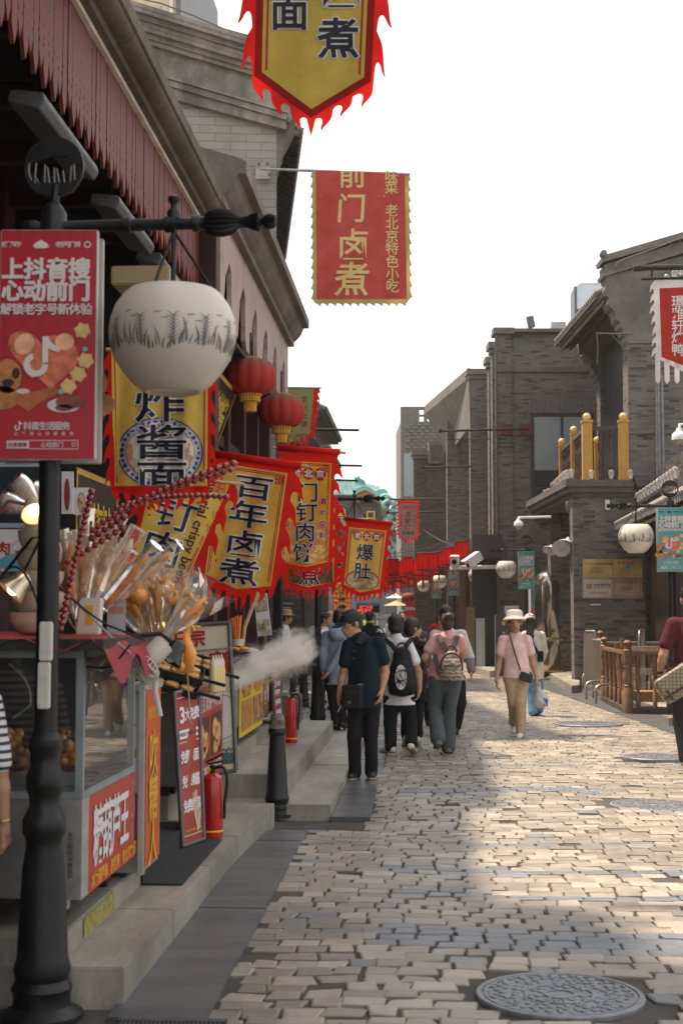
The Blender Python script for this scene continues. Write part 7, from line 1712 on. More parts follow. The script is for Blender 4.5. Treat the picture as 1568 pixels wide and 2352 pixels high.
BLACKF = fab('black_cloth', (.010,.010,.012)); WHITEF = fab('white_cotton', (.66,.64,.66)); TRB = fab('black_trousers', (.012,.012,.014)); SHOEB = M('black_shoe', (.012,.012,.013), .5, .2); SHOEW = M('worn_white_shoe', (.58,.52,.44), .55, .15, 20); SOLEB = M('tan_sole', (.34,.27,.19), .6, .2, 20)
# man in a dark teal polo and cap, looking down to his right, cigarette in hand
Y = 14.1
J = joints(zoomA, Y, top=(415, 118), chin=(352, 342, -.06), neck=(445, 350), shL=(360, 425), shR=(655, 400), elL=(318, 690, .02), elR=(712, 680, .02), wrL=(278, 890, -.05), wrR=(682, 850, -.06), haL=(268, 1000, -.10), haR=(668, 960, -.10), hipL=(440, 935), hipR=(590, 935), knL=(420, 1290, -.02), knR=(578, 1285), anL=(425, 1640, .03), anR=(582, 1630, .04), toeL=(385, 1680, -.16), toeR=(588, 1672, -.17))
NAVY = fab('dark_teal_polo', (.007,.019,.028))
t, JJ, HF = person('man in a dark teal polo shirt and black cap looking down with a cigarette', J, (-.2, -1, 0), (-.72, -.62, -.32), NAVY, TRB, SHOEB, HAIRM, w=1.05, wide=(.088,.070,.064), zg=.014, sole=SOLEB, thumbs=(1, 1), sleeve=.62, flat=.66)
L, s_, ff, u, S, Rm = HF
cap(t, HF, M('black_cap', (.012,.012,.017), .7, .1, 20), brim_len=.10)
p = L(.058, .045, .085); o = (p-L(0,-.014,.035)).normalized(); MB().lathe([(0, .004), (.019, .004), (.02, 0)], L(0,-.014,.035) + o*.097*S, 18, ax=o).build('cap_badge', M('yellow_green_badge', (.55,.50,.03), .5, .1), t)
s = MB(); s.tube([L(-.075,.0,.012), L(-.062,.085,.012)], .0028, 5); s.tube([L(.075,.0,.012), L(.062,.085,.012)], .0028, 5)
for q in (-1, 1): s.tube([L(q*.034 + .026*math.cos(a), .094, .004+.019*math.sin(a)) for a in np.linspace(0, 2*math.pi, 16)], .0022, 5)
s.tube([L(-.01,.097,.008), L(.01,.097,.008)], .0022, 5); s.build('glasses', M('gold_glasses', (.55,.38,.14), .3, 0, metal=.8), t)
nk = JJ['neck']; s = MB(); fd = Vector((-.2,-1,0)).normalized(); sd = Vector((1,-.2,0)).normalized()
for q in (-1, 1):
 a = nk + sd*q*.068 + Vector((0,0,.045)); s.add([a - fd*.06 + Vector((0,0,.01)), a + fd*.05, nk + fd*.115 + sd*q*.012 + Vector((0,0,-.05)), nk + fd*.10 + sd*q*.075 + Vector((0,0,-.075)), a + fd*.03 + sd*q*.03 + Vector((0,0,-.05)), a - fd*.06 + sd*q*.02 + Vector((0,0,-.035))], [(0, 1, 4, 5), (1, 2, 3, 4)])
s.build('collar', fab('dark_teal_collar', (.010,.030,.042)), t)
for k in range(2): MB().lathe([(.005, 0), (.005, .003), (0, .003)], nk + fd*(.135+.004*k) + sd*.005 + Vector((0,0,-.14-.07*k)), 8, ax=fd).build('button', M('pale_button', (.4,.4,.42), .4, 0), t)
pts = [at(*zoomA(x, y), Y-dy) for x, y, dy in ((548, 335, .0), (530, 400, .11), (505, 560, .155), (485, 700, .165), (475, 800, .17))]
ribbon('bag_strap', pts, .042, fd, BLACKF, t); s = MB(); s.box(tuple(pts[4] + Vector((-.035,-.012,.0))), tuple(pts[4] + Vector((.035,.005,.045)))); 
bg_ = thing('shoulder_bag', 'black nylon shoulder bag hanging at the hip of the man in the cap', 'bag', at(*zoomA(405, 1040), Y-.2)); c = at(*zoomA(402, 925), Y-.17)
obj_sdf('pouch', [([('b', c, (.105, .055, .125), None, .03), ('b', c + Vector((.0,-.05,-.03)), (.085, .02, .08), None, .015)], dict(h=.008, k=.015, wr=.003))], fab('black_nylon', (.009,.009,.010), .55), bg_); MB().box(tuple(c + Vector((-.045,-.076,-.055))), tuple(c + Vector((-.01,-.071,-.035)))).build('bag_badge', M('bronze_badge', (.14,.12,.09), .4, .1), bg_)
for z in (0, .05): s = MB(); q_ = pts[4] + Vector((.0,-.012,-.06+z*.9)); s.tube([q_ + Vector((-.025,0,-.014)), q_ + Vector((.025,0,-.014)), q_ + Vector((.025,0,.014)), q_ + Vector((-.025,0,.014)), q_ + Vector((-.025,0,-.014))], .004, 5); s.build('strap_buckle', STEEL, bg_)
a = at(*zoomA(290, 1010), Y-.12); tag(MB().tube([a, a + Vector((-.025,-.03,-.055))], .0045, 6).build('cigarette', WHITEF, base=a), 'thin white cigarette held by the man in the black cap', 'cigarette')
# boy in a white tee with a black backpack, walking away
Y = 16.7
J = joints(zoomA, Y, top=(815, 145), chin=(815, 330, .06), neck=(815, 345), shL=(722, 400), shR=(930, 400), elL=(700, 620, .04), elR=(1032, 680, .03), wrL=(705, 800, .1), wrR=(1040, 838, -.02), haL=(705, 860, .1), haR=(1030, 900, -.02), hipL=(775, 915), hipR=(925, 915), knL=(762, 1150, .03), knR=(955, 1140, .08), anL=(765, 1385, -.02), anR=(962, 1350, -.18), toeL=(690, 1413, .1), toeR=(988, 1432, .02))
t, JJ, HF = person('boy in a white tee and black trousers wearing a black backpack', J, (0, 1, 0), (.05, 1, 0), WHITEF, TRB, SHOEW, HAIRM, w=1.0, wide=(.092,.078,.072), hairkind='mop', sleeve=.62, sole=SOLEB, zg=.0, thumbs=(1, 1))
def backpack(label, Y, c, half, mat, strapm, straps, extra=None):
 cc = at(*zoomA(*c), Y-.20); k = Y*.24168/FD; hx, hz = half[0]*k, half[1]*k; b_ = thing('backpack', label, 'backpack', cc + Vector((0,0,-hz)))
 pr = [('t', cc + Vector((0,.02,-hz+hx*.92)), cc + Vector((0,.03,hz-hx*.60)), hx*1.0, hx*.62, (0,1,0), .55), ('t', cc + Vector((0,-.07,-hz+hx*.80)), cc + Vector((0,-.06,hz*.10)), hx*.76, hx*.55, (0,1,0), .40), ('b', cc + Vector((0,.02,-hz*.55)), (hx*.92, .09, hz*.42), None, .06)]
 obj_sdf('bag', [(pr, dict(h=.011, k=.03, wr=.004))], mat, b_)
 for pts in straps: ribbon('shoulder_strap', [at(*zoomA(x, y), Y-d) for x, y, d in pts], .055, (0, -1, .25), strapm, b_, .008)
 tp = cc + Vector((0,-.0,hz*.92)); tubes('carry_loop', [tp + Vector((.06*math.cos(a),-.02,.075*math.sin(a))) for a in np.linspace(0, math.pi, 9)], .010, strapm, b_); return b_, cc, hx, hz
NYL = fab('black_backpack_nylon', (.011,.011,.014), .6)
b_, cc, hx, hz = backpack('black backpack with a white oval print and elastic cord', Y, (873, 680), (140, 225), NYL, NYL, [[(700, 365, .05), (760, 415, .12), (815, 480, .16)], [(965, 370, .05), (925, 415, .12), (890, 480, .16)]])
oc = at(*zoomA(862, 735), Y-.345); fm = lambda x, y, dz=0: oc + Vector((x, -dz + .10*x*x, -y))
sheet('oval_panel', [ell(0, 0, .067, .145, 30)], fm, M('white_oval', (.60,.58,.55), .6, .1), b_, .02, .0); rr = random.Random(5)
sheet('scribble_print', [p for k in range(9) for p in band([(rr.uniform(-.06, .06), rr.uniform(-.12, .12)), (rr.uniform(-.06, .06), rr.uniform(-.12, .12))], .007)] + [[(-.045, .05), (-.01, .075), (.05, -.01), (.0, .045), (-.05, .01)]], fm, CBLK, b_, .02, .004)
s = MB()
for k in range(4): a = oc + Vector((-.075, -.012, .11-.06*k)); s.tube([a, a + Vector((.15, 0, -.05*(-1)**k))], .004, 5)
s.build('elastic_cord', IRON, b_); imprint()
# woman in pink tee and flared jeans with a patterned backpack
Y = 16.9
J = joints(zoomA, Y, top=(1305, 160), chin=(1290, 318, .05), neck=(1310, 330), shL=(1185, 385), shR=(1420, 385), elL=(1092, 570, -.03), elR=(1448, 520, .06), wrL=(1135, 640, .2), wrR=(1420, 600, .25), haL=(1175, 620, .29), haR=(1370, 590, .3), hipL=(1210, 760), hipR=(1355, 760), knL=(1180, 1040, .06), knR=(1320, 1080, .04), anL=(1215, 1330, -.20), anR=(1312, 1405, .03), toeL=(1200, 1408, -.02), toeR=(1308, 1428, .2))
JEAN = fab('faded_blue_jeans', (.070,.085,.092)); PINK = fab('dusty_pink_cotton', (.55,.30,.29))
t, JJ, HF = person('woman in a dusty pink tee and flared jeans with her hair in a bun', J, (.05, 1, 0), (-.1, 1, .0), PINK, JEAN, M('taupe_shoe', (.20,.16,.13), .6, .2), BRHAIR, w=1.08, wide=(.105,.078,.092), hairkind='bun', sleeve=.55, hem=.88, zg=0, sole=M('brown_sole', (.16,.12,.09), .6, .2), thumbs=(1, 1))
TAP = None
def tapestry():
 m, nt, b = newmat('woven_pattern_cloth'); tc = N(nt, 'TexCoord'); sp = N(nt, 'SeparateXYZ'); nt.links.new(tc.outputs['Object'], sp.inputs[0])
 wv = N(nt, 'TexWave', wave_type='BANDS', bands_direction='Z'); wv.inputs['Scale'].default_value = 7; wv.inputs['Distortion'].default_value = 6; wv.inputs['Detail'].default_value = 3; wv.inputs['Detail Scale'].default_value = 4; nt.links.new(tc.outputs['Object'], wv.inputs[0])
 f = noise_n(nt, 34, 5, rough=.7); c = ramp(nt, mathn(nt, 'ADD', mathn(nt, 'MULTIPLY', wv.outputs['Fac'], .5), mathn(nt, 'MULTIPLY', f, .6)), [(.35, (.07,.035,.025)), (.48, (.34,.27,.19)), (.58, (.50,.43,.33)), (.68, (.16,.17,.20)), (.78, (.46,.38,.28))]); nt.links.new(c, b.inputs['Base Color']); b.inputs['Roughness'].default_value = .85; return m
TAP = tapestry(); BRL = M('dark_brown_leather', (.045,.025,.022), .5, .2, 20)
b_, cc, hx, hz = backpack('small backpack in brown and cream woven pattern', Y, (1342, 625), (112, 138), TAP, BRL, [[(1215, 330, .06), (1255, 400, .13), (1300, 480, .17)], [(1400, 345, .06), (1380, 410, .13), (1345, 470, .17)], [(1185, 520, .10), (1200, 600, .13), (1228, 690, .17)]])
tubes('brown_piping', [cc + Vector((hx*.88*math.cos(a), -.085, hz*.86*math.sin(a)*1.0)) for a in np.linspace(-.35, math.pi+.35, 22)], .012, BRL, b_); tubes('pocket_zip', [cc + Vector((x*hx*.72, -.135, -hz*.03)) for x in np.linspace(-1, 1, 7)], .008, BRL, b_)
MB().box(tuple(cc + Vector((-.01,-.108,hz*.22))), tuple(cc + Vector((.04,-.100,hz*.34)))).build('cloth_tag', WHITEF, b_)
# man in a pale jacket walking towards us behind her
Y = 19.5
J = joints(zoomA, Y, top=(1290, 68), chin=(1290, 255, -.04), neck=(1290, 265), shL=(1180, 330), shR=(1445, 325), elL=(1150, 500), elR=(1515, 545, .0), wrL=(1150, 660), wrR=(1530, 672, -.06), haL=(1150, 740), haR=(1535, 760, -.10), hipL=(1250, 740), hipR=(1400, 740), knL=(1250, 960), knR=(1425, 985, -.10), anL=(1260, 1180), anR=(1385, 1200, .0), toeL=(1262, 1215, -.2), toeR=(1385, 1262, -.14))
t, JJ, HF = person('man in a pale jacket with grey cuffs half hidden by the pink shirted woman', J, (0, -1, 0), (.15, -1, -.15), fab('pale_grey_jacket', (.52,.49,.44)), TRB, SHOEB, HAIRM, w=1.1, sleeve=1.9, wide=(.10,.085,.07), top_name='jacket', hem=.95)
obj_sdf('cuff', [([('c', JJ['elR'].lerp(JJ['wrR'], -.1), JJ['wrR'].lerp(JJ['elR'], .05), .068, .060)], dict(h=.01, k=.01, wr=.004))], fab('grey_cuff', (.19,.17,.16)), t)
# woman in a black coat seen from behind, ragged hems
Y = 17.6
J = joints(zoomA, Y, top=(960, 212), chin=(1000, 385, .0), neck=(975, 390), shL=(905, 440), shR=(1075, 455), elL=(890, 640), elR=(1110, 640, .02), wrL=(890, 800), wrR=(1128, 770, .08), haL=(890, 860), haR=(1120, 830, .1), hipL=(915, 850), hipR=(1040, 850), knL=(905, 1050), knR=(1030, 1050), anL=(910, 1310, -.02), anR=(1020, 1320, .02), toeL=(900, 1385, .15), toeR=(1022, 1378, .2))
t, JJ, HF = person('woman with short black hair in a long black coat', J, (.25, 1, 0), (.9, .45, 0), BLACKF, TRB, SHOEW, HAIRM, w=.95, wide=(.088,.066,.058), hairkind='mop', sleeve=.75, skirt=.10, top_name='coat', hem=1.0)
s = MB(); rr = random.Random(1)
for q in 'LR':
 for k in range(16): a = k*.39; p = JJ['an'+q] + Vector((.055*math.cos(a), .055*math.sin(a), .12)); s.tube([p, p + Vector((rr.uniform(-.02,.02), rr.uniform(-.02,.02), -.09-rr.uniform(0, .04)))], [.010, .003], 5)
s.build('ragged_hem', BLACKF, t)
# bespectacled man with grey jacket over a black tee
Y = 21
J = joints(zoomA, Y, top=(1070, 120), chin=(1055, 250, -.03), neck=(1075, 255), shL=(990, 300), shR=(1165, 300), elL=(970, 430), elR=(1180, 440), wrL=(975, 540), wrR=(1175, 550), haL=(975, 590), haR=(1175, 600), hipL=(1030, 560), hipR=(1120, 560), knL=(1030, 760), knR=(1120, 760), anL=(1030, 950), anR=(1120, 950), toeL=(1020, 985, -.16), toeR=(1125, 985, -.16))
t, JJ, HF = person('man with glasses in an open grey jacket over a black tee, facing left', J, (-.2, -1, 0), (-.85, -.5, 0), fab('grey_open_jacket', (.22,.20,.18)), TRB, SHOEB, BRHAIR, w=1.0, sleeve=1.9, top_name='jacket', h=.013)
cf = (JJ['shL']+JJ['shR'])/2; obj_sdf('black_tee', [([('t', cf + Vector((-.0,-.06,-.10)), cf + Vector((0,-.06,-.55)), .085, .10, (0,1,0), .72)], dict(h=.012, k=.01))], BLACKF, t)
fm = lambda x, y, dz=0: cf + Vector((x, -.135-dz, -y)); lettering('tee_lettering', [dict(s='Hotel', x=.01, y=.20, size=.10, rot=-12), dict(s='Beach', x=.01, y=.28, size=.09, rot=-12)], fm, WHITEF, t, None, .02, .012)
L, s_, ff, u, S, Rm = HF; s = MB()
for q in (-1, 1): s.tube([L(q*.034 + .027*math.cos(a), .096, .004+.021*math.sin(a)) for a in np.linspace(0, 2*math.pi, 14)], .003, 5)
s.tube([L(-.075,.0,.012), L(-.062,.09,.012)], .003, 5); s.tube([L(.075,.0,.012), L(.062,.09,.012)], .003, 5); s.tube([L(-.01,.1,.01), L(.01,.1,.01)], .003, 5); s.build('glasses', IRON, t)
# man in a blue-grey hooded jacket, back to us
Y = 19.8
J = joints(zoomA, Y, top=(285, 92), chin=(275, 248, .04), neck=(265, 262), shL=(150, 325), shR=(345, 320), elL=(125, 500), elR=(285, 500, -.1), wrL=(122, 640), wrR=(180, 670, -.16), haL=(125, 690), haR=(160, 705, -.18), hipL=(195, 735), hipR=(300, 735), knL=(225, 950, .0), knR=(285, 950), anL=(250, 1170, .0), anR=(310, 1150), toeL=(268, 1222, .05), toeR=(330, 1200, .22))
t, JJ, HF = person('man in a blue grey hooded jacket with his back turned near the left lamp post', J, (.2, 1, 0), (.35, 1, 0), fab('blue_grey_shell', (.22,.25,.31), .6), TRB, SHOEB, HAIRM, w=1.05, sleeve=1.95, wide=(.095,.075,.068), top_name='jacket', thumbs=(1, 1))
nk = JJ['neck']; obj_sdf('hood', [([('e', nk + Vector((0,-.10,-.06)), (.13, .075, .12), None), ('c', nk + Vector((-.09,-.03,.02)), nk + Vector((.09,-.03,.02)), .05, .05)], dict(h=.011, k=.03, wr=.005))], fab('pale_blue_hood', (.30,.35,.42), .6), t)
# woman in a white bucket hat walking towards us
Y = 18.9
J = joints(zoomB, Y, top=(293, 192), chin=(302, 330, -.05), neck=(302, 345), shL=(205, 378), shR=(395, 378), elL=(182, 545, .03), elR=(428, 540, .02), wrL=(160, 680, -.04), wrR=(462, 672, -.03), haL=(160, 755, -.07), haR=(468, 740, -.05), hipL=(262, 655), hipR=(365, 655), knL=(290, 850, .02), knR=(338, 850, -.04), anL=(292, 1010, .32), anR=(342, 1075, -.02), toeL=(285, 1080, .24), toeR=(328, 1118, -.15))
SH = fab('pale_pink_tee', (.66,.45,.42)); BG = fab('beige_linen', (.42,.30,.20))
t, JJ, HF = person('woman in a white bucket hat, pale pink tee and beige trousers', J, (-.05, -1, 0), (.05, -1, -.02), SH, BG, M('cream_trainer', (.64,.58,.50), .5, .1, 20), HAIRM, w=.98, wide=(.098,.080,.066), sleeve=.6, hem=.92, zg=0, thumbs=(1, 1))
L, s_, ff, u, S, Rm = HF
HATM = fab('white_hat_cloth', (.62,.54,.49)); s = MB(); prof = [(.136, .004), (.142, .010), (.128, .028), (.106, .050), (.103, .060), (.098, .100), (.086, .122), (.05, .132), (0, .134), ]; s.lathe([(r_*S, z_*S) for r_, z_ in prof], L(0,-.012,.028), 36, ax=u-ff*.12); s.lathe([(r_*S, z_*S) for r_, z_ in [(.132, .0), (.124, .022), (.101, .044)]], L(0,-.012,.028), 36, ax=u-ff*.12); s.build('bucket_hat', HATM, t, smooth=60)
s = MB()
for q in (-1, 1): s.sphere(L(q*.032,.080,.006), .0085*S, 8, 6, sc=(1.7, 1, .7)); s.tube([L(q*.018,.092,.028), L(q*.05,.082,.028)], .004*S, 5)
s.build('eyes_and_brows', M('dark_eye', (.02,.012,.01), .4, 0), t); MB().sphere(L(0,.092,-.062), .016*S, 10, 6, sc=(1.3, .5, .6)).build('open_mouth', M('dark_lip', (.16,.04,.035), .5, 0), t)
fd = Vector((-.05,-1,0)).normalized(); ribbon('bag_strap', [at(*zoomB(x, y), Y-d) for x, y, d in ((248, 335, .0), (262, 372, .09), (290, 470, .15), (318, 560, .16), (340, 625, .15))], .022, fd, BRL, t); tubes('hat_cord', [L(-.07,.03,-.0), L(-.05,.07,-.09), L(.0,.085,-.13)], .003, IRON, t)
hb = thing('handbag', 'small black crossbody handbag of the woman in the white hat', 'bag', at(*zoomB(383, 725), Y-.15)); c = at(*zoomB(383, 678), Y-.15); rot = Matrix.Rotation(R(20), 3, 'Y'); obj_sdf('pouch', [([('b', c, (.085, .035, .058), np.array(rot), .02)], dict(h=.007, k=.01))], M('black_leather', (.012,.011,.012), .4, .2, 20), hb); ribbon('bag_strap', [at(*zoomB(408, 640), Y-.10), at(*zoomB(425, 655), Y-.13), c + Vector((.07,0,.03))], .018, fd, BRL, hb)
pb = thing('plastic_bag', 'white plastic carrier bag with blue print held by the woman', 'bag', at(*zoomB(497, 920), Y-.05)); c = at(*zoomB(497, 855), Y-.05); k_ = Y*.30428/FD
BAGM = M('white_carrier_plastic', (.62,.60,.58), .4, .12, 14, .4, bsc=30, trans=.35); obj_sdf('bag', [([('e', c, (.100, .075, .105), None), ('c', c + Vector((0,0,.05)), c + Vector((-.035,0,.17)), .065, .022)], dict(h=.008, k=.03, wr=.010, ws=1.5))], BAGM, pb); s = MB()
for q in (-1, 1): s.tube([c + Vector((-.035+q*.03,0,.15)), c + Vector((-.045+q*.02,0,.24)), JJ['wrR'].lerp(JJ['haR'], .6)], .010, 6)
s.build('handles', BAGM, pb, smooth=40); sheet('blue_mark', [band([(.02+.015*k, -.04+.01*k), (.05+.008*k, .01+.02*k)], .010)[0] for k in range(4)] + [ell(.06, -.02, .012, .02, 8), ell(.035, .05, .02, .008, 8)], lambda x, y, dz=0: c + Vector((x, -.078+.4*x*x-dz, -y)), M('blue_bag_print', (.03,.06,.30), .5, .1), pb, .015, .012)
# girl in cap, cream jacket and blue jeans behind her
Y = 23
J = joints(lambda a, b: zoomB(a+22, b), Y, top=(388, 195), chin=(385, 295, .05), neck=(395, 310), shL=(345, 345), shR=(480, 345), elL=(340, 480), elR=(500, 470, .08), wrL=(350, 560, .1), wrR=(480, 540, .25), haL=(350, 600, .1), haR=(450, 530, .3), hipL=(390, 640), hipR=(455, 640), knL=(405, 780, .03), knR=(450, 780), anL=(415, 925, -.02), anR=(450, 910, .1), toeL=(432, 948, -.06), toeR=(455, 935, .22))
t, JJ, HF = person('long haired girl in a white cap and cream jacket, her back to us', J, (.1, 1, 0), (-.1, 1, 0), fab('cream_jacket', (.60,.53,.43)), fab('bright_blue_jeans', (.10,.23,.38)), SHOEB, BRHAIR, w=.95, hairkind='long', sleeve=1.9, wide=(.085,.075,.085), top_name='jacket', hem=1.02, h=.012)
cap(t, HF, HATM); ribbon('bag_strap', [at(*zoomB(x, y), Y-d) for x, y, d in ((410, 360, .10), (440, 440, .17), (470, 490, .17), (490, 540, .14))], .05, (0,-1,0), BLACKF, t); c = at(*zoomB(490, 520), Y-.18); obj_sdf('sling_bag', [([('b', c, (.05, .04, .09), None, .02)], dict(h=.01, k=.01))], BLACKF, t)
# man in maroon at the right edge
Y = 15.2
J = joints(zoomB, Y, top=(1620, 95), chin=(1630, 300, .04), neck=(1640, 300), shL=(1490, 375), shR=(1790, 375), elL=(1418, 620), elR=(1850, 620), wrL=(1392, 745, .04), wrR=(1850, 760), haL=(1392, 850, .06), haR=(1850, 860), hipL=(1560, 800), hipR=(1720, 800), knL=(1555, 1110, .05), knR=(1725, 1100), anL=(1590, 1385, .0), anR=(1720, 1390, .1), toeL=(1580, 1430, .12), toeR=(1730, 1440, .25))
t, JJ, HF = person('man in a maroon polo at the right edge of the photo seen from behind', J, (-.05, 1, 0), (-.1, 1, 0), fab('maroon_polo', (.085,.016,.024)), fab('charcoal_trousers', (.030,.028,.030)), SHOEB, HAIRM, w=1.2, sleeve=.62, wide=(.11,.088,.075), sole=SOLEB, thumbs=(1, 1)); obj_sdf('collar', [([('c', JJ['neck'] + Vector((-.05,0,.03)), JJ['neck'] + Vector((.05,0,.03)), .055, .055)], dict(h=.01, k=.01))], fab('maroon_collar', (.10,.02,.028)), t)
MB().lathe([(.034, -.012), (.036, 0), (.034, .012)], JJ['wrL'], 16, ax=JJ['haL']-JJ['wrL']).build('wrist_watch', IRON, t)
def monogram():
 m, nt, b = newmat('tan_patterned_canvas'); tc = N(nt, 'TexCoord'); v = N(nt, 'TexVoronoi', feature='DISTANCE_TO_EDGE'); v.inputs['Scale'].default_value = 26; v.inputs['Randomness'].default_value = .15; nt.links.new(tc.outputs['Object'], v.inputs['Vector'])
 c = ramp(nt, v.outputs['Distance'], [(.03, (.085,.062,.040)), (.14, (.25,.20,.13)), (.5, (.29,.235,.16))]); nt.links.new(c, b.inputs['Base Color']); b.inputs['Roughness'].default_value = .42; return m
mb = thing('messenger_bag', 'tan patterned canvas messenger bag slung behind the man in maroon', 'bag', at(*zoomB(1540, 830), Y-.2)); c = at(*zoomB(1555, 700), Y-.24); rot = np.array(Matrix.Rotation(R(-33), 3, 'Y'))
CAN = monogram(); obj_sdf('bag', [([('b', c, (.27, .085, .145), rot, .06)], dict(h=.010, k=.02, wr=.004))], CAN, mb); obj_sdf('bag_flap', [([('b', c + Vector((-.03,-.085,.035)), (.245, .018, .10), rot, .015)], dict(h=.008, k=.01, wr=.003))], CAN, mb); rm = Matrix.Rotation(R(-33), 3, 'Y'); MB().obox(c + Vector((-.0,-.108,-.065)), rm @ Vector((.24,0,0)), (0,.004,0), rm @ Vector((0,0,.010))).build('flap_trim', BRL, mb)
for q in (-.2, .1): MB().obox(c + rm @ Vector((q,-.110,-.05)), rm @ Vector((.012,0,0)), (0,.006,0), rm @ Vector((0,0,.06))).build('buckle_strap', BRL, mb)
# template figure for the others
def template(x, Y, H, f, z0=0.0, swing=.0, spread=1.0):
 f = Vector((f[0], f[1], 0)).normalized(); sd = Vector((f.y, -f.x, 0));
 if sd.x < 0: sd = -sd
 o = Vector((x, Y, z0)); P_ = lambda a, b_, z: o + sd*a*H + f*b_*H + Vector((0,0,z*H))
 d = dict(top=P_(0,.01,1), chin=P_(0,.03,.868), neck=P_(0,0,.845), hipL=P_(-.052,0,.5), hipR=P_(.052,0,.5))
 for q, s_ in (('L', -1), ('R', 1)):
  w_ = swing*s_; d['sh'+q] = P_(.112*s_*spread,0,.805); d['el'+q] = P_(.138*s_*spread,-w_*.08,.635); d['wr'+q] = P_(.142*s_*spread,.03-w_*.08,.49); d['ha'+q] = P_(.14*s_*spread,.05-w_*.08,.43); d['kn'+q] = P_(.056*s_,.015+w_*.1,.28); d['an'+q] = P_(.056*s_,-.01+w_*.12,.048); d['toe'+q] = P_(.06*s_,.09+w_*.12,.02)
 return d
# stall visitor at the left edge: only the striped sleeve, arm and hand are in the picture
def stripes():
 m, nt, b = newmat('navy_white_stripes'); tc = N(nt, 'TexCoord'); sp = N(nt, 'SeparateXYZ'); nt.links.new(tc.outputs['Object'], sp.inputs[0]); k = mathn(nt, 'GREATER_THAN', mathn(nt, 'FRACT', mathn(nt, 'MULTIPLY', sp.outputs[2], 30)), .58)
 nt.links.new(mixc(nt, k, (.60,.56,.54), (.03,.035,.07)), b.inputs['Base Color']); b.inputs['Roughness'].default_value = .85; return m
J = template(xat(8, 5.7)-.24, 5.7, 1.62, (.15, 1), swing=.0, spread=1.08)
t, JJ, HF = person('person at the left edge with only a striped sleeve, bare arm and hand showing', J, (.15, 1, 0), (.15, 1, 0), stripes(), fab('dark_skirt', (.02,.02,.022)), SHOEB, HAIRM, sleeve=.92, h=.009, thumbs=(1, 1), curl=.45); tubes('gold_bangle', [JJ['wrR'] + Vector((.033*math.cos(a), .033*math.sin(a), .012+.008*math.cos(a))) for a in np.linspace(0, 2*math.pi, 20)], .004, M('gold_bangle', (.62,.40,.10), .25, 0, metal=.9), t)
# straw-hatted man in the doorway
def place(x, Y, H, f, label, top, tr, **k):
 hk = k.pop('hf', None); sw = k.pop('swing', .6); kw = dict(h=.014, sleeve=.6, w=.98); kw.update(k)
 return person(label, template(xat(x, Y), Y, H, f, swing=sw), f + (0,), hk or (f + (0,)), top, tr, kw.pop('shoe', SHOEB), kw.pop('hair', HAIRM), **kw)
t, JJ, HF = place(655, 27, 1.68, (1, .1), 'man in a straw hat and white shirt walking past the far wall in the steam', WHITEF, fab('dark_blue_jeans', (.03,.04,.06)), swing=.8)
L, s_, ff, u, S, Rm = HF; MB().lathe([(.15*S, .03), (.155*S, .035), (.105*S, .05), (.10*S, .13), (.06*S, .145), (0, .14)], L(0,0,.02), 24, ax=u).build('straw_hat', M('straw', (.36,.25,.12), .8, .25, 60), t, smooth=50)
place(745, 24, 1.66, (.9, -.3), 'man in a white shirt in profile left of the hooded jacket', WHITEF, TRB); place(757, 26, 1.7, (.5, -1), 'older man in a red cap behind the hooded jacket', fab('brown_shirt', (.12,.07,.05)), TRB, hair=None)
t, JJ, HF = place(874, 22, 1.42, (.1, 1), 'child in a white and yellow cap and orange top ahead of the boy', fab('orange_brown_top', (.30,.12,.05)), TRB); cap(t, HF, WHITEF, M('yellow_brim', (.62,.42,.04), .6, .1))
p_ = at(892, 1420, 50); um = thing('umbrella', 'small pale grey umbrella opened over the crowd', 'umbrella', p_); s = MB(); rr_ = .45; pr = [(rr_*math.sin(a), .22*math.cos(a)) for a in np.linspace(1.5, 0, 9)]; s.lathe(pr, p_ + Vector((0,0,-.08)), 8); s.build('canopy', M('pale_umbrella_cloth', (.50,.48,.46), .6, .1, trans=.3), um); MB().tube([p_ + Vector((0,0,.16)), p_ + Vector((0,0,-.6))], .008, 6).build('shaft', STEEL, um)
for k, (x, Y, H, f, lab, top) in enumerate(((848, 28, 1.7, (0, 1), 'distant person in black seen over the capped man', BLACKF), (735, 31, 1.66, (.2, 1), 'distant person in a grey top by the left lamp post', fab('grey_top', (.2,.2,.2))), (925, 30, 1.72, (0, -1), 'distant man facing us between the boy and the glasses man', fab('dark_green_top', (.04,.07,.05))), 
  (842, 44, 1.72, (0, -1), 'far guard in a lime vest below the red screen', fab('lime_vest', (.30,.42,.08))), (905, 36, 1.68, (0, 1), 'far person in white walking under the red lanterns', WHITEF), (1012, 33, 1.7, (0, 1), 'far person in red behind the pale jacket man', fab('red_top', (.30,.03,.03))))): place(x, Y, H, f, lab, top, TRB)
# ------------------------------------------------------------------ right side of the street
def wallmap(F_, v=0.0, off=0.0):
 def fm(x, y, dz=0.0): u, z = F_.uz(x, y, v); return F_.P(u, v-off-dz, z)
 return fm
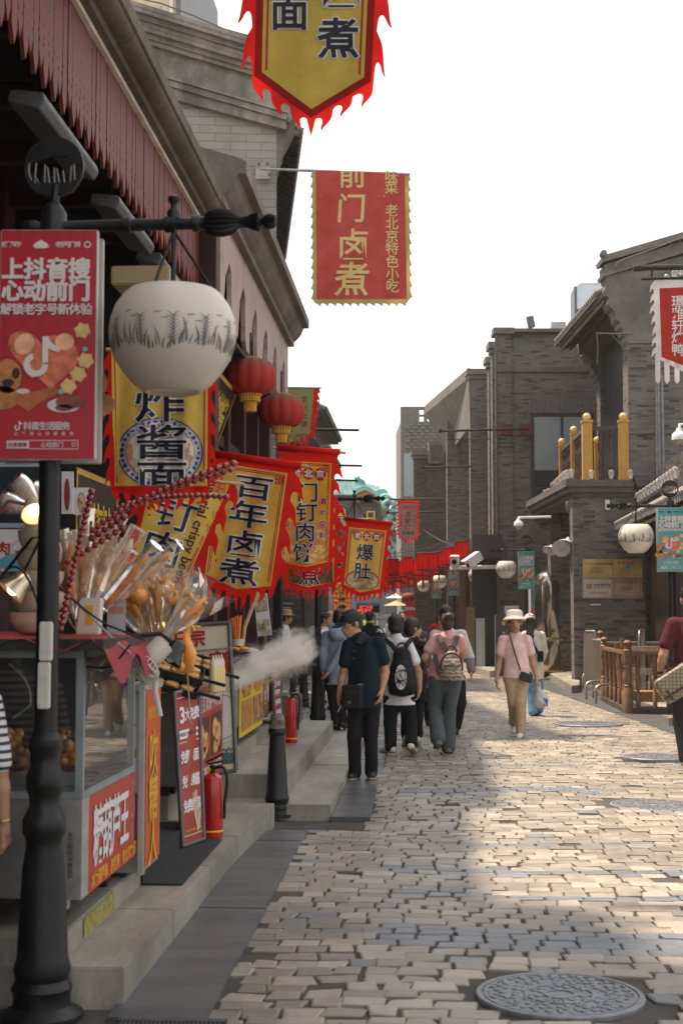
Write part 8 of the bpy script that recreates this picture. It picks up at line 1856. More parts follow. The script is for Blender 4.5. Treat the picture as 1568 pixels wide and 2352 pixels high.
# brass and steel plaques on the corner house
BRASS = M('polished_brass', (.78,.55,.24), .30, .3, 2, metal=.75); SILV = M('engraved_steel_plate', (.60,.50,.43), .35, .1, 5, metal=.4); TXB = M('engraved_brown', (.10,.045,.03), .5, 0)
fmw = wallmap(fr, 0, .02)
for k, (x0, y0, x1, y1, mt, lab) in enumerate(((1337, 1284, 1405, 1327.5, BRASS, 'upper left shiny brass plaque on the brick wall'), (1406.5, 1284, 1474, 1327.5, BRASS, 'upper right shiny brass plaque with a blue dot'), (1337, 1329, 1405, 1374, SILV, 'lower left pale plaque with a square seal mark'), (1406.5, 1329, 1474, 1374, M('tan_engraved_plate', (.48,.37,.24), .32, .2, 4, metal=.5), 'lower right tan plaque with a dotted edge'))):
 t = thing('plaque', lab, 'plaque', fmw(x0, y1), 'four plaques on the brick wall')
 fm = lambda x, y, dz=0: fmw(x, y, dz); rc = [(x0, y0), (x1, y0), (x1, y1), (x0, y1)]
 c = [fm(*p) for p in rc]; cb_ = [fm(*p, -.018) for p in rc]; MB().add(c+cb_, [(3,2,1,0), (4,5,6,7)] + [(i, (i+1)%4, (i+1)%4+4, i+4) for i in range(4)]).build('plate_board', mt, t)
 if k == 0: lettering('lettering', row_text('2004北京优秀特许品牌', x0+8, y0+11, 5.2, 6.5) + [i for r_ in range(3) for i in row_text('北京市商业联合会', x0+18, y0+21+r_*5, 4, 3.2)], fm, TXB, t, None, .004, .01)
 if k == 1: lettering('lettering', row_text('优秀企业', x0+14, y0+9, 10, 8), fm, CREDP, t, None, .004, .01); sheet('blue_dot_print', [ell(x0+34, y0+18, 4.5, 4.5, 16)], fm, M('blue_dot', (.03,.25,.45), .4, 0), t, None, .005)
 if k == 2:
  lettering('lettering', row_text('中华老字号', x0+28, y0+15, 8, 8.6), fm, TXB, t, None, .004, .015); lettering('small_lettering', [dict(s='China Time-honored Brand', x=x0+43, y=y0+21, size=3.4), *row_text('中华人民共和国商务部', x0+17, y0+33, 4, 4)], fm, TXB, t, None, .004, .008)
  sheet('seal_print', ring([(x0+9, y0+12), (x0+20, y0+12), (x0+20, y0+23), (x0+9, y0+23)], 0, 1.6) + ring([(x0+12, y0+15), (x0+17, y0+15), (x0+17, y0+20), (x0+12, y0+20)], 0, 1.3), fm, TXB, t, None, .004); sheet('edge_print', ring(rc, 2, 2.6), fm, TXB, t, None, .004)
 if k == 3: lettering('lettering', row_text('北京市著名商标', x0+13, y0+9, 6.4, 6.2) + row_text('便宜坊', x0+25, y0+23, 8, 8), fm, CREDP, t, None, .004, .01); sheet('edge_print', ring(rc, 4, 4.8), fm, TXB, t, None, .004)
 imprint()
s = MB(); a = fr.uz(1354, 1387); b_ = fr.uz(1378, 1390); fr.box(s, a[0], b_[0], -.02, 0, b_[1], a[1]); tag(s.build('wall_strip', WHITEP, base=fr.P(a[0], 0, a[1])), 'short white strip fixed on the brick wall under the plaques', 'wall plate')
for (x, y0, y1, lab) in ((1392, 1149, 1172, 'pale cylinder fixed on the corner house wall under the cornice'), (1302, 1152, 1176, 'grey cylinder on the left edge of the corner house')):
 p = fr.P(fr.uz(x, y1)[0], -.09, 0); z0, z1 = fr.uz(x, y1)[1], fr.uz(x, y0)[1]; t = thing('wall_speaker', lab, 'speaker', (p.x, p.y, z0), 'cylindrical speakers on the corner house'); MB().lathe([(.05, z0), (.055, z0+.01), (.055, z1-.01), (.05, z1)], (p.x, p.y, 0), 18).build('case', WHITEP if x > 1350 else GREYM, t, smooth=40); MB().box((p.x-.02, p.y, z0+.08), (p.x+.02, p.y+.1, z0+.12)).build('bracket', GREYM, t)
# dark cables draped on the cornice
s = MB(); s.tube([fr.P(fr.uz(x, y)[0], -.22, fr.uz(x, y)[1]) for x, y in ((1449, 1100), (1456, 1125), (1470, 1140), (1500, 1135))], .025, 6); tag(s.build('cable', IRON, base=fr.P(1.7, -.2, TT)), 'thick black cable looping off the terrace cornice', 'cable')
s = MB(); s.tube([fb.P(fb.uz(x, y)[0], -.35, fb.uz(x, y)[1]) for x, y in ((1285, 1130), (1272, 1150), (1278, 1175), (1285, 1200), (1286, 1215))], .04, 6); tag(s.build('cable', IRON, base=fb.P(0, -.3, 4)), 'black cable bundle hanging at the far corner of the terrace', 'cable')
# golden terrace railing
GOLDP = M('golden_yellow_paint', (.46,.245,.035), .42, .12, 6, dirt=.15, dcol=(.35,.18,.03)); DKW = M('dark_turned_wood', (.06,.032,.022), .45, .3, 12); GLOBEY = M('warm_globe', (.72,.54,.28), .3, .05, 4, trans=.3)
t = thing('terrace_railing', 'golden yellow terrace railing with dark turned balusters and globe lamps', 'railing', fr.P(.5, 0, TT))
zr = zat(972, 32)-TT
def gpost(p, w_, h):
 x, y = p; s = MB(); s.box((x-w_, y-w_, TT), (x+w_, y+w_, TT+h)); s.box((x-w_*1.18, y-w_*1.18, TT+h), (x+w_*1.18, y+w_*1.18, TT+h+.06)); s.box((x-w_*1.08, y-w_*1.08, TT), (x+w_*1.08, y+w_*1.08, TT+.12))
 for q in (-1, 1): s.box((x+q*w_*.55-.012, y-w_-.008, TT+.16), (x+q*w_*.55+.012, y-w_, TT+h-.08))
 o = s.build('post', GOLDP, t, bevel=.006); MB().sphere((x, y, TT+h+.06+.085), .092, 18, 12).build('globe', GLOBEY, o, smooth='all')
xl = xat(1355, 32)
for (p, w_) in (((xl, 32.25), .112), ((xat(1440, 32), 32.25), .105), ((xl-.06, 34.5), .075), ((xl-.12, 36.9), .075), ((xat(1388, 35.5), 36.6), .07)): gpost(p, w_, zr)
s = MB(); s.box((xl+.13, 32.20, TT+zr-.16), (xat(1440, 32)-.12, 32.30, TT+zr-.08)); s.obox(((2*xl-.12)/2, 34.55, TT+zr-.12), (.05, 0, 0), (-.06, 2.25, 0), (0, 0, .04)); s.build('hand_rail', DKW, t)
def baluster(x, y, h): return [(.035, 0), (.04, .02), (.04, .10), (.022, .13), (.05, .25*h), (.055, .32*h), (.025, .45*h), (.03, .47*h), (.022, .49*h), (.05, .62*h), (.045, .72*h), (.02, .84*h), (.038, .88*h), (.038, h)]
hb_ = zr-.16
for k in range(2): x = xl+.13+(xat(1440, 32)-.25-xl)*(k+.65)/2.3; MB().lathe(baluster(0, 0, hb_), (x, 32.25, TT), 12).build('baluster', DKW, t, smooth=40)
for k in range(14):
 if k == 6: continue
 MB().lathe(baluster(0, 0, hb_), (xl-.12*(k+1)/15, 32.45+4.4*(k+.5)/14, TT), 9).build('baluster', DKW, t, smooth=40)
# clear bulbs along the cornices
BG_ = glassy('bulb_glass', (1,.98,.95), .03, .10, 1.5)
def bulb_proto():
 t = thing('garland_bulb', 'clear garland bulb on the terrace cornice', 'light bulb', (0,0,0), 'clear garland bulbs on the cornices'); MB().lathe([(.045, 0), (.045, .06), (.035, .07)], (0,0,0), 12).build('socket', M('grey_socket', (.10,.11,.11), .5, .1), t, smooth=40)
 MB().lathe([(.034, .07), (.05, .11), (.068, .17), (.066, .22), (.045, .26), (0, .275)], (0,0,0), 16).build('glass', BG_, t, smooth='all'); MB().tube([(0,0,.07), (0,0,.15), (.015,0,.18)], .006, 5).build('filament_stem', M('pale_stem', (.7,.6,.45), .4, 0), t); return t
bp0 = bulb_proto(); fst = True
sp_ = [(1302, 1106, 31.9), (1311, 1104, 31.95), (1357, 1106, 31.9), (1403, 1106, 31.9), (1447, 1106, 31.9)] + [(1296-k*4.6, 1108+k*4.0, 32.8+.62*k) for k in range(7)] + [(1259, 1145, 36.9), (1251, 1148, 37.1)] + [(1464+k*7.8, 1158-k*4.5, 31.5-k*.73) for k in range(12)] + [(1530, 658, 30.5), (1548, 648, 29.5), (1562, 640, 28.5)]
for k, (x, y, Y) in enumerate(sp_):
 o = bp0 if fst else copy_tree(bp0); fst = False; o.location = at(x, y, Y)
 if 14 <= k < 26: o['label'] = 'clear garland bulb in the row along the pent roof at right'
 if k >= 26: o['label'] = 'clear garland bulb high at the right edge above the white banner pole'
# pent roof over the shop at the right edge
t = thing('pent_roof', 'small tiled pent roof with scalloped tile edge at the right edge', 'roof', (4.4, 27, 3.6)); xe, ze = 4.32, 3.66
s = MB()
for k in range(52):
 y = 20.2+k*.225; s.tube([(xe-.06, y, ze-.02), (xe+1.5, y, ze+.82)], .07, 8); s.obox((xe+.0, y+.112, ze-.06), (.05,0,.02), (0,.08,0), (0,0,.05))
s.obox((xe+.7, 26, ze+.33), (.72, 0, .40), (0, 5.8, 0), (-.01, 0, .02)); s.build('roof_tiles', TILE, t)
s = MB()
for k in range(56): s.obox((xe+.35, 20.2+k*.208, ze-.05), (.40, 0, .2), (0, .03, 0), (0, 0, .03))
s.build('rafters', M('pale_rafter', (.16,.12,.09), .8, .3, 6), t)
s = MB(); s.box((xe+.75, 20, 0), (xe+1.0, 31.9, ze+.3)); s.build('shopfront_wall', M('dark_brown_shopfront', (.035,.018,.014), .45, .3, 3), t)
s = MB(); s.box((xe+1.0, 20, 0), (12, 31.8, 5.0)); s.build('rear_wall', DARKB, t)
for k in range(4): MB().box((xe+.70, 21+k*2.6, 0), (xe+.78, 21.25+k*2.6, ze)).build('timber_post', MAROON, t)
# enamel dish lamps on goosenecks
for k, (x, y, Y, r, ax_) in enumerate(((1262, 1262, 34.2, .17, (-.35, -.5, -.8)), (1288, 1258, 33.0, .21, (-.2, -.85, -.5)), (1301, 1246, 32.3, .20, (-.3, -.35, -.9)))):
 p = at(x, y, Y); d = Vector(ax_).normalized(); t = thing('dish_lamp', ['leftmost enamel dish lamp on the corner house', 'middle enamel dish lamp turned face on to the street', 'rightmost enamel dish lamp against the lit brick edge'][k], 'wall lamp', p, 'enamel dish lamps on goosenecks')
 MB().lathe([(.03, -.13), (.04, -.10), (.06, -.06), (r, .03), (r*1.03, .045), (r*.97, .045), (.05, -.04)], p, 28, ax=d).build('dish', M('grey_white_enamel', (.50,.50,.54), .35, .1, 8), t, smooth=45); MB().sphere(p + d*.02, .06, 12, 8).build('bulb', M('unlit_bulb', (.55,.45,.36), .35, 0), t, smooth='all')
 a = p - d*.12; MB().tube([a, a + Vector((.0, .0, .12)), a + Vector((.05, .03, .24)), a + Vector((.17, .08, .26)), a + Vector((.27, .15, .16)), a + Vector((.29, .18, .0))], .016, 8).build('gooseneck', IRON, t, smooth=40)
# cameras
def dome(p, r, label, arm):
 t = thing('security_camera', label, 'security camera', p, 'white security cameras'); p = Vector(p); MB().lathe([(.0, r*1.5), (r*.35, r*1.45), (r*.4, r*1.1), (r*.95, r*.6), (r, .2*r), (r, -.15*r), (r*.85, -.2*r)], p, 24).build('housing', WHITEP, t, smooth=45); MB().sphere(p + Vector((0,0,-.2*r)), r*.82, 18, 12).build('lens_dome', M('amber_lens_dome', (.36,.30,.22), .15, .1), t, smooth='all')
 if arm: MB().tube(arm, .03, 8).build('arm', WHITEP, t, smooth=40)
 return t
dome(at(1190, 1206, 31.4), .105, 'white dome camera hanging from an arm left of the corner house', [at(1190, 1196, 31.4), at(1190, 1189, 31.4), at(1263, 1187, 32.2)])
dome(at(1559, 1008, 29.5), .16, 'large white dome camera at the right edge by the zinc pipes', [at(1559, 985, 29.5), at(1559, 975, 29.5), at(1580, 975, 29.8)])
a, b_ = at(1035, 1304, 37.5), at(1152, 1302, 38.6); tag(MB().tube([a, b_], .06, 10).build('camera_bar', WHITEP, base=a, smooth=40), 'white horizontal bar carrying two cameras above the crowd', 'pole')
for x, y, Y, d, lab in ((1044, 1288, 37.5, (-.1, -1, -.1), 'white bullet camera facing us on the white bar'), (1087, 1286, 37.8, (-.8, -.5, -.55), 'tilted bullet camera on the white bar')):
 p = at(x, y, Y); d = Vector(d).normalized(); t = thing('bullet_camera', lab, 'security camera', p, 'white security cameras'); sd = d.cross(Vector((0,0,1))).normalized(); up = sd.cross(d); s = MB(); s.obox(p, sd*.10, d*.24, up*.12); s.obox(p + up*.13 + d*.06, sd*.12, d*.28, up*.012); s.build('housing', WHITEP, t, bevel=.02); MB().lathe([(.07, 0), (.07, .01)], p + d*.242 - up*.02, 16, ax=d).build('lens', M('black_lens', (.01,.01,.012), .1, 0), t); MB().tube([p - up*.1, p - up*.26], .03, 8).build('mount', WHITEP, t)
# entrance with black box awning on the tall block, notices
t = thing('entrance_canopy', 'black box canopy over a dark doorway under the big brick block', 'canopy', at(1117, 1560, 39)); a, b_ = at(1084, 1228, 38.2), at(1154, 1281, 38.2)
MB().box((a.x, 38.2, b_.z), (b_.x, 40.5, a.z)).build('canopy_box', M('black_brown_metal', (.035,.028,.026), .5, .2), t, bevel=.01); s = MB(); s.box((a.x+.05, 40.3, 0), (b_.x, 40.6, b_.z)); s.build('doorway', M('doorway_dark', (.02,.018,.018), .4, .2), t); MB().box((xat(1070, 40), 40.0, .1), (xat(1090, 40), 40.1, zat(1395, 40))).build('door', M('olive_gilt_door', (.16,.125,.045), .4, .25, 6), t); MB().box((xat(1092, 40), 39.9, .1), (xat(1112, 40), 40.0, zat(1420, 40))).build('notice_board', M('pale_green_notice', (.40,.46,.42), .4, .1), t)
# canopied shop row further along, brown with sloping roof edge
A_, B_ = at(1044, 1269, 48), at(928, 1341, 96); t = thing('canopied_shop', 'long brown shop row with a sloping canopy edge under the red lanterns', 'building', (A_.x, 60, 0)); dv = (B_-A_).normalized(); sdv = Vector((dv.y, -dv.x, 0)).normalized()
s = MB(); c = (A_+B_)/2; s.obox(c + sdv*1.3 + Vector((0,0,.55)), sdv*1.3 + Vector((0,0,.55)), (B_-A_)/2, Vector((0,0,.07))); s.build('canopy_roof', M('brown_canopy', (.13,.105,.085), .7, .3, 3), t)
s = MB(); s.obox(c + Vector((-.0,0,-.05)), sdv*.05, (B_-A_)/2, Vector((0,0,.16))); s.build('canopy_edge', M('canopy_edge_brown', (.22,.18,.145), .7, .3, 3), t)
s = MB(); s.obox(Vector((c.x, c.y, 1.9)) + sdv*1.9, sdv*.1, Vector((dv.x, dv.y, 0))*26, Vector((0,0,1.9))); s.build('shopfront', M('dim_shopfront', (.055,.045,.04), .4, .6, .8), t)
for k in range(7):
 p = A_.lerp(B_, k/6.5) + sdv*.25; MB().box((p.x-.1, p.y-.1, 0), (p.x+.1, p.y+.1, p.z)).build('timber_post', M('brown_post', (.10,.055,.035), .6, .3, 6), t)
for k in range(5): p = A_.lerp(B_, (k+.5)/6) + sdv*1.75; MB().box((p.x-.03, p.y-2.6, .5), (p.x+.02, p.y+2.6, 2.6)).build('shop_window', M('dim_window', (.06,.07,.075), .12, .3, 1), t)
# chrome capsule kiosk
p0, p1_ = at(1224, 1306, 37.2), at(1268, 1540, 37.2); t = thing('chrome_kiosk', 'mirror chrome rounded kiosk beside the far brick pier', 'kiosk', (p1_.x, 37.4, 0)); w2 = (p1_.x-p0.x)*1.0
pr = []; s = MB(); r_ = w2; zt = p0.z
prof = [(r_*1.0, .0), (r_*1.0, zt-r_)] + [(r_*math.cos(a), zt-r_+r_*math.sin(a)) for a in np.linspace(.15, 1.5, 10)] + [(0, zt)]
s.lathe(prof, (p1_.x+.02, 37.6+r_*.3, 0), 48); s.build('shell', M('dark_mirror_shell', (.30,.27,.24), .10, .2, 2, metal=.85, spec=.9), t, smooth='all')
s = MB(); s.lathe([(r_*1.06, .95), (r_*1.06, .99)], (p1_.x+.02, 37.6+r_*.3, 0), 40); s.build('trim_band', M('tan_trim', (.48,.30,.16), .5, .1), t); MB().lathe([(r_*1.06, .12), (r_*1.06, .17)], (p1_.x+.02, 37.6+r_*.3, 0), 40).build('trim_band', MATS['tan_trim'], t)
fm = quad(at(1218, 1350, 36.8), at(1227, 1350, 36.9), at(1227, 1440, 36.9), at(1218, 1440, 36.8), 10, 90); t = thing('light_box', 'narrow bright poster box edge beside the chrome kiosk', 'sign', fm(5, 90)); slab('board', fm, 10, 90, .1, WHITEP, t); sheet('blue_print', [[(1, 1), (9, 1), (9, 40), (1, 50)]], fm, M('sky_poster_blue', (.05,.33,.55), .4, .1), t, None, .004); sheet('red_print', [[(1, 52), (9, 42), (9, 78), (1, 84)]], fm, M('poster_red', (.5,.06,.04), .4, .1), t, None, .004); MB().box(tuple(fm(0, 90) + Vector((0,0,-1.3))), tuple(fm(10, 90) + Vector((0,.1,0)))).build('stand', IRON, t)
# dark totem and notice by the woman in the hat
fm = quad(at(1136, 1411, 36), at(1162, 1409, 36), at(1162, 1553, 36), at(1136, 1553, 36), 26, 144); t = thing('totem_sign', 'dark brown totem sign with a bright edge behind the woman in the hat', 'sign', fm(13, 144)); slab('board', fm, 26, 144, .15, M('dark_brown_totem', (.045,.028,.028), .35, .1), t); sheet('edge_print', [[(.3, 1), (1.3, 1), (1.3, 143), (.3, 143)]], fm, M('pale_cyan_edge', (.50,.62,.66), .3, 0), t, None, .004); sheet('icon_print', [[(16, 18), (23, 18), (23, 27), (16, 27)], [(17, 42), (23, 42), (23, 46), (17, 46)]], fm, M('amber_icon', (.62,.36,.04), .5, 0), t, None, .004)
fm = quad(at(1158, 1392, 38.5), at(1190, 1391, 38.5), at(1190, 1410, 38.5), at(1158, 1411, 38.5), 32, 19); t = thing('notice_sign', 'white notice with a red arrow above the totem sign', 'sign', fm(16, 19)); slab('board', fm, 32, 19, .03, WHITEP, t); sheet('arrow_print', [[(4, 5.4), (30, 5.4), (30, 6.2), (4, 6.2)], [(2, 5.8), (6, 4), (6, 7.6)]], fm, CREDP, t, None, .006); lettering('lettering', row_text('卫生间公厕', 4, 13, 5.5, 5), fm, CBLK, t, None, .006, .01); MB().tube([fm(16, 10, -.05), fm(16, 10, -.05) + Vector((0, 1.6, 0))], .02).build('bracket', GREYM, t)
imprint()
# stone ledges
for nm, c in (('a', [(1262, 1562), (1312, 1594), (1330, 1592), (1330, 1555)]), ('b', [(1085, 1545), (1124, 1556), (1140, 1556), (1140, 1545)])):
 P_ = [gnd(x, y) for x, y in c]; s = MB(); n = len(P_); s.add([Vector((p.x, p.y, -.05)) for p in P_] + [Vector((p.x, p.y, .17)) for p in P_], [tuple(range(n))[::-1], tuple(range(n, 2*n))] + [(i, (i+1) % n, (i+1) % n+n, i+n) for i in range(n)]); struct(s.build('stone_ledge', STEPST, bevel=.01))
g1 = gnd(1542, 1668); s = MB(); s.box((g1.x-.06, g1.y-.1, -.02), (g1.x+.7, g1.y+.5, .13)); struct(s.build('stone_ledge', STEPST, bevel=.01))
# turned wood railing, steel barricades, cycle hoops
WOODR = M('weathered_orange_wood', (.175,.095,.052), .65, .35, 9, .3, dirt=.5, dcol=(.13,.10,.08)); WOODP2 = M('pale_bare_wood', (.42,.33,.25), .65, .25, 8, .2, dirt=.3)
def newel(p, h, w_=.075):
 p = Vector(p); return MB().lathe([(w_*1.05, 0), (w_*1.05, .34*h), (w_*.85, .36*h), (w_*1.0, .38*h), (w_*.75, .40*h), (w_*.95, .46*h), (w_*1.0, .54*h), (w_*.8, .62*h), (w_*.95, .64*h), (w_*.8, .66*h), (w_*1.0, .68*h), (w_*1.05, .70*h), (w_*1.05, .86*h), (w_*.6, .88*h), (w_*.75, .90*h), (w_*.55, .915*h), (w_*.85, .94*h), (w_*.9, .965*h), (w_*.6, .99*h), (0, h)], p, 16)
def turned(p, h, w_=.038): return MB().lathe([(w_, 0), (w_, .30*h), (w_*.6, .32*h), (w_*.9, .34*h), (w_*.55, .38*h), (w_*.95, .52*h), (w_*.6, .62*h), (w_*.9, .64*h), (w_*.6, .67*h), (w_, .69*h), (w_, h)], p, 10)
def rail_run(a, b_, n, label, h=1.02, posts=(True, True), tilt=0, ph=1.22, lean=None):
 a, b_ = Vector(a), Vector(b_); t = thing('wood_railing', label, 'railing', a, 'turned wood railings at the right'); d = (b_-a); dn = d.normalized()
 if posts[0]: newel(a, ph).build('newel_post', WOODR, t, smooth=40)
 if posts[1]: newel(b_, ph).build('newel_post', WOODR, t, smooth=40)
 s = MB(); nv = Vector((-dn.y, dn.x, 0)); s.obox((a+b_)/2 + Vector((0,0,h-.02)), d/2, nv*.045, Vector((0,0,.035))); s.build('hand_rail', WOODR, t, bevel=.012); s = MB(); s.obox((a+b_)/2 + Vector((0,0,.05)), d/2, nv*.06, Vector((0,0,.05))); s.build('bottom_rail', M('dark_bottom_rail', (.06,.045,.035), .7, .3, 6), t, bevel=.006)
 for k in range(n):
  p = a + d*((k+.6)/(n+.2)); turned(p + Vector((0,0,.1)), h-.15).build('baluster', WOODR, t, smooth=40)
 return t
n1 = gnd(1442, 1640); n2 = gnd(1388, 1612); e1 = Vector((n1.x+1.7, n1.y-.02, 0)); rail_run(n1, e1, 6, 'front turned wood railing running right from the ball topped newel', posts=(True, False)); rail_run(n1 + Vector((0,.12,0)), n2, 5, 'side turned wood railing running back to the second newel', posts=(False, True))
rail_run(n2 + Vector((.5,.6,0)), n2 + Vector((2.2,.55,0)), 6, 'rear turned wood railing behind the front one', posts=(False, False)); n3 = gnd(1357, 1590); rail_run(n3 + Vector((.2,0,0)), n3 + Vector((2.4,.1,0)), 5, 'farthest turned wood railing with pale rail', posts=(True, False), ph=1.3)
s = MB()
for (x, y0, y1, Y) in ((1428, 1500, 1622, 24.5), (1434, 1467, 1625, 24.2), (1421, 1478, 1610, 25)): a, b_ = at(x-6, y0, Y), at(x+5, y1, Y); s.tube([a, b_], .045, 8)
tag(s.build('loose_baluster', WOODR, base=at(1434, 1620, 24.3)), 'loose leaning balusters propped behind the ball topped newel', 'wood pieces')
for k, (x0, y0, x1, y1, Y) in enumerate(((1453, 1540, 1560, 1548, 24.6), (1450, 1492, 1560, 1490, 25.2))): a, b_ = at(x0, y0, Y), at(x1, y1, Y); s = MB(); s.obox((a+b_)/2, (b_-a)/2, (0, .02, 0), (0, 0, .055)); tag(s.build('pale_plank', WOODP2, base=a, bevel=.005), ['lower pale plank lying across the wood railings', 'upper pale plank lying across the wood railings'][k], 'plank', 'pale planks across the railings')
p = gnd(1470, 1632); tag(MB().box((p.x, p.y+.4, .12), (p.x+1.2, p.y+.9, .30)).build('wood_platform', M('ochre_platform', (.30,.17,.05), .7, .3, 5), base=p, bevel=.01), 'low ochre wooden platform inside the railings', 'platform')
STN = M('worn_stainless', (.36,.32,.28), .38, .12, 4, metal=.7)
def barricade(a, b_, h, label, n=11):
 a, b_ = Vector(a), Vector(b_); t = thing('steel_barricade', label, 'barrier', a, 'steel crowd barriers by the wall'); d = b_-a; up = Vector((0,0,h)); s = MB(); r_ = .12
 s.tube([a, a + up*.86, a + up*.95 + d*.03, a + up + d*.10, b_ + up - d*.10, b_ + up*.95 - d*.03, b_ + up*.86, b_], .024, 10); s.tube([a + up*.14, b_ + up*.14], .018, 8); s.build('frame', STN, t, smooth=50); s = MB()
 for k in range(n): p = a + d*((k+1)/(n+1)); s.tube([p + up*.14, p + up*.97], .010, 6)
 s.build('bars', STN, t); return t
barricade(gnd(1344, 1597), gnd(1384, 1606) + Vector((-.0, 1.0, 0)), 1.30, 'tall steel barrier nearest the corner house'); barricade(gnd(1361, 1604), gnd(1389, 1612) + Vector((0,.3,0)), 1.14, 'shorter steel barrier in front of the tall one'); barricade(gnd(1469, 1606), gnd(1481, 1600), 1.32, 'steel barrier end standing behind the wood railings', 3)
t = thing('metal_fence', 'low grey blue metal fence along the brick wall behind the railings', 'fence', fr.P(0, -1.2, 0)); s = MB(); a, b_ = fr.P(-.0, -1.3, 0), fr.P(3.2, -1.3, 0); fb_ = M('grey_blue_fence', (.10,.115,.125), .45, .2, 8)
for z in (.15, 1.02): s.tube([a + Vector((0,0,z)), b_ + Vector((0,0,z))], .032, 8)
for k in range(4): p = a.lerp(b_, k/3); s.tube([p, p + Vector((0,0,1.02))], .035, 8)
s.build('rails', fb_, t); s = MB()
for k in range(30): p = a.lerp(b_, k/30); s.tube([p + Vector((0,0,.15)), p + Vector((0,0,1.0))], .010, 5)
s.build('bars', fb_, t)
for k, (x, y) in enumerate(((1338, 1582), (1345, 1608), (1367, 1618))):
 p = gnd(x, y); q_ = Vector((p.x+.42, p.y+.25, 0)); tag(MB().tube([p, p + Vector((0,0,.26)), p + Vector((.03,.02,.32)), p + Vector((.1,.05,.35)), q_ + Vector((0,0,.36)), q_ + Vector((0.02,0,.30))], .026, 10).build('cycle_hoop', STN, base=p, smooth=50), ['farthest bent steel hoop by the barriers', 'middle bent steel hoop by the barriers', 'nearest bent steel hoop by the barriers'][k], 'hoop', 'bent steel hoops on the slate apron')
# ------------------------------------------------------------------ far end of the street
Y = 84
t = thing('street_gate', 'ornate street gate with a leaping orange fish, teal waves and black discs', 'gate', at(850, 1440, Y)); TEAL = M('teal_glaze', (.07,.30,.29), .35, .3, 3); TEAL2 = M('pale_teal', (.20,.44,.41), .4, .2, 3); FISH = M('orange_scales', (.42,.17,.03), .45, .5, 14)
def gpoly(name, pts, dep, mt, off=0): o = at(850, 1440, Y); return MB().prism([((at(x, y, Y).x-o.x), at(x, y, Y).z-o.z) for x, y in pts], o + Vector((0, -off, 0)), (1,0,0), (0,0,1), dep).build(name, mt, t)
gpoly('roof_tiles', [(762, 1137), (768, 1103), (776, 1099), (800, 1104), (816, 1106), (856, 1117), (866, 1122), (874, 1140)], 5, M('teal_roof_tiles', (.13,.24,.25), .5, .35, 4)); gpoly('roof_ornament', [(814, 1106), (815, 1094), (820, 1098), (824, 1092), (828, 1100), (836, 1103), (840, 1112)], .5, TEAL, .2)
s = MB()
for k in range(26): x = 768+k*4.1; s.tube([at(x, 1104+max(0, x-800)*.2, Y-.1), at(x, 1137, Y-.6)], .07, 6)
s.build('tile_ribs', M('teal_rib', (.20,.34,.34), .45, .3, 4), t)
gpoly('stone_frame', [(762, 1137), (880, 1140), (886, 1290), (868, 1290), (866, 1205), (780, 1200), (776, 1290), (760, 1290)], 2.5, CONC)
fi = [(811+60*u, 1152-23*math.sin(math.pi*(u*.8+.12))) for u in np.linspace(0, 1, 14)]; lo_ = [(875-50*u, 1166-16*math.sin(math.pi*(u*.7+.1))) for u in np.linspace(0, 1, 12)]; gpoly('fish', fi + [(884, 1160), (893, 1175), (902, 1200), (888, 1196), (880, 1180)] + lo_, .9, FISH, .9)
gpoly('fish_fin', [(808, 1150), (812, 1135), (822, 1126), (836, 1120), (848, 1122), (862, 1132), (872, 1128), (884, 1126), (892, 1134), (880, 1140), (884, 1150), (874, 1154), (862, 1140), (840, 1129), (822, 1136), (814, 1150)], .6, TEAL2, 1.1)
rr = random.Random(3); s = MB()
for k in range(30): u = k/29; x = 886+24*math.sin(u*7)*.6+10*u; y = 1150+128*u; c = at(x+rr.uniform(-8, 8), y, Y-1-rr.uniform(0, .6)); s.tube([c + Vector((.42*math.cos(a)*(1-.09*j), -.1, .42*math.sin(a)*(1-.09*j))) for j, a in enumerate(np.linspace(0, 4.6, 10))], [.13]*9+[.05], 6)
s.build('wave_scrolls', TEAL2, t); gpoly('wave_body', [(868, 1150), (884, 1165), (898, 1190), (912, 1225), (926, 1262), (920, 1280), (896, 1276), (886, 1240), (892, 1215), (880, 1190)], .8, TEAL, .6)
for ch_, x, y in (('鱼', 784, 1175), ('口', 851, 1183)):
 c = at(x, y, Y-1.6); o = MB().lathe([(.40, -.06), (.42, 0), (.40, .06), (0, .06)], c, 28, ax=(0,-1,0)).build('disc_board', M('black_disc', (.03,.035,.05), .5, .1), t); lettering('lettering', [dict(s=ch_, x=0, y=0, size=.62)], lambda x_, y_, dz=0, c=c: c + Vector((x_, -.07-dz, -y_)), GOLDL, o, None, .02, .03)
imprint()
t = thing('far_building', 'pale glass fronted building closing the far end of the street', 'building', at(830, 1440, 104)); a = at(700, 1270, 104); b_ = at(962, 1440, 104)
s = MB(); s.box((a.x-6, 104, 0), (b_.x+4, 112, a.z+1.5)); s.build('wall', M('pale_far_wall', (.20,.20,.195), .6, .2, .3), t)
for k in range(9): x = a.x+.3+k*1.0; MB().box((x, 103.85, .4), (x+.8, 103.98, 2.9)).build('window', M('far_window', (.12,.14,.15), .1, .3, 1), t); MB().box((x, 103.85, 3.4), (x+.8, 103.98, a.z+.6)).build('window', M('far_window', (.12,.14,.15), .1, .3, 1), t)
a, b_ = at(816, 1390, 62), at(874, 1407, 62); t = thing('police_kiosk', 'small glass kiosk with a blue roof and red lit text far down the street', 'kiosk', at(848, 1480, 62)); MB().prism([(0, 0), (.06, .12), (b_.x-a.x-.06, .12), (b_.x-a.x, 0)], (a.x, 61.8, a.z-.02), (1,0,0), (0,0,1), 1.2).build('roof', M('kiosk_blue_roof', (.05,.12,.26), .4, .2), t)
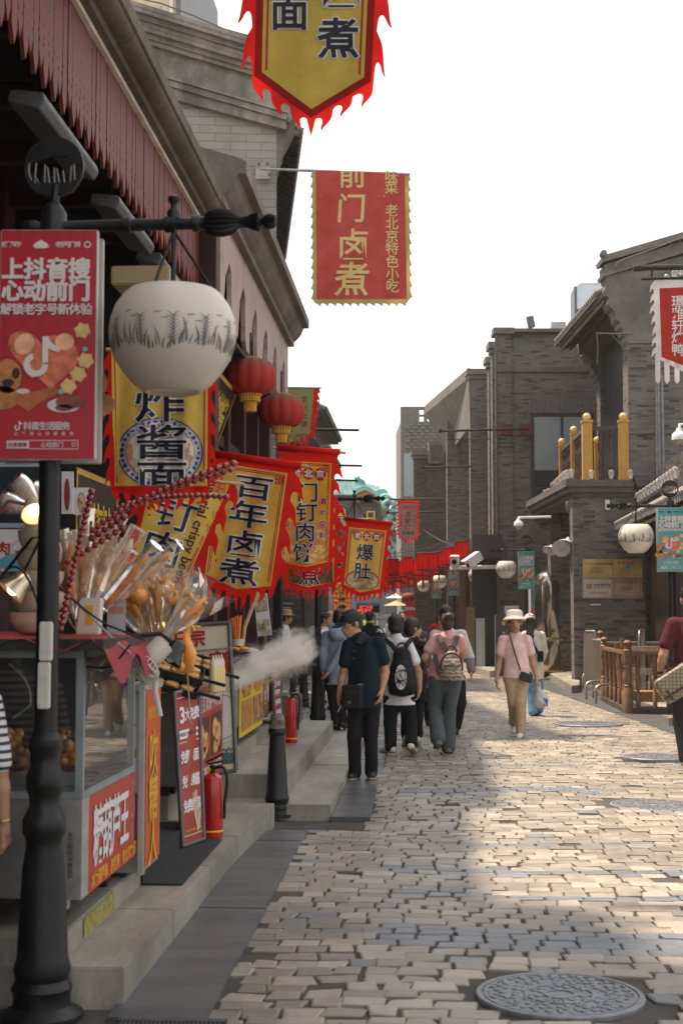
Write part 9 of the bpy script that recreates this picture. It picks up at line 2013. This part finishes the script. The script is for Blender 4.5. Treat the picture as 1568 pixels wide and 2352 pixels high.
MB().box((a.x+.06, 61.9, b_.z), (b_.x-.06, 62.8, a.z-.02)).build('screen_board', M('kiosk_black_screen', (.02,.01,.012), .3, 0), t); m, nt, bb = newmat('red_led'); bb.inputs['Emission Color'].default_value = (1,.05,.04,1); bb.inputs['Emission Strength'].default_value = .8; bb.inputs['Base Color'].default_value = (.3,.02,.02,1)
lettering('led_text', row_text('前门大街', 828, 1394.5, 8, 8) + row_text('报警电话', 824, 1402.5, 8, 8), lambda x, y, dz=0: at(x, y, 61.9-dz), m, t, None, .02, .02)
s = MB(); s.box((a.x+.12, 62, 0), (a.x+.20, 62.1, b_.z)); s.box((b_.x-.20, 62, 0), (b_.x-.12, 62.1, b_.z)); s.box((a.x+.2, 62, b_.z-.08), (b_.x-.2, 62.1, b_.z)); s.build('frame', WHITEP, t); MB().box((a.x+.2, 62.05, 0), (b_.x-.2, 62.07, b_.z-.08)).build('pane', M('kiosk_glass', (.12,.16,.16), .1, .2, 2), t)
for k, (x0, x1, y0, y1, Y_, lab, mt) in enumerate(((884, 932, 1366, 1374, 66, 'cream parasol canopy far down the street', M('cream_parasol', (.46,.42,.36), .7, .1)), (880, 938, 1384, 1391, 60, 'lower tan parasol canopy far down the street', M('tan_parasol', (.42,.28,.16), .7, .1)))):
 c = at((x0+x1)/2, y1, Y_); r_ = (x1-x0)/2*Y_/FD; t = thing('parasol', lab, 'parasol', (c.x, c.y, 0), 'parasols over the far stalls'); MB().lathe([(r_, 0), (r_*.5, .10), (0, .22)], c, 10).build('canopy', mt, t); MB().tube([c + Vector((0,0,.1)), (c.x, c.y, 0)], .03).build('pole', GREYM, t)
fm = quad(at(931, 1384, 46), at(953, 1384, 46), at(953, 1432, 46), at(931, 1432, 46), 22, 48); t = thing('standing_board', 'red upright board with white characters beside the small round red lantern', 'sign board', fm(11, 48)); slab('board', fm, 22, 48, .04, M('far_red_board', (.42,.02,.02), .5, .1), t); lettering('lettering', row_text('国潮冰', 4, 14, 7.5, 8), fm, WHITEP, t, None, .01, .02); sheet('fan_print', [p for r_ in (4, 7, 10) for p in band(ell(11, 40, r_, r_, 12, math.pi, 2*math.pi), .8)], fm, M('gold_fan_print', (.55,.33,.10), .5, 0), t, None, .01); MB().box(tuple(fm(9, 48) + Vector((0,0.02,-.9))), tuple(fm(13, 48) + Vector((0,.06,0)))).build('stand', GREYM, t)
fm = quad(at(648, 1380, 35.8), at(678, 1380, 35.8), at(678, 1416, 35.8), at(648, 1416, 35.8), 30, 36); t = thing('notice_sign', 'dark brown notice board with small white writing on the far left wall', 'sign', fm(15, 36)); slab('board', fm, 30, 36, .04, M('brown_notice', (.05,.032,.028), .4, .1), t); lettering('lettering', row_text('市容公约公示', 4, 6, 4, 4) + row_text('文明游览', 4, 16, 5, 4) + row_text('敬请配合', 4, 26, 4, 3.5), fm, WHITEP, t, None, .01, .01)
# wires overhead at the far end
for k, (x0, y0, x1, y1, Y0_, Y1_) in enumerate(((940, 1185, 1080, 1262, 70, 44), (900, 1300, 1052, 1240, 70, 46), (955, 1150, 905, 1290, 60, 74))):
 a, b_ = at(x0, y0, Y0_), at(x1, y1, Y1_); tag(MB().tube([a.lerp(b_, u) + Vector((0,0,-1.2*u*(1-u))) for u in np.linspace(0, 1, 12)], .018, 5).build('overhead_wire', IRON, base=a), ['upper wire sagging from the lattice tower', 'middle wire over the red paper lanterns', 'wire dropping from the small cream banner'][k], 'wire', 'overhead wires at the far end')
# lightning wire on the corner house ridge
s = MB(); P_ = [at(1409, 618, 32), at(1418, 602, 32), at(1438, 593, 32), at(1500, 571, 32), at(1580, 540, 32)]; s.tube(P_, .014, 5)
for (x, y, x2, y2) in ((1420, 617, 1436, 594), (1450, 613, 1438, 593), (1543, 577, 1538, 557), (1562, 582, 1559, 548)): s.tube([at(x, y, 32), at(x2, y2, 32)], .014, 5)
tag(s.build('ridge_wire', M('rusty_wire', (.10,.075,.055)), base=P_[0]), 'thin lightning wire with arched stays on the corner house ridge', 'wire')
imprint()

# hazy air over the whole street
hzm = bpy.data.materials.new('street_haze'); hzm.use_nodes = True; nt = hzm.node_tree; nt.nodes.clear(); out = nt.nodes.new('ShaderNodeOutputMaterial'); v = nt.nodes.new('ShaderNodeVolumePrincipled')
v.inputs['Color'].default_value = (.93,.92,.90,1); v.inputs['Density'].default_value = .00045; v.inputs['Anisotropy'].default_value = .2; nt.links.new(v.outputs[0], out.inputs['Volume'])
o = MB().box((-420, -80, -1.1), (420, 920, 32)).build('haze', hzm); o['kind'] = 'stuff'
